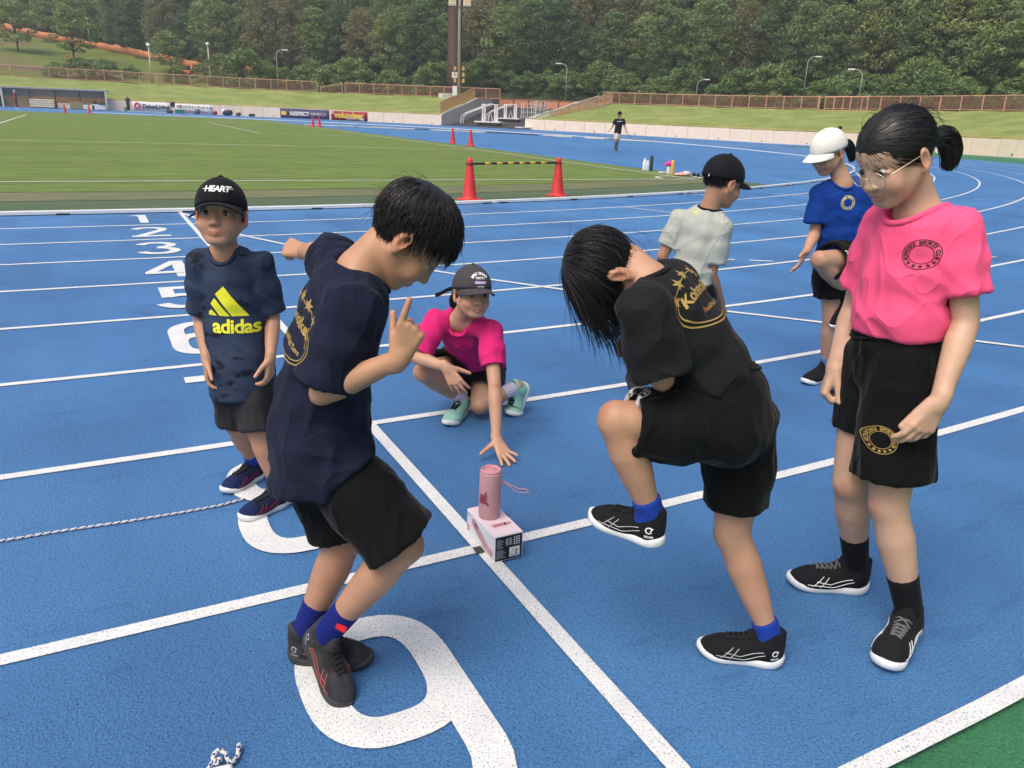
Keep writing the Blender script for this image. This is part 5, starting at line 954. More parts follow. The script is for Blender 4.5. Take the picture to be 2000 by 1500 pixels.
        for i, q in enumerate('RL'):
            d = nrm(J['e'+q]-J['s'+q]); sg = 1 if q == 'R' else -1; ax = nrm(s.X*sg*.9+d*.35); x_ = nrm(np.cross(ax, s.F)); y_ = np.cross(ax, x_); cc = J['s'+q]+ax*.002; run = []
            for rad_, lim, c0, a_ in ((0, .095*k, cc, (x_, y_)), (1, .12, J['s'+q]+(J['e'+q]-J['s'+q])*sl[i]-d*.030, None)):
                if a_ is None: xx = nrm(np.cross(d, s.F)); yy = np.cross(d, xx)
                else: xx, yy = a_
                run = []
                for j in range(41):
                    t = 2*math.pi*j/40; dr = xx*math.cos(t)+yy*math.sin(t); hh = b.ray_cast(Vector(c0), Vector(dr), .2)
                    if hh[0] is not None and hh[3] < lim: run.append(np.array(hh[0])+dr*.0002)
                    else:
                        if len(run) > 3: MB().tube(run, .0011, 4).build('seam', m, o, True)
                        run = []
                if len(run) > 3: MB().tube(run, .0011, 4).build('seam', m, o, True)
        return o, b
    def shorts(s, m, top=.10, w=.125, d=.098, legs=(.8, .8), r0=.088, r1=(.092, .092), seed=9, amp=.003, folds=(), h=.0070, flare=1., kk=.04, band=False):
        J = s.J; k = s.k; S = Sdf(); P = J['pel']; UP_ = nrm(s.U*.6+nrm(P-(J['kR']+J['kL'])/2)*.4)
        S.loft([(P+s.U*top*k, s.XP, (w-.008)*k, (d-.008)*k), (P+s.U*.03*k, s.XP, w*k, d*k), (P-UP_*.045*k, s.XP, w*1.02*k, d*1.04*k)], .03, flat1=False)
        for i, q in enumerate('RL'):
            a, b = J['h'+q], J['h'+q]+(J['k'+q]-J['h'+q])*legs[i]; dr = nrm(b-a); ax = nrm(np.cross(dr, s.F) if abs(np.dot(dr, s.F)) < .9 else s.XP)
            S.loft([(a-dr*.02, ax, r0*k, r0*k), (a+(b-a)*.5, ax, (r0+r1[i])/2*k, (r0+r1[i])/2*k), (b, ax, r1[i]*k*flare, r1[i]*k)], kk, flat0=False)
        for f in folds: S.cone(f[0], f[1], f[2], f[3], f[4] if len(f) > 4 else .03, f[5] if len(f) > 5 else 'u')
        for i, q in enumerate('RL'):
            a, b = J['h'+q], J['h'+q]+(J['k'+q]-J['h'+q])*legs[i]; dr = nrm(b-a); ax = nrm(np.cross(dr, s.F) if abs(np.dot(dr, s.F)) < .9 else s.XP)
            S.loft([(b-dr*.03, ax, (r1[i]*flare-.017)*k, (r1[i]-.017)*k), (b+dr*.03, ax, (r1[i]*flare-.014)*k, (r1[i]-.014)*k)], .004, 's', flat0=False)
        ax3 = np.array([s.XP, s.F, UP_])
        o, b = s.mesh_part('shorts', S, h, m, [(ax3, (24, 24, 3.5), amp*.9, seed), (ax3, (8, 8, 9), amp*.6, seed+4)], 2); s.so = o; s.sob = b
        if band:                                                                            # gathered elastic waistband
            for lv in (0, 1, 2):
                rp_ = []; c0 = P+s.U*(top-.010-.010*lv)*k
                for j in range(48):
                    t = 2*math.pi*j/48; dr = s.XP*math.cos(t)+s.F*math.sin(t); hh = b.ray_cast(Vector(c0+dr*.3), Vector(-dr), .3); rp_.append((np.array(hh[0]) if hh[0] is not None else c0+dr*w*k)+dr*(.0015+.0012*math.sin(j*2.4)))
                MB().tube(rp_, .0048, 6, closed=True).build('waistband', m, o, True)
        return o, b
    def sock(s, q, m, L=.07, r=(.034, .036), low=.0):
        J = s.J; k = s.k; d = nrm(J['k'+q]-J['a'+q]); f_ = s.feet[q]; a = shoe_xf(q, f_['o'], f_['fwd'], f_['up'], f_['L'], f_['bend'])(np.array([(0, .060, .052)]))[0]; S = Sdf()
        S.chain([a, J['a'+q]+d*.01, J['a'+q]+d*L], [.034*k, r[0]*k, r[1]*k], .01); S.loft([(J['a'+q]+d*L, s.X, .06, .06), (J['a'+q]+d*(L+.08), s.X, .06, .06)], .003, 's')
        V, Q = S.mesh(.0055*s.res, smooth=1); return obj('sock', V, Q, m, s.o, True)
# ---------------------------------------------------------------- hair, caps, shoes
SCALP_C = np.array((0, -.012, .030)); SCALP_R = np.array((.0735, .090, .079))
def hairline(az):
    """lowest unit height of hair roots by azimuth from the front (degrees)"""
    return np.interp(np.abs(az), (0, 30, 50, 65, 80, 95, 110, 130, 180), (.60, .52, .38, .18, .02, -.06, -.45, -.72, -.80))
def strands_mesh(paths, w0, w1, bend=3):
    """paths (n, m, 3) world -> thin three-sided tapered tubes"""
    n, m, _ = paths.shape; d = np.gradient(paths, axis=1); d /= np.linalg.norm(d, axis=2, keepdims=True)+1e-9
    ref = np.where(np.abs(d[..., 2:3]) > .9, np.array([1., 0, 0]), np.array([0, 0, 1.])); x = np.cross(d, ref); x /= np.linalg.norm(x, axis=2, keepdims=True)+1e-9; y = np.cross(d, x)
    w = np.linspace(1, 0, m)[None, :, None]; r = (w1+(w0-w1)*w**.6)*rng.uniform(.7, 1.25, (n, 1, 1))
    V = np.stack([paths+r*(math.cos(a)*x+math.sin(a)*y) for a in (0, 2.1, 4.2)], 2).reshape(-1, 3)
    I = np.arange(n*m*3).reshape(n, m, 3); Q = []
    for j in range(3): Q.append(np.stack([I[:, :-1, j], I[:, :-1, (j+1) % 3], I[:, 1:, (j+1) % 3], I[:, 1:, j]], -1).reshape(-1, 4))
    return V, np.concatenate(Q)
def hair(p, n=1500, length=lambda az, z: .07, grav=.35, lift=(1.05, 1.14), part=(0, -.35, .94), below=None, pull=None, tail=None, w=.0016, messy=.16, line=hairline, shell=1.05, steps=10, seed=0, clump=.0, tone=None, lenv=(.75, 1.15)):
    """p Person; length(azimuth, unit z) in metres; pull = local point all strands run to; tail = list of local points for a pony tail"""
    r = np.random.default_rng(seed); R = p.R; s = p.hs; c = p.J['head']; gl = R@np.array([0, 0, -1.])
    U = r.normal(size=(n*5, 3)); U /= np.linalg.norm(U, axis=1, keepdims=True); az = np.degrees(np.arctan2(U[:, 0], U[:, 1]))
    ok = U[:, 2] > line(az)
    if below is not None: ok &= below(U, az)
    U = U[ok][:n]; az = az[ok][:n]; n = len(U); L = np.array([length(a, z) for a, z in zip(np.abs(az), U[:, 2])])*r.uniform(*lenv, n)
    P = SCALP_C+U*SCALP_R*1.01; path = [P]; cr = nrm(np.array(part)); off = r.uniform(lift[0], lift[1], n); jit = r.normal(size=(n, 3))*messy
    if clump:
        cc = r.integers(0, max(n//14, 1), n); cj = r.normal(size=(cc.max()+1, 3))*clump; jit = jit*.5+cj[cc]
    st = L/(steps-1)
    for i in range(steps-1):
        q = (P-SCALP_C)/SCALP_R; qn = q/np.linalg.norm(q, axis=1, keepdims=True)
        if pull is not None:
            d = np.array(pull)-P; D = np.linalg.norm(d, axis=1, keepdims=True); d = d/(D+1e-9); stp = np.minimum(D[:, 0]/(steps-1-i+.01), D[:, 0])[:, None]
        else:
            d = qn-cr; d = d-qn*np.sum(d*qn, 1, keepdims=True); d /= np.linalg.norm(d, axis=1, keepdims=True)+1e-6
            g = np.minimum((grav(np.abs(az))[:, None] if callable(grav) else grav)*(.3+.9*i/(steps-1)), .95); d = d*(1-g)+gl*g+jit; d /= np.linalg.norm(d, axis=1, keepdims=True)+1e-9; stp = st[:, None]
        P = P+d*stp; q = (P-SCALP_C)/SCALP_R; m = np.linalg.norm(q, axis=1, keepdims=True); o = (1.01+(off-1.01)*min(1, (i+1)/4.))[:, None]
        P = SCALP_C+SCALP_R*q*np.where(m < o, o/m, 1); path.append(P)
    path = np.stack(path, 1); W_ = c+s*(path@R); V, Q = strands_mesh(W_, w*s, w*.3*s); parts = [(V, Q)]
    if shell:
        A, B = 72, 40; g = np.array([(a, b) for b in range(B) for a in range(A)]); azd = g[:, 0]*360/A-180; zz = 1-2*(g[:, 1]+.5)/B
        low = line(azd)-.02; zc = low+(1-low)*(1-(g[:, 1]+.0)/(B-1))**.9*.9995; zz = zc; rr = np.sqrt(np.maximum(1-zc**2, 0)); u = np.stack([rr*np.sin(np.radians(azd)), rr*np.cos(np.radians(azd)), zc], 1)
        Vs = c+s*((SCALP_C+u*SCALP_R*(shell+.008*vnoise(u*5, seed)[:, None]))@R); Qs = []
        for b in range(B-1):
            for a in range(A):
                q_ = (b*A+a, b*A+(a+1) % A, (b+1)*A+(a+1) % A, (b+1)*A+a)
                Qs.append(q_)
        Qs.append(tuple(range(A-1, A-5, -1))); Qs = np.array(Qs); parts.append((Vs, Qs))
    if tail:
        tn = 420; tp = np.array(tail); ang = r.uniform(0, 6.28, tn); rad = np.sqrt(r.uniform(0, 1, tn)); m = 12; t = np.linspace(0, 1, m); base = np.stack([np.interp(t, np.linspace(0, 1, len(tp)), tp[:, j]) for j in range(3)], 1)
        for _ in range(2): base[1:-1] = (base[:-2]+2*base[1:-1]+base[2:])/4
        spread = np.interp(t, (0, .08, .35, .75, 1), (.013, .011, .024, .022, .010)); d = np.gradient(base, axis=0); d /= np.linalg.norm(d, axis=1, keepdims=True); x = np.cross(d, np.array((1., 0, .01))); x /= np.linalg.norm(x, axis=1, keepdims=True); y = np.cross(d, x)
        tp_ = base[None]+spread[None, :, None]*rad[:, None, None]*(np.cos(ang)[:, None, None]*x[None]+np.sin(ang)[:, None, None]*y[None])+r.normal(size=(tn, 1, 3))*.004*t[None, :, None]
        sc_ = r.uniform(.8, 1.05, tn)
        V, Q = strands_mesh(c+s*(tp_@R), .0022*s, .0006*s); parts.append((V, Q))
    V, Q = merge(parts); o = obj('hair', V, Q, tone or M_HAIR, p.o, True); return o
def cap(p, m, m2=None, brim=.068, tilt=0., yaw=0., R=None, button=True, deep=.012, name='cap', dx=(0, 0, 0), big=1.):
    """baseball cap in the head's frame (optionally turned)"""
    R0 = p.R; cy, sy = math.cos(math.radians(yaw)), math.sin(math.radians(yaw)); x = R0[0]*cy+R0[1]*sy; y = R0[1]*cy-R0[0]*sy
    ct, st = math.cos(math.radians(tilt)), math.sin(math.radians(tilt)); y, z = y*ct+R0[2]*st, R0[2]*ct-y*st; R = np.array([x, y, z]); s = p.hs*big
    T = lambda q: p.J['head']+s*((np.asarray(q)+np.array(dx))@R)
    c = np.array((0, -.010, .026)); rad = np.array((.0835, .1030, .0960)); A, B = 60, 16; V = []; F = []
    zb = lambda az: .030-deep+(-.034)*(1-math.cos(az))/2 if abs(az) > 0 else .030-deep
    for b in range(B+1):
        for a in range(A):
            az = 2*math.pi*a/A; z0 = (zb(az)-c[2])/rad[2]; th0 = math.asin(max(-.95, min(.95, z0))); th = th0+(math.pi/2-.03-th0)*(b/B)**.9
            sq = 1+.012*abs(math.sin(3*az))**.5*(1 if b < B-1 else 0); front = 1+.035*max(0, math.cos(az))*math.sin(math.pi*min(1, b/B*1.1))
            q = c+rad*np.array((math.cos(th)*math.sin(az)*sq, math.cos(th)*math.cos(az)*sq*front, math.sin(th))); V.append(T(q))
    for b in range(B):
        for a in range(A): F.append((b*A+a, b*A+(a+1) % A, (b+1)*A+(a+1) % A, (b+1)*A+a))
    F.append(tuple(B*A+a for a in range(A))); n = len(V)
    for a in range(A):                                                                     # inner edge
        az = 2*math.pi*a/A; z0 = zb(az)+.004; V.append(T((c[0]+(rad[0]-.006)*math.sin(az), c[1]+(rad[1]-.006)*math.cos(az), z0)))
        V.append(T((c[0]+(rad[0]-.010)*math.sin(az), c[1]+(rad[1]-.010)*math.cos(az), z0+.03)))
    for a in range(A):
        b_ = (a+1) % A; F.append((a, n+2*a, n+2*b_, b_)); F.append((n+2*a, n+2*a+1, n+2*b_+1, n+2*b_))
    o = obj(name, V, F, m, p.o, True)
    Vb = []; Fb = []; K, Lr = 25, 7                                                         # brim
    for side in (0, 1):
        for i in range(K):
            a = math.radians(-64+128*i/(K-1)); bx, by = (rad[0]+.001)*math.sin(a), c[1]+(rad[1]+.001)*math.cos(a)
            ex = .080*math.sin(a*1.22)*(1 if abs(a) < 1.2 else 1); w = max(0, math.cos(a*1.40))**.62
            for j in range(Lr):
                t = j/(Lr-1); X_ = bx+(ex-bx)*t*.75; Y_ = by+brim*w*t+.0*t; Z_ = zb(a)+.004-.004*t-.020*(X_/.08)**2*(.35+.65*t)-.006*t*t-side*.0035*(1 if 0 < j else 1)
                Vb.append(T((X_, Y_, Z_)))
    n0 = K*Lr; idx = lambda s_, i, j: s_*n0+i*Lr+j
    for i in range(K-1):
        for j in range(Lr-1):
            Fb.append((idx(0, i, j), idx(0, i+1, j), idx(0, i+1, j+1), idx(0, i, j+1))); Fb.append((idx(1, i, j), idx(1, i, j+1), idx(1, i+1, j+1), idx(1, i+1, j)))
        Fb.append((idx(0, i, Lr-1), idx(0, i+1, Lr-1), idx(1, i+1, Lr-1), idx(1, i, Lr-1)))
    obj('brim', Vb, Fb, m2 or m, o, True)
    if button: MB().lathe([(.001, .006), (.006, .0045), (.0085, .001), (.0085, -.003)][::-1], T(c+np.array((0, 0, rad[2]+.001))), 12, 0, np.array([R[0], R[1], R[2]])).build('button', m2 or m, o, True)
    for k in range(6):                                                                      # panel seams
        az = math.radians(30+60*k); pts = []
        for b in range(9):
            z0 = (zb(az)-c[2])/rad[2]; th0 = math.asin(z0); th = th0+(math.pi/2-.04-th0)*b/8; front = 1+.035*max(0, math.cos(az))*math.sin(math.pi*min(1, (b/8)**1.1*1.1))
            pts.append(T(c+1.006*rad*np.array((math.cos(th)*math.sin(az), math.cos(th)*math.cos(az)*front, math.sin(th)))))
        MB().tube(pts, .0009, 4).build('seam', m2 or m, o, True)
    p.cap = o; p.capT = T; p.capR = R; p.capb = bvh(V, [f for f in F if len(f) == 4]); p.capc = T(c); return o
def shoe_parts():
    """unit running shoe, heel at y=0, toe at y=.235, z up (x to the right)"""
    S = Sdf()
    S.ell((0, .040, .046), (.033, .038, .046), k=.02); S.cone((0, .055, .056), (.002, .160, .036), .0335, .0290, .03)
    S.ell((.003, .185, .028), (.0400, .046, .027), k=.03); S.ell((.002, .130, .028), (.0385, .06, .026), k=.03); S.cone((0, .050, .055), (0, .043, .098), .0335, .0335, .02); S.cone((0, .016, .07), (0, .010, .104), .014, .009, .012)
    S.cone((0, .088, .066), (0, .074, .112), .021, .015, .012)
    S.loft([((0, .1, -.06), (1, 0, 0), .3, .3), ((0, .1, .016), (1, 0, 0), .3, .3)], .003, 's')
    S.cone((0, .050, .080), (0, .044, .15), .0262, .0325, .005, 's')
    up = S.mesh(.0041, smooth=2)
    K = 44; V = []; F = []                                                                  # sole outline
    ys = lambda t: .1175-.1195*math.cos(t)
    def hw(y): return np.interp(y, (-.002, .004, .02, .05, .09, .13, .165, .195, .215, .229, .237), (.004, .018, .031, .0355, .0325, .0365, .0430, .0420, .0345, .021, .004))
    ring = []
    for i in range(K):
        t = 2*math.pi*i/K; y = ys(t); x = hw(y)*(1 if t < math.pi else -1)*(1.03 if t < math.pi else .97); ring.append((x, y))
    spring = lambda y: .014*max(0, (y-.155)/.08)**2+.006*max(0, (.03-y)/.03)
    for f, z in ((.90, .0), (1.0, .006), (1.03, .014), (.985, .024), (.90, .0255)):
        for x, y in ring: V.append((x*f, .1175+(y-.1175)*(1-(1-f)*.35), z+spring(y)+(.006*max(0, (.07-y)/.07) if z > .01 else 0)))
    for l in range(4):
        for i in range(K): F.append((l*K+i, l*K+(i+1) % K, (l+1)*K+(i+1) % K, (l+1)*K+i))
    F += [tuple(range(K-1, -1, -1)), tuple(range(4*K, 5*K))]
    return up, (np.array(V), F)
SHOE = None
def shoe_xf(q, o, fwd, up, L, bend=0):
    s = L/.235; R = frame(fwd, up); mir = 1 if q == 'R' else -1
    def Wd(V):
        V = np.asarray(V, float)*np.array((-mir, 1, 1))
        if bend:                                                                            # heel lifted, toes stay flat
            a = math.radians(bend); h = .165; m_ = V[:, 1] < h; y = h-V[:, 1]; an = a*np.clip(y/.03, 0, 1); z = V[:, 2].copy()
            V[:, 1] = np.where(m_, h-y*np.cos(an)+z*np.sin(an)*1., V[:, 1]); V[:, 2] = np.where(m_, z*np.cos(an)+y*np.sin(an), V[:, 2])
        return np.asarray(o, float)+s*(V@R)
    return Wd
ANKLE = np.array([(0, .046, .088)])
def shoe(p, q, o, fwd, up, L, m, msole, mlace, sole2=None, bend=0, stripes=None, label=None):
    """o = heel point on the ground side of the sole"""
    global SHOE
    if SHOE is None: SHOE = shoe_parts()
    s = L/.235; Wd = shoe_xf(q, o, fwd, up, L, bend); mir = 1 if q == 'R' else -1
    (uv, uq), (sv, sf) = SHOE
    fl = (lambda Q: [tuple(g[::-1]) for g in Q]) if mir == 1 else (lambda Q: [tuple(g) for g in Q])
    ob = obj('shoe', Wd(uv), fl(uq.tolist()), m, p.o, True)
    so = obj('sole', Wd(sv), fl(sf), msole, ob, True); so.data.polygons[-1].use_smooth = False
    bb = bvh(uv, uq); lc = []
    def surf(x, y, lift=.002):
        h = bb.ray_cast(Vector((x, y, .2)), Vector((0, 0, -1))); return (np.array(h[0])+np.array(h[1])*lift) if h[0] is not None else np.array((x, y, .06))
    for i in range(5):
        y = .100+.0135*i; w = .0185-.0012*i
        for sg in (1, -1):
            pts = [surf(x, y+sg*(x*.32), .0025) for x in np.linspace(-w, w, 5)]; lc.append(pts)
    mb = MB()
    for pts in lc: mb.tube(Wd(np.array(pts)), .0030*s, 5)
    mb.build('laces', mlace, ob, True)
    if stripes is not None:                                                                  # side stripes, both sides
        mb = MB()
        for sg in (-1, 1):
            for ln in ([(.150, .024), (.125, .055)], [(.172, .026), (.140, .056)], [(.185, .030), (.150, .030), (.105, .026), (.055, .050)], [(.160, .042), (.120, .036), (.060, .058)]):
                P3 = []
                yy = np.interp(np.linspace(0, 1, 9), np.linspace(0, 1, len(ln)), [a for a, b in ln]); zz = np.interp(np.linspace(0, 1, 9), np.linspace(0, 1, len(ln)), [b for a, b in ln])
                for y, z in zip(yy, zz):
                    h = bb.ray_cast(Vector((sg*.2, y, z)), Vector((-sg, 0, 0)))
                    if h[0] is not None: P3.append(np.array(h[0])+np.array(h[1])*.0003)
                if len(P3) > 2: mb.tube(Wd(np.array(P3)), .0014*s, 4)
        mb.build('side_stripes', stripes, ob, True)
    p.shoes = getattr(p, 'shoes', {}); p.shoes[q] = (ob, Wd, bb, uv, uq)
    return ob
# ---------------------------------------------------------------- the children
def cloth(name, col, **kw):
    a = dict(rough=.85, spec=.12, var=.08, vscale=5, bump=.3, bscale=900, sheen=.05, bdist=.0015, fold=.45); a.update(kw); return mat(name, col, **a)
C_NAVY = cloth('navy jersey', (.0105, .0135, .031)); C_BLACK = cloth('black jersey', (.0135, .014, .016)); C_BLKS = cloth('black shorts cloth', (.0055, .0056, .0062), sheen=.08)
C_PINK = cloth('hot pink jersey', (.88, .10, .235), rough=.75); C_MAG = cloth('magenta jersey', (.60, .022, .160)); C_GREY = cloth('pale grey jersey', (.40, .42, .38)); C_BLUE = cloth('royal blue jersey', (.006, .038, .22))
C_CHAR = cloth('charcoal shorts cloth', (.028, .027, .030)); C_SOCKB = cloth('royal blue sock', (.012, .045, .30), fold=0, bump=.6, bscale=500); C_SOCKN = cloth('navy blue sock', (.010, .018, .16), fold=0, bump=.7, bscale=450); C_SOCKK = cloth('black sock', (.008, .008, .010), fold=0); C_SOCKW = cloth('lilac sock', (.55, .52, .66), fold=0); C_SOCKG = cloth('grey blue sock', (.12, .18, .38), fold=0)
C_GOLD = mat('gold print', (.62, .42, .12), .38, .5, metal=.55); C_BPRINT = mat('black print', (.02, .012, .016), .6); C_WPRINT = mat('white print', (.8, .8, .8), .6); C_YEL = mat('yellow print', (.80, .78, .03), .6)
S_BLACK = cloth('black shoe mesh', (.012, .0125, .015), fold=0, bump=.6, bscale=600); S_WHITE = mat('white sole', (.72, .74, .74), .5, var=.06, vscale=30); S_DARK = mat('worn dark sole', (.035, .036, .04), .7); S_LACE = mat('dark laces', (.11, .112, .12), .8)
S_NAVY = cloth('navy shoe mesh', (.010, .030, .13), fold=0, bump=.6, bscale=600, col2=(.012, .014, .03)); S_MINT = cloth('mint shoe', (.30, .58, .47), fold=0, rough=.55, bump=.3, bscale=500, var=.12, vscale=20); S_GRUB = cloth('grubby dark shoe', (.035, .036, .040), fold=0, bump=.6, bscale=500, var=.5, vscale=25); S_KLACE = mat('black laces', (.01, .01, .012), .8); S_SILV = mat('silver stripe', (.45, .45, .46), .35, metal=.3); S_RUST = mat('rust stripe', (.40, .09, .06), .7)
CAPK = cloth('black cap twill', (.010, .0105, .013), fold=0, bump=.4, bscale=700); CAPG = cloth('charcoal cap twill', (.055, .053, .060), fold=0, bump=.4, bscale=700); CAPW = cloth('cream cap twill', (.74, .72, .66), fold=0, bump=.3, bscale=700)
def flat(q, key, L):
    h = np.array(POSE[key]['heel'+q]); t = np.array(POSE[key]['toe'+q]); d = nrm((t-h)*np.array((1, 1, 0))); return dict(o=t*np.array((1, 1, 0))-d*L, fwd=d, L=L)
HALF = lambda U, az: np.ones(len(U), bool)
# --- boy in camouflage shirt
a = Person('A', 1.16, 'small boy in black cap and navy camouflage shirt with yellow print', hs=.955, lid=1.25, feet=dict(R=flat('R', 'A', .205), L=flat('L', 'A', .205)))
a.gaze = -.12
a.hand('R', (RH*.05-UP-FH*.12), FH*.3+RH*.6, -FH+RH*.2, curl=((20, 30, 20),)*4, size=.95)
a.hand('L', (-RH*.10-UP-FH*.12), FH*.4-RH*.6, -FH-RH*.2, curl=((25, 35, 20),)*4, size=.95)
a.build_body()
C_CAMO = node_mat('navy camouflage jersey', lambda k: (k['L'].new(k['mix'](1., k['ramp'](k['noise'](17, 4, st=(.75, .75, 1.5), rough=.55), [(.40, (.008, .011, .022)), (.44, (.026, .040, .075))]), k['ramp'](k['noise'](9, 3), [(.35, (.8, .8, .85)), (.6, (1.1, 1.1, 1.1))]), 'MULTIPLY'), k['b'].inputs['Base Color']), k['bump'](k['noise'](900, 1), .25, .0015), k['b'].inputs['Roughness'].__setattr__('default_value', .75), k['b'].inputs['Specular IOR Level'].__setattr__('default_value', .25)))
a.shorts(C_CHAR, top=.02, w=.098, d=.082, legs=(1.02, 1.02), r0=.068, r1=(.078, .078))
a.shirt(C_CAMO, hem=1.4, ext=np.array(POSE['A']['hem']), w=(.110, .108, .118, .136), dp=(.08, .082, .100, .124), sl=(.90, .90), sr=.046, cuff=.056, amp=.0045, neckr=.056, drop=.012)
hair(a, 500, lambda az, z: .035, grav=.45, lift=(1.02, 1.05), below=lambda U, az: (np.abs(az) > 70) & (U[:, 2] < .1), shell=0, seed=3)
cap(a, CAPK, yaw=6, tilt=1, deep=.002, brim=.058)
for q in 'RL': f = a.feet[q]; a.sock(q, C_SOCKB, .055); shoe(a, q, f['o'], f['fwd'], f['up'], f['L'], S_NAVY, S_WHITE, S_KLACE, stripes=mat('dark red stripe', (.22, .02, .05), .6))
# --- boy pointing
b = Person('B', 1.35, 'black-haired boy in navy shirt leaning over the speaker with one finger raised', hs=.98, lid=.6, feet=dict(L=flat('L', 'B', .225), R=dict(o=np.array((-.655, -.355, .105)), fwd=nrm(np.array((.036+.0, -.14, -.105))), up=nrm(np.array((.25, -.35, .8))), L=.215)))
b.hand('R', RH*.36+UP*.93-FH*.05, FH*.9+RH*.4, -RH*.9+UP*.1, curl=((2, 4, 3), (88, 95, 55), (92, 95, 55), (92, 95, 55)), spread=(2, 0, 0, 0), thumb=(.75, .45, .30), tc=10, size=.92)
b.hand('L', -RH*.75+FH*.55+UP*.05, -UP+RH*.2, FH*.6+UP*.5, curl=((35, 60, 30), (75, 85, 45), (80, 90, 45), (85, 90, 45)), thumb=(.7, .3, .5), size=.92)
b.build_body()
b.shorts(C_BLKS, top=.06, w=.108, d=.098, legs=(.97, .92), r0=.068, r1=(.098, .092), amp=.004)
b.shirt(C_NAVY, drape=(('R', .27, .084), ('L', .25, .080)), hem=1.3, ext=np.array(POSE['B']['hem']), w=(.124, .118, .120, .138), dp=(.085, .088, .102, .122), bow=-.035, sl=(.90, .44), sr=.056, cuff=.068, cuffs=(.070, .054), amp=.0055, seed=4, neckr=.060)
hair(b, 3000, lambda az, z: np.interp(az, (0, 40, 75, 100, 140, 180), (.064, .064, .058, .060, .072, .07)), grav=.30, lift=(1.12, 1.19), part=(.05, -.50, .88), seed=5, clump=.09, messy=.06, shell=1.12, steps=9, w=.0011)
for q in 'RL': f = b.feet[q]; b.sock(q, C_SOCKN, .10, (.035, .037)); shoe(b, q, f['o'], f['fwd'], f['up'], f['L'], S_GRUB, S_DARK, S_KLACE, stripes=S_RUST, bend=f['bend'])
# --- crouching girl
_t = np.array(POSE['C']['toeL']); _kd = nrm(np.array((-.75, -.25, 0)))
c = Person('C', 1.36, 'girl in grey cap and magenta shirt crouching with one hand on the track', hs=.95, mouth='open', smile=.005, feet=dict(R=flat('R', 'C', .225), L=dict(o=_t-_kd*.225*np.array((1, 1, 0))-np.array((0, 0, 0)), fwd=_kd, L=.225, bend=62)))
c.hand('L', -FH*.55+RH*.42-UP*.62, -UP, -RH-FH*.5, curl=((-30, 4, 4),)*4, spread=(22, 6, -10, -28), thumb=(.25, .95, .02), tc=5, size=1.0)
c.hand('R', RH*.50-UP*.72-FH*.25, FH+RH*.1-UP*.3, RH*.9+UP*.4, curl=((18, 18, 10), (14, 20, 10), (18, 20, 10), (22, 22, 12)), spread=(10, 3, -4, -12), size=1.0)
c.build_body()
c.shorts(C_BLKS, top=.10, w=.128, d=.11, legs=(.62, .66), r0=.095, r1=(.098, .098), amp=.004)
c.shirt(C_MAG, hem=1.12, w=(.122, .115, .112, .118), dp=(.085, .095, .100, .105), bow=-.012, sl=(.9, .66), sr=.052, cuff=.058, amp=.005, seed=8, neckr=.052, drop=-.004, scoop=.15, cshift=.012)
hair(c, 500, lambda az, z: np.interp(az, (0, 60, 75, 180), (.02, .03, .16, .06)), grav=.75, lift=(1.02, 1.08), below=lambda U, az: (np.abs(az) > 55) & (np.abs(az) < 78) & (U[:, 2] < .3), shell=0, seed=6, messy=.05)
hair(c, 600, lambda az, z: .05, pull=(0, -.10, -.01), lift=(1.02, 1.05), below=lambda U, az: (np.abs(az) > 80) & (U[:, 2] < .25), tail=[(0, -.10, -.01), (.02, -.125, -.02), (.035, -.125, -.05), (.04, -.12, -.08)], seed=7)
cap(c, CAPG, yaw=0, tilt=-2, deep=-.002, brim=.062, big=1.03)
for q in 'RL': f = c.feet[q]; c.sock(q, C_SOCKW, .07); shoe(c, q, f['o'], f['fwd'], f['up'], f['L'], S_MINT, S_WHITE, S_KLACE, bend=f['bend'])
# --- girl with knee raised
d = Person('D', 1.36, 'long-fringed girl in black shirt bending forward with one knee raised', hs=.97, lid=.4, feet=dict(R=flat('R', 'D', .225), L=dict(fwd=nrm(-RH*.80+FH*.58+UP*.03), up=nrm(RH*.03+UP), L=.205)))
d.hand('L', -RH*.6+FH*.5+UP*.2, -UP, FH, curl=((40, 60, 30),)*4); d.hand('R', -RH*.6+FH*.2, -UP, -FH, curl=((40, 60, 30),)*4)
d.build_body()
d.shorts(C_BLKS, band=True, top=.105, w=.114, d=.098, legs=(.74, .88), r0=.084, r1=(.084, .082), amp=.0045)
d.shirt(C_BLACK, hem=.84, w=(.114, .108, .102, .106), dp=(.080, .076, .080, .088), bow=-.026, sl=(.85, .92), sr=.058, cuff=.072, amp=.0055, seed=12, neckr=.056, ext=d.J['pel']+d.U*.075)
hair(d, 2600, lambda az, z: np.interp(az, (0, 45, 75, 95, 115, 150, 180), (.215, .20, .16, .11, .10, .11, .11))*(1.0 if z < .85 else .95), grav=lambda az: np.interp(az, (0, 70, 100, 130, 180), (.66, .60, .30, .10, .05)), lift=(1.05, 1.13), part=(0, -.30, .95), seed=13, clump=.09, messy=.03, steps=11, w=.0012, shell=1.07, lenv=(.62, 1.08))
for q in 'RL': f = d.feet[q]; d.sock(q, C_SOCKB, .045); shoe(d, q, f['o'], f['fwd'], f['up'], f['L'], S_BLACK, S_WHITE, S_KLACE, stripes=S_SILV, bend=f['bend'])
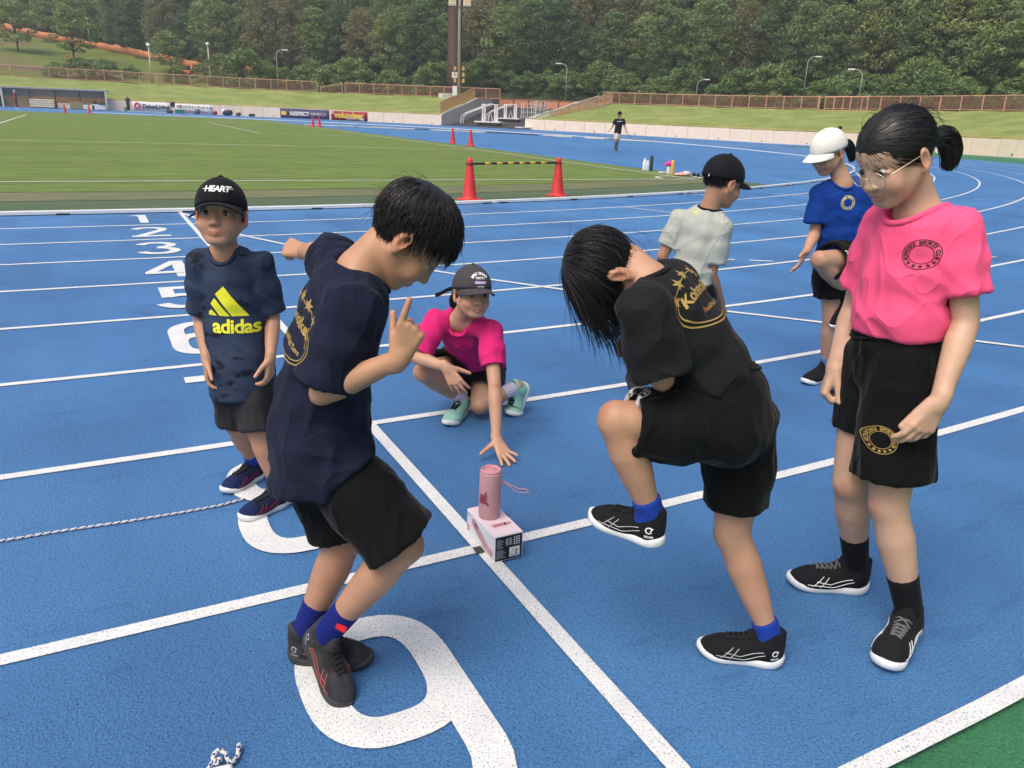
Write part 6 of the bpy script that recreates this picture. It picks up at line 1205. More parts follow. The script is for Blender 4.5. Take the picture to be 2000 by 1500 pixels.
# --- girl in pink
e = Person('E', 1.47, 'girl with glasses and short ponytail in hot pink shirt and black shorts', hs=.985, lid=.35, mouth='open', smile=.003, feet=dict(R=flat('R', 'E', .245), L=flat('L', 'E', .245)))
e.hand('L', -RH*.42-UP*.9-FH*.05, FH*.9-RH*.2, -RH*.9-FH*.1, curl=((14, 24, 14), (16, 28, 14), (20, 32, 16), (24, 34, 18)), thumb=(.92, .34, .12), size=.95)
e.hand('R', -RH*.25-UP*.95-FH*.1, FH*.3+RH*.8, -FH-RH*.3, curl=((60, 70, 40),)*4, thumb=(.8, .3, .4), size=1.0)
e.build_body()
e.shorts(C_BLKS, band=True, top=.085, w=.113, d=.092, legs=(.56, .78), r0=.078, r1=(.074, .100), kk=.007, amp=.0045, seed=22)
e.shirt(C_PINK, hem=.84, w=(.112, .107, .108, .122), dp=(.080, .083, .090, .104), bow=.008, sl=(.74, .68), sr=.048, cuff=.059, amp=.005, seed=17, neckr=.060, ext=e.J['pel']+e.U*.072)
hair(e, 2600, lambda az, z: .1, pull=(0, -.105, -.022), lift=(1.08, 1.115), tail=[(0, -.102, -.022), (0, -.128, -.018), (.0, -.158, -.036), (0, -.162, -.078), (0, -.138, -.116)], seed=19, w=.0011, shell=1.075, steps=8, line=lambda az: np.interp(np.abs(az), (0, 25, 50, 70, 85, 100, 115, 135, 180), (.12, .07, -.03, -.10, -.12, -.16, -.45, -.70, -.74)))
for q in 'RL': f = e.feet[q]; e.sock(q, C_SOCKK, .145 if q == 'R' else .115, (.035, .040)); shoe(e, q, f['o'], f['fwd'], f['up'], f['L'], S_BLACK, S_WHITE, S_LACE, stripes=S_WHITE, bend=f['bend'])
# --- boy in grey seen from behind
f_ = Person('F', 1.28, 'boy in pale grey shirt and black cap with his back turned', hs=1.0, feet=dict(R=flat('R', 'F', .215), L=dict(fwd=nrm(np.array((.02, -.06, -.12))), up=nrm(np.array((.8, .2, .3))), L=.21)))
f_.hand('R', f_.J['wR']-f_.J['eR'], -RH, FH, curl=((30, 40, 20),)*4); f_.hand('L', f_.J['wL']-f_.J['eL'], RH, FH, curl=((30, 40, 20),)*4)
f_.build_body()
f_.shorts(C_BLKS, w=.125, legs=(.75, .75), r0=.092, r1=(.095, .095))
f_.shirt(C_GREY, hem=1.2, w=(.110, .105, .106, .114), dp=(.085, .085, .09, .095), bow=-.02, sl=(.74, .70), sr=.048, cuff=.058, amp=.0045, seed=23, neckr=.058, collar=C_BLACK)
hair(f_, 800, lambda az, z: .032, grav=.4, lift=(1.02, 1.05), below=lambda U, az: (np.abs(az) > 65) & (U[:, 2] < .2), shell=0, seed=24)
cap(f_, CAPK, yaw=0, tilt=2, deep=.004, brim=.066)
for q in 'RL': g = f_.feet[q]; f_.sock(q, C_SOCKB, .07); shoe(f_, q, g['o'], g['fwd'], g['up'], g['L'], S_BLACK, S_DARK, S_KLACE, bend=g['bend'])
# --- girl in blue
g = Person('G', 1.42, 'girl in cream cap and royal blue shirt lifting one knee', hs=.97, lid=.4, feet=dict(R=flat('R', 'G', .235), L=dict(fwd=nrm(-RH*.55-FH*.2-UP*.75), up=nrm(-RH*.6+UP*.4-FH*.3), L=.23)))
g.hand('R', -RH*.45-UP*.85-FH*.2, FH*.6-UP*.3, -RH*.4-FH*.8, curl=((6, 12, 8),)*4, spread=(10, 3, -4, -10), thumb=(.5, .8, .1)); g.hand('L', g.J['wL']-g.J['eL'], -RH, -FH)
g.build_body()
g.shorts(C_BLKS, w=.128, legs=(.62, .72), r0=.095, r1=(.100, .098))
g.shirt(C_BLUE, hem=1.12, w=(.130, .124, .126, .134), dp=(.088, .094, .098, .105), sl=(.74, .74), sr=.056, cuff=.068, amp=.005, seed=31, neckr=.060)
hair(g, 700, lambda az, z: .05, pull=(0, -.10, -.01), lift=(1.03, 1.06), below=lambda U, az: (np.abs(az) > 68) & (U[:, 2] < .25), shell=0, tail=[(0, -.10, -.01), (0, -.135, -.01), (0, -.15, -.06), (0, -.14, -.12)], seed=33)
cap(g, CAPW, yaw=0, tilt=0, deep=.002, brim=.068)
for q in 'RL': h = g.feet[q]; g.sock(q, C_SOCKG, .06); shoe(g, q, h['o'], h['fwd'], h['up'], h['L'], S_BLACK, S_WHITE, S_KLACE, bend=h['bend'])

# stray hairs
def stray(p, n, L, seed, **kw): return hair(p, n, lambda az, z: L, seed=seed, w=.0006, shell=0, messy=.42, lift=(1.10, 1.30), **kw)
stray(b, 90, .075, 61, grav=.15); stray(d, 50, .16, 62, grav=.6); stray(e, 120, .10, 63, grav=.10, part=(0, .6, .6)); stray(c, 30, .10, 64, grav=.5, below=lambda U, az: (np.abs(az) > 60) & (U[:, 2] < .1)); stray(g, 30, .06, 65, grav=.4, below=lambda U, az: (np.abs(az) > 70) & (U[:, 2] < .1))
# ---------------------------------------------------------------- speaker, box, ropes, cones, bottles
def _knit(c1, c2):
    return lambda k: (k['L'].new(k['ramp'](k['noise'](900, 2), [(.35, c1), (.6, c2)]), k['b'].inputs['Base Color']), k['bump'](k['noise'](1300, 1), .6, .001), k['b'].inputs['Roughness'].__setattr__('default_value', .8))
M_SPK = node_mat('pink speaker knit', _knit((.44, .22, .24), (.66, .38, .40))); M_SPKR = mat('pink rubber', (.62, .27, .29), .55); M_DPINK = mat('deep pink badge', (.30, .05, .09), .5); M_BPINK = mat('pale pink card', (.78, .63, .68), .5, .4); M_BWHITE = mat('white card', (.76, .75, .77), .45, .4); M_BBLK = mat('black card print', (.012, .013, .02), .4); M_GTXT = mat('grey small print', (.25, .25, .27), .6); M_LRED = mat('red label', (.70, .02, .03), .5); M_PICT = mat('printed speaker pink', (.50, .25, .27), .6, col2=(.66, .42, .44), vscale=14)
sp = np.array(GP['spk']); so = empty('speaker', tuple(sp)); tag(so, 'pink cylindrical portable speaker standing on its pink box', 'speaker')
ax = nrm(np.array((.02, .0, 1.))); RS = frame(np.array((0, 1., 0)), ax)
MB().lathe([(.030, .004), (.0345, .007), (.0362, .016), (.0365, .09), (.0362, .162), (.0345, .1695)], sp, 36, 0, RS).build('body', M_SPK, so, True)
MB().lathe([(.028, 0), (.0325, .0015), (.0335, .0065)], sp, 36, 0, RS).build('foot_ring', M_SPKR, so, True)
m = MB(); m.lathe([(.0345, .168), (.0345, .173), (.0325, .1775), (.0295, .1780), (.0275, .1745), (.0265, .168), (.014, .1665), (.011, .1685), (.006, .170), (.001, .1705)], sp, 36, 0, RS); m.build('passive_radiator', M_SPKR, so, True)
sb = BVHTree.FromPolygons([tuple(sp+np.array((.0368*math.cos(t), .0368*math.sin(t), z))) for z in (.01, .165) for t in np.linspace(0, 2*math.pi, 73)[:-1]], [(i, (i+1) % 72, 72+(i+1) % 72, 72+i) for i in range(72)])
n_ = nrm(-RH*.52-FH*.85); t_ = np.cross(UP, n_)
decal('badge', xf2d(text2d('JBL', .034, .0014, spacing=.95), t=(0, -.010)), sp+np.array((0, 0, .086))+n_*.04, UP, -t_, M_DPINK, sb, so, .0018, .006, .1)
decal('side_badge', poly2d([(-.025, -.003), (.025, -.003), (.025, .003), (-.025, .003)]), sp+np.array((0, 0, .09))+RH*.04, UP, FH, M_DPINK, sb, so, .001, .008, .1)
st_ = [np.array(GP['st%d' % i]) for i in range(10)]; MB().tube(st_, .0016, 6).build('wrist_strap', M_SPKR, so, True)
bx = np.array((.049, -.001, 0)); BL, BW, BH = .214, .102, .094; bo = empty('speaker_box', tuple(bx)); tag(bo, 'pink and white speaker carton lying on the finish line', 'box')
MB().box(bx+np.array((0, 0, BH/2+.005)), (BW, BL, BH-.002), None, 0, .0015).build('carton', M_BWHITE, bo)
def card(name, shp, side, m, lift):
    v, f = shp; P = []
    for q in v:
        if side == 'top': P.append(bx+np.array((q[0], q[1], BH+.0045+lift)))
        elif side == 'left': P.append(bx+np.array((-BW/2-lift, -q[0], .0520+q[1])))
        else: P.append(bx+np.array((q[0], -BL/2-lift, .0520+q[1])))
    return obj(name, P, f, m, bo)
rect = lambda x0, y0, x1, y1: poly2d([(x0, y0), (x1, y0), (x1, y1), (x0, y1)])
card('top_print', rect(-BW/2+.001, -BL/2+.001, BW/2-.001, BL/2-.001), 'top', M_BPINK, .0006)
card('top_picture', join2d(xf2d(ring2d(0.0001, 1, 24), sx=.014, sy=.010, t=(.028, -.040)), rect(-.028, -.052, .022, -.030)), 'top', M_PICT, .0012); card('top_lettering', xf2d(text2d('FLIP 6', .010, .0002), t=(-.005, -.045)), 'top', M_DPINK, .0018)
body = [(-.070, .030), (-.045, .036), (.045, -.002), (.070, -.012), (.088, -.022), (.086, -.034), (.060, -.036), (.030, -.030), (-.040, -.004), (-.066, .010)]
card('side_picture', poly2d(body), 'left', M_PICT, .0006); card('side_picture_end', ring2d(.008, .014, 24, c=(.080, -.024), sy=1.0), 'left', M_SPKR, .0012); card('side_badge', xf2d(text2d('JBL', .020, .0006), rot=-22, t=(-.030, .012)), 'left', M_DPINK, .0012)
card('side_lettering', xf2d(text2d('FLIP 6', .011, .0003), t=(-.088, .030)), 'left', M_GTXT, .0012); card('red_mark', rect(-.102, -.026, -.088, -.006), 'left', M_LRED, .0012); card('red_mark_letters', rect(-.098, -.022, -.092, -.010), 'left', M_BWHITE, .0018)
card('small_lettering', xf2d(text2d('JBLFLIP6PINK', .006, .0001), rot=90, t=(.101, -.022)), 'left', M_GTXT, .0012)
card('end_panel', rect(-BW/2+.003, -BH/2+.004, BW/2-.003, BH/2-.004), 'front', M_BBLK, .0006)
gp = [rect(-.044+.0, .034-.0042*i, -.044+.026*(.6+.4*((i*7) % 5)/4), .0315-.0042*i) for i in range(8)]+[rect(-.044, -.004-.004*i, -.044+.034*(.6+.4*((i*5) % 4)/3), -.0062-.004*i) for i in range(8)]+[rect(-.012+.013*i, .008, -.002+.013*i, .034) for i in range(2)]
card('end_small_print', join2d(*gp), 'front', M_GTXT, .0012); card('end_icons', join2d(*[xf2d(ring2d(.0001, .0028, 10), t=(.020+.0085*i, .033-.008*j)) for i in range(3) for j in range(4)]), 'front', M_BWHITE, .0012)
card('price_sticker', rect(.002, -.036, .040, -.001), 'front', M_BWHITE, .0014); card('sticker_yellow', join2d(rect(.004, -.024, .010, -.016), rect(.013, -.020, .019, -.010), rect(.032, -.020, .037, -.010), rect(.016, -.006, .022, -.002)), 'front', C_YELB, .0020)
card('sticker_print', join2d(*[rect(.005+.004*i, -.034, .007+.004*i, -.027) for i in range(8)], rect(.024, -.030, .030, -.008)), 'front', M_GTXT, .0020)
MB().tube([bx+np.array((BW/2-.002, .05, .058)), bx+np.array((BW/2+.010, .052, .072)), bx+np.array((BW/2+.018, .05, .080)), bx+np.array((BW/2+.022, .044, .076)), bx+np.array((BW/2+.012, .042, .062)), bx+np.array((BW/2-.002, .042, .052))], .005, 6).build('pull_tab', M_DKGREY, bo, True)
for q, lb in (((-.016, -.02), 'small dark timing marker on the finish line beside the carton'), ((-.005, 1.235), 'small dark timing marker on the finish line further away')): tag(MB().box((q[0], q[1], .0105), (.026, .036, .006), None, 0, .001).build('marker_plate', M_DKGREY, None, False, (*q, .0065)), lb, 'marker')
# ropes
M_RW = mat('white rope yarn', (.70, .70, .68), .8, .2, bump=.4, bscale=800); M_RB = mat('blue rope yarn', (.02, .04, .20), .8, .2)
def rope(name, pts, label, r=.0048, pitch=.026):
    P = np.array(pts, float); L = np.concatenate([[0], np.cumsum(np.linalg.norm(np.diff(P, axis=0), axis=1))]); n = int(L[-1]/.006); s = np.linspace(0, L[-1], n); C = np.stack([np.interp(s, L, P[:, j]) for j in range(3)], 1)
    for _ in range(12): C[1:-1] = (C[:-2]+2*C[1:-1]+C[2:])/4
    d = np.gradient(C, axis=0); d /= np.linalg.norm(d, axis=1, keepdims=True); x = np.cross(d, np.array((0.02, 0.01, 1.))); x /= np.linalg.norm(x, axis=1, keepdims=True); y = np.cross(d, x); root = empty(name, tuple(P[0])); tag(root, label, 'rope')
    for k in range(4):
        a = 2*math.pi*s/pitch*(1 if k % 2 == 0 else -1)+k*1.571; MB().tube(C+r*.62*(np.cos(a)[:, None]*x+np.sin(a)[:, None]*y), r*.52, 5).build('strand', M_RB if k == 3 else M_RW, root, True)
z = np.array((0, 0, .006)); rope('skipping_rope', [np.array(GP[k])+z for k in ('ropeA', 'rope0', 'rope1', 'rope2', 'rope3', 'rope4', 'rope5')], 'white and blue rope lying straight across lane eight')
k0 = np.array(GP['knot']); rope('rope_coil', [k0+np.array(q) for q in ((-.05, -.05, .008), (-.02, -.02, .010), (.0, .008, .020), (.012, -.012, .016), (-.006, -.022, .010), (-.012, .002, .030), (.010, .012, .034), (.022, -.006, .022), (.020, -.03, .010), (.040, -.012, .008), (.050, .010, .010), (.049, .024, .016))], 'white and blue rope bunched at the bottom edge', .0055, .026)
tag(MB().lathe([(.008, 0), (.012, .004), (.012, .11), (.009, .118)], np.array(GP['knot3'])+np.array((-.06, -.03, .012)), 12, 0, frame(UP, RH*.9+FH*.35)).build('skipping_rope_grip', M_WHITE, None, True, np.array(GP['knot3'])), 'pale skipping rope handle beside the bunched rope', 'handle')
# cones
M_CONE = mat('red cone plastic', (.62, .028, .030), .42, .5, var=.12, vscale=5)
def cone(q, H, label, g, dz=.012):
    s = H/.70; o = empty('traffic_cone', (q[0], q[1], q[2]+dz)); tag(o, label, 'cone', g); c = np.array((q[0], q[1], q[2]+dz))
    b = MB(); b.box(c+np.array((0, 0, .012*s)), (.37*s, .37*s, .022*s), np.array([(.8, .6, 0), (-.6, .8, 0), (0, 0, 1)]), 0, .008*s).build('base', M_CONE, o)
    MB().lathe([(.150*s, .022*s), (.146*s, .035*s), (.128*s, .040*s), (.122*s, .055*s), (.050*s, .63*s), (.048*s, .66*s), (.040*s, .69*s), (.022*s, .70*s)], c, 24).build('body', M_CONE, o, True); return c
c1 = cone(GP['cone1'], .70, 'red cone holding the left end of the striped bar', 'cones holding the striped bar'); c2 = cone(GP['cone2'], .70, 'red cone holding the right end of the striped bar', 'cones holding the striped bar')
for k, H, lb in (('cf1', .70, 'left red cone of the pair at the far pitch edge'), ('cf2', .70, 'right red cone of the pair at the far pitch edge'), ('cf3', .70, 'left red cone of the pair in front of the RESPECT banner'), ('cf4', .70, 'right red cone of the pair in front of the RESPECT banner'), ('cs1', .24, 'tiny red cone left of the banner cone pair'), ('cs2', .24, 'tiny red cone right of the banner cone pair'), ('cd1', .70, 'red cone in front of the dugout, left of two'), ('cd2', .70, 'red cone in front of the dugout, right of two')): cone(GP[k], H, lb, 'cones far off round the pitch', .02)
o = empty('cone_bar', tuple(c1+np.array((0, 0, .60)))); tag(o, 'black and yellow striped bar between the two near cones', 'bar'); p0, p1 = c1+np.array((0, 0, .605)), c2+np.array((0, 0, .605)); dd = nrm(p1-p0); M_BY = mat('bar yellow', (.72, .42, .03), .5); M_BK = mat('bar black', (.015, .017, .016), .5)
Lb = np.linalg.norm(p1-p0)-.12
for i in range(15):
    a0, a1 = p0+dd*(.06+Lb*i/15), p0+dd*(.06+Lb*(i+1)/15); MB().tube([a0, a1], .019, 12).build('bar_segment', M_BY if i % 2 == 0 and i not in (0, 14) else M_BK, o, True)
for p_ in (p0, p1): MB().tube([p_+.064*np.array((math.cos(t), math.sin(t), 0)) for t in np.linspace(0, 6.283, 19)[:-1]], .010, 6, closed=True).build('end_ring', M_BK, o, True)
# bottles and kit on the far track
def bottle(k, prof, m, label, capm=None, ch=.04):
    q = np.array(GP[k])+np.array((0, 0, .01)); o = empty('bottle', tuple(q)); tag(o, label, 'bottle', 'bottles beside the pitch'); MB().lathe(prof, q, 14).build('body', m, o, True); z = prof[-1][1]; MB().lathe([(prof[-1][0]*.95, z), (prof[-1][0]*1.0, z+ch*.6), (prof[-1][0]*.6, z+ch)], q, 12).build('bottle_cap', capm or m, o, True)
bottle('b1', [(.055, 0), (.06, .02), (.06, .25), (.04, .29), (.028, .32)], M_WHITE, 'white squeeze bottle furthest left beside the pitch'); bottle('b2', [(.06, 0), (.065, .02), (.065, .20), (.04, .25), (.03, .27)], mat('clear blue plastic', (.45, .55, .75), .25, .5), 'pale blue bottle next to the white squeeze bottle', M_WHITE)
bottle('b3', [(.05, 0), (.052, .02), (.052, .38), (.045, .41)], mat('olive flask', (.035, .045, .035), .5), 'tall dark olive flask beside the pale bottles'); bottle('b4', [(.055, 0), (.058, .02), (.058, .18), (.05, .21)], M_WHITE, 'white bottle under the pink hat beside the pitch'); bottle('b5', [(.05, 0), (.052, .02), (.052, .34), (.045, .36)], mat('amber flask', (.62, .36, .05), .45), 'amber yellow flask beside the pink hat', C_YELB)
S = Sdf(); q = np.array(GP['b4'])+np.array((0, 0, .30)); S.ell(q, (.10, .10, .075), k=.03); S.ell(q+RH*-.08-UP*.03, (.09, .07, .02), k=.03); V, Q = S.mesh(.012, smooth=1); tag(obj('pink_hat', V, Q, mat('pink hat cloth', (.70, .04, .30), .8), None, True, q-np.array((0, 0, .09))), 'bright pink hat perched on a white bottle', 'hat')
S = Sdf(); q = np.array(GP['b6'])+np.array((0, 0, .02)); S.ell(q+np.array((0, 0, .04)), (.22, .16, .05), k=.05); S.ell(q+RH*.14+np.array((0, 0, .07)), (.13, .12, .07), k=.05); V, Q = S.mesh(.02, smooth=1); tag(obj('red_bag', V, Q, mat('red and white cloth', (.70, .06, .03), .7, col2=(.75, .72, .70), vscale=9), None, True, q), 'crumpled red and white bag beside the pitch', 'bag')
q = np.array(GP['b7'])+np.array((0, 0, .012)); tag(MB().box(q+np.array((0, 0, .02)), (.24, .16, .04), None, 0, .012).build('folded_towel', mat('pale towel', (.70, .62, .60), .8, var=.2, vscale=20), None, True, q), 'small folded pale towel left of the pink hat', 'towel')
class _Sole:
    pass
for k, lb in (('sh1', 'left one of the pair of trainers beside the pitch'), ('sh2', 'right one of the pair of trainers beside the pitch')):
    if SHOE is None: SHOE = shoe_parts()
    q = np.array(GP[k])+np.array((0, 0, .01)); Wd = shoe_xf('R', q, -FH+RH*.1, UP, .25); o = empty('trainer', tuple(q)); tag(o, lb, 'shoe', 'trainers beside the pitch'); obj('upper', Wd(SHOE[0][0]), [tuple(g[::-1]) for g in SHOE[0][1].tolist()], S_BLACK, o, True); obj('sole', Wd(SHOE[1][0]), [tuple(g[::-1]) for g in SHOE[1][1]], S_WHITE, o, True)
# ---------------------------------------------------------------- print on the clothes
def club_ring(R, bold=.0):
    return join2d(ring2d(R*.955, R, 40), ring2d(R*.60, R*.64, 36), circ_text('KOHNOIKE SPORTS CLUB', R*.80, R*.30, 205, -25, bold), *[star2d((R*.80*math.cos(math.radians(t)), R*.80*math.sin(math.radians(t))), R*.145, t-90+180) for t in (222, 246, 270, 294, 318)])
# yellow mark and word on the camouflage shirt
k_ = 1/2.0556/545
def px_(pts, c=(255, 600)): return poly2d([((x-c[0])*k_, -(y-c[1])*k_) for x, y in pts])
decal('chest_print', join2d(px_([(245, 612), (305, 612), (222, 500), (190, 530)]), px_([(200, 612), (237, 612), (186, 545), (171, 567)]), px_([(160, 612), (190, 612), (172, 588), (160, 600)]), xf2d(text2d('adidas', .064, .0018, spacing=.95), t=(.002, -.066))), PRT['adidas'], -a.X, a.U, C_YEL, a.shb, a.sh, .0015, .010)
decal('cap_print', join2d(xf2d(text2d('HEART', .026, .0007, shear=.15, spacing=.9), t=(0, -.008)), ribbon2d([(-.044, .001), (0, -.0015), (.046, .003)], .0016)), a.capT((0, .11, .075)), -a.capR[0], a.capR[2], C_WPRINT, a.capb, a.cap, .0012, .006)
# gold crest across the backs
def crest():
    W, H_ = .112, .066; pts = [(W*math.cos(math.radians(t)), H_*math.sin(math.radians(t))) for t in np.linspace(150, 390, 40)]; pts2 = [(x*.91, y*.86) for x, y in pts]
    stars = [star2d((W*.97*math.cos(math.radians(t)), H_*1.02*math.sin(math.radians(t))+.002), .0165, 90) for t in (160, 128, 104, 78, 50)]
    arcs = ribbon2d([(W*math.cos(math.radians(t)), H_*math.sin(math.radians(t))) for t in np.linspace(150, 40, 30)], .0022)
    word = []; x = -.078
    txt = xf2d(text2d('KohnoikeSC', .036, .0012, spacing=.98), t=(.002, -.004)); v, f = txt; v = v.copy(); v[:, 1] += .016-(v[:, 0]/.1)**2*.016
    return join2d(ribbon2d(pts, .0034), ribbon2d(pts2, .0030), arcs, *stars, (v, f), xf2d(text2d('Track&Field Team', .016, .0004), t=(.012, -.030)))
decal('back_print', crest(), np.array(PRT['dprint'])+d.U*.004, d.X, d.U, C_GOLD, d.shb, d.sh, .0015, .012)
decal('back_print', crest(), (b.J['neck']*.66+b.J['pel']*.34)-b.F*.1-b.X*-.012, b.X, b.U, C_GOLD, b.shb, b.sh, .0015, .012)
# club rings
def facing(p): return -p.X, p.U
decal('chest_print', club_ring(.036, .0004), PRT['ering'], -e.X, e.U, C_BPRINT, e.shb, e.sh, .0014, .008)
_n = nrm(-FH-RH*.15); _xa = np.cross(UP, _n); decal('thigh_print', club_ring(.036, .0004), PRT['eshort'], _xa, UP, C_GOLD, e.sob, e.so, .0014, .008)
decal('chest_print', club_ring(.036, .0004), PRT['gring'], -g.X, g.U, mat('pale yellow print', (.75, .68, .25), .5), g.shb, g.sh, .0014, .008)
_n = nrm(-FH*.7-RH*.5+UP*.5); _xa = nrm(np.cross(UP, _n)); decal('thigh_mark', join2d(ribbon2d([(-.022, .006), (-.006, .004), (.006, -.004), (.022, -.004)], [.002, .008, .007, .002]), ribbon2d([(-.004, .003), (-.010, -.008)], .003), ribbon2d([(.008, -.004), (.014, .008)], .003)), PRT['gshort'], _xa, np.cross(_n, _xa), C_WPRINT, g.sob, g.so, .0014, .008)
_n = nrm(-FH*.35+UP*.9-RH*.1); _xa = nrm(np.cross(UP, -FH)); decal('thigh_print', club_ring(.040, .0006), PRT['dshort'], _xa, np.cross(_n, _xa), C_WPRINT, d.sob, d.so, .0014, .008)
decal('chest_mark', join2d(star2d((-.018, .004), .010), star2d((0, .010), .012), star2d((.016, 0), .010), ribbon2d([(-.02, -.016), (.0, -.020), (.022, -.012)], .005)), PRT['cprint'], -c.X, c.U, mat('dull purple print', (.16, .02, .16), .7), c.shb, c.sh, .0014, .008)
_n = nrm(-FH*.85-RH*.2); decal('small_mark', join2d(ring2d(.011, .013, 24), ribbon2d([(-.006, -.007), (-.006, .007)], .003), ribbon2d([(.006, -.007), (.006, .007)], .003), ribbon2d([(-.006, 0), (.006, 0)], .003)), PRT['fring'], np.cross(UP, _n), UP, mat('neon yellow print', (.62, .70, .15), .5), f_.shb, f_.sh, .0014, .006)
# words on the grey cap
P0 = c.capT((0, .11, .066)); decal('cap_print', join2d(circ_text('MANY DREAMS', .040, .0135, 145, 35, .0004), xf2d(text2d('WITTY', .0125, .0004), t=(0, .018)), xf2d(text2d('EARTHRISE', .006, .0002), t=(0, -.013))), P0-c.capR[2]*.012, -c.capR[0], c.capR[2], C_WPRINT, c.capb, c.cap, .0012, .006)
decal('cap_patch', poly2d([(-.024, -.004), (.024, -.004), (.024, .006), (-.024, .006)]), P0-c.capR[2]*.008, -c.capR[0], c.capR[2], mat('lilac patch', (.55, .42, .72), .6), c.capb, c.cap, .0010, .006)
V, F = [], []
for i in range(7): q = c.T(.070+.012*i, -.055-.006*i, .012-.006*i+.003*math.sin(i)); V += [q+UP*.009, q-UP*.009]
so_ = obj('cap_strap', V, [(2*i, 2*i+1, 2*i+3, 2*i+2) for i in range(6)], CAPK, c.o); mo = so_.modifiers.new('t', 'SOLIDIFY'); mo.thickness = .0015
MB().tube([a.T(.078, -.02, .012), a.T(.095, -.03, .0), a.T(.115, -.035, -.012)], [.004, .0035, .003], 6).build('cap_strap', CAPK, a.o, True)
# back opening and strap of the cap seen from behind
MB().tube([f_.T(.034, -.104, .005), f_.T(.018, -.112, .003), f_.T(0, -.1145, .002), f_.T(-.018, -.112, .003), f_.T(-.034, -.104, .005)], .0055, 6).build('back_strap', CAPK, f_.cap, True)
decal('strap_opening', xf2d(ring2d(.0001, 1, 24, 0, 180), sx=.026, sy=.024), f_.T(0, -.14, .014), -f_.R[0], f_.R[2], M_HAIR, f_.capb, f_.cap, .0012, .006)
MB().tube([f_.T(.028, -.112, .001), f_.T(.030, -.115, -.010)], .002, 5).build('strap_tip', C_WPRINT, f_.cap, True)
# glasses
M_WIRE = mat('pale gold wire', (.70, .60, .45), .3, .5, metal=.7); M_LENS = mat('lens glass', (.85, .90, .95), .03, .6, alpha=.16)
gl = MB(); le = []
for q in (-1, 1):
    cxy = [(q*.0335+.0215*math.cos(t), -.010+.0195*math.sin(t)) for t in np.linspace(0, 2*math.pi, 33)[:-1]]
    gl.tube([e.T(x, .0985-(abs(x)-.01)*.20, z_) for x, z_ in cxy], .0012, 6, closed=True); gl.tube([e.T(q*.0555, .0905, -.004), e.T(q*.066, .070, .000), e.T(q*.080, .0, .004), e.T(q*.080, -.012, -.002)], .0011, 6)
    V = [e.T(q*.0335, .0988-.0235*.20, -.010)]+[e.T(x, .0985-(abs(x)-.01)*.20, z_) for x, z_ in cxy]; le.append((V, [(0, 1+i, 1+(i+1) % 32) for i in range(32)]))
gl.tube([e.T(-.012, .098, -.005), e.T(0, .101, -.003), e.T(.012, .098, -.005)], .0012, 6); go = gl.build('glasses', M_WIRE, e.o, True)
for V, F in le: obj('lens', V, F, M_LENS, go)
# hair tie
MB().tube([e.T(.013*math.cos(t), -.109, -.021+.013*math.sin(t)) for t in np.linspace(0, 6.283, 15)[:-1]], .0045, 6, closed=True).build('hair_tie', CAPK, e.o, True)
# marks on the shoes
def heel_mark(p, q, m, txt=True):
    ob, Wd, bb, uv, uq = p.shoes[q]; W_ = Wd(uv); bt = bvh(W_, uq); o0 = Wd(np.array([(0, .03, .058)]))[0]; yv = nrm(Wd(np.array([(0, .2, .05)]))[0]-Wd(np.array([(0, 0, .05)]))[0]); zv = nrm(Wd(np.array([(0, .05, .1)]))[0]-Wd(np.array([(0, .05, 0)]))[0])
    for sg in (1, -1):
        xa = yv*sg; n = np.cross(xa, zv); decal('heel_mark', join2d(ring2d(.0055, .0085, 20, 20, 330), ribbon2d([(.003, -.002), (.008, .006)], .0025)), o0+n*.05, xa, zv, m, bt, ob, .0012, .006, .06)
        if txt: decal('heel_lettering', xf2d(text2d('88:88', .009, .0004), t=(0, -.020)), o0+n*.05, xa, zv, m, bt, ob, .0012, .006, .06)
for q in 'RL': heel_mark(d, q, C_WPRINT); heel_mark(b, q, S_SILV)
o0 = b.J['aR']+nrm(b.J['kR']-b.J['aR'])*.06; MB().box(o0-FH*.036+RH*.012, (.026, .004, .016), frame(-FH+RH*-.2, UP*.9+RH*.4)).build('sock_tag', M_LRED, b.o)
# ---------------------------------------------------------------- people far off
def far_pose(key, base, H, face, arm=0.):
    base = np.array(base, float); s = H/1.7; y = nrm(face); x = np.cross(y, UP); T = lambda a_, b_, c_: tuple(base+s*(x*a_+y*b_+UP*c_))
    POSE[key] = dict(base=tuple(base), head=T(0, .02, 1.58), neck=T(0, 0, 1.42), sR=T(.17, 0, 1.38), sL=T(-.17, 0, 1.38), eR=T(.22, .02+arm*.1, 1.12), wR=T(.19-arm*.15, .06+arm*.2, .90+arm*.25), eL=T(-.22, .02+arm*.1, 1.12), wL=T(-.19+arm*.15, .06+arm*.2, .90+arm*.25), pel=T(0, 0, .92), hR=T(.08, 0, .88), hL=T(-.08, 0, .88), kR=T(.09, .03, .48), kL=T(-.09, .03, .48), aR=T(.09, 0, .09), aL=T(-.09, 0, .09), fwd=tuple(y), up=(0, 0, 1), heelR=T(.09, -.06, 0), toeR=T(.10, .2, 0), heelL=T(-.09, -.06, 0), toeL=T(-.10, .2, 0))
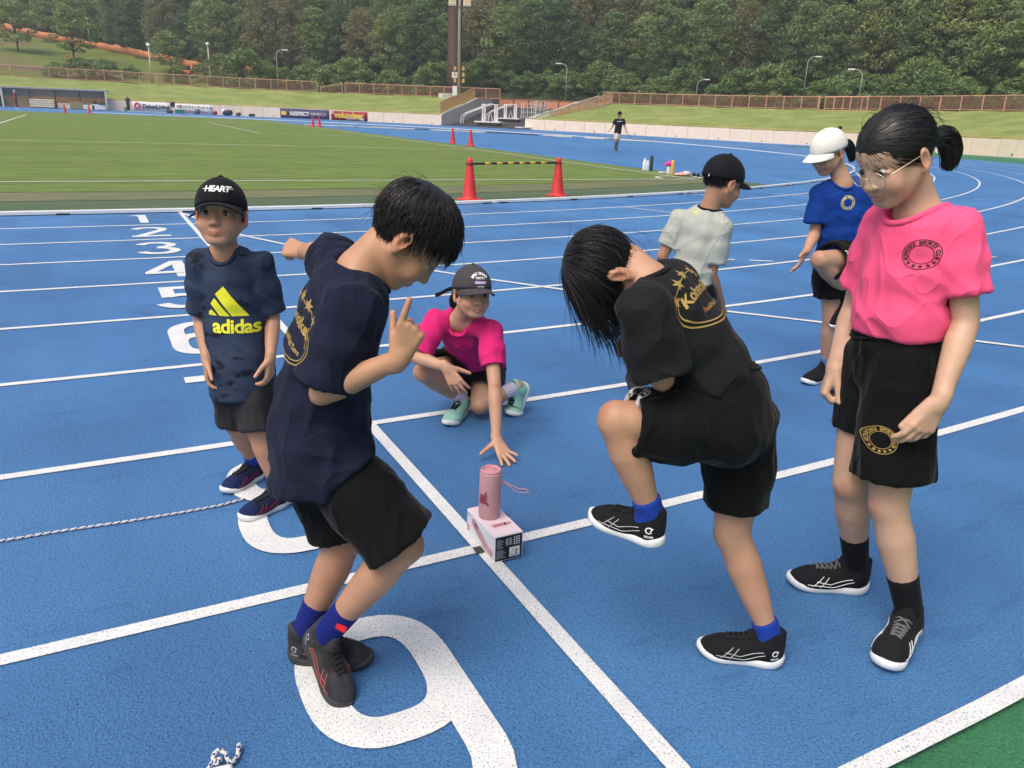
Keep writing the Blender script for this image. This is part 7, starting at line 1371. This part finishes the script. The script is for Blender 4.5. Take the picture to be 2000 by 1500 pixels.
def far_person(key, H, label, top, bottom, legs, shoes, capm=None, res=3., group=None, sl=.8):
    up_ = lambda q: dict(o=np.array(POSE[key]['heel'+q]), fwd=nrm((np.array(POSE[key]['toe'+q])-np.array(POSE[key]['heel'+q]))*np.array((1, 1, 0))), L=.26)
    p = Person(key, H, label, group, hs=1.06, res=res, feet=dict(R=up_('R'), L=up_('L')))
    if not group: pass
    for q in 'RL': p.hand(q, p.J['w'+q]-p.J['e'+q], -p.F, p.F, curl=((25, 30, 20),)*4)
    p.build_body()
    if not group and 'group' in p.o: del p.o['group']
    p.shorts(bottom, w=.115, d=.09, legs=legs, r0=.082, r1=(.085, .085) if legs[0] < 1.2 else (.06, .06)); p.shirt(top, hem=1.12, w=(.135, .130, .125, .132), dp=(.085, .09, .09, .10), sl=(sl, sl), sr=.055, cuff=.062, amp=.003)
    hair(p, 160, lambda az, z: .04, shell=1.06, seed=3, w=.003)
    if capm: cap(p, capm, deep=.004)
    for q in 'RL': f = p.feet[q]; shoe(p, q, f['o'], f['fwd'], f['up'], f['L'], shoes, S_WHITE, S_KLACE)
    return p
M_KHAKI = cloth('beige shorts cloth', (.55, .48, .38))
M_ = far_person('M', 1.74, 'man in black T-shirt and beige shorts walking on the far track', C_BLACK, M_KHAKI, (.85, .85), S_BLACK, CAPK, 2.5)
decal('chest_print', xf2d(text2d('CHAMPION', .05, .001), t=(0, 0)), M_.J['neck']-M_.U*.14+M_.F*.1, -M_.X, M_.U, C_WPRINT, M_.shb, M_.sh, .004, .03)
MB().tube([M_.J['wL'], M_.J['wL']+RH*.25-UP*.35], .012, 5).build('baton', M_DKGREY, M_.o)
far_pose('N', GP['pl'], 1.68, -FH); far_person('N', 1.68, 'man in black standing beside the white banner at the wall', C_BLACK, C_BLACK, (1.85, 1.85), S_WHITE)
far_pose('O', GP['pd'], 1.66, np.array((1., -.2, 0)), .5); far_person('O', 1.66, 'person in blue cap and red vest inside the dugout', cloth('red vest', (.45, .03, .03)), cloth('grey trousers', (.10, .10, .11)), (1.85, 1.85), S_WHITE, cloth('pale blue cap', (.35, .45, .62)))
far_pose('Q', GP['pq'], 1.56, FH); far_person('Q', 1.56, 'distant person whose dark hair shows above the cream cap', C_NAVY, C_BLACK, (.8, .8), S_BLACK)
# ---------------------------------------------------------------- the air
hz = MB().box((-20, 130, 32), (700, 520, 70)).build('haze', mat('haze air', (.8, .8, .8)), None); tag(hz, kind='stuff')
hm = hz.data.materials[0]; hn = hm.node_tree; hn.nodes.remove(hn.nodes['Principled BSDF']); pv = hn.nodes.new('ShaderNodeVolumePrincipled'); pv.inputs['Color'].default_value = (.90, .93, .96, 1); pv.inputs['Density'].default_value = .0009; pv.inputs['Anisotropy'].default_value = .3
hn.links.new(pv.outputs[0], hn.nodes['Material Output'].inputs['Volume'])
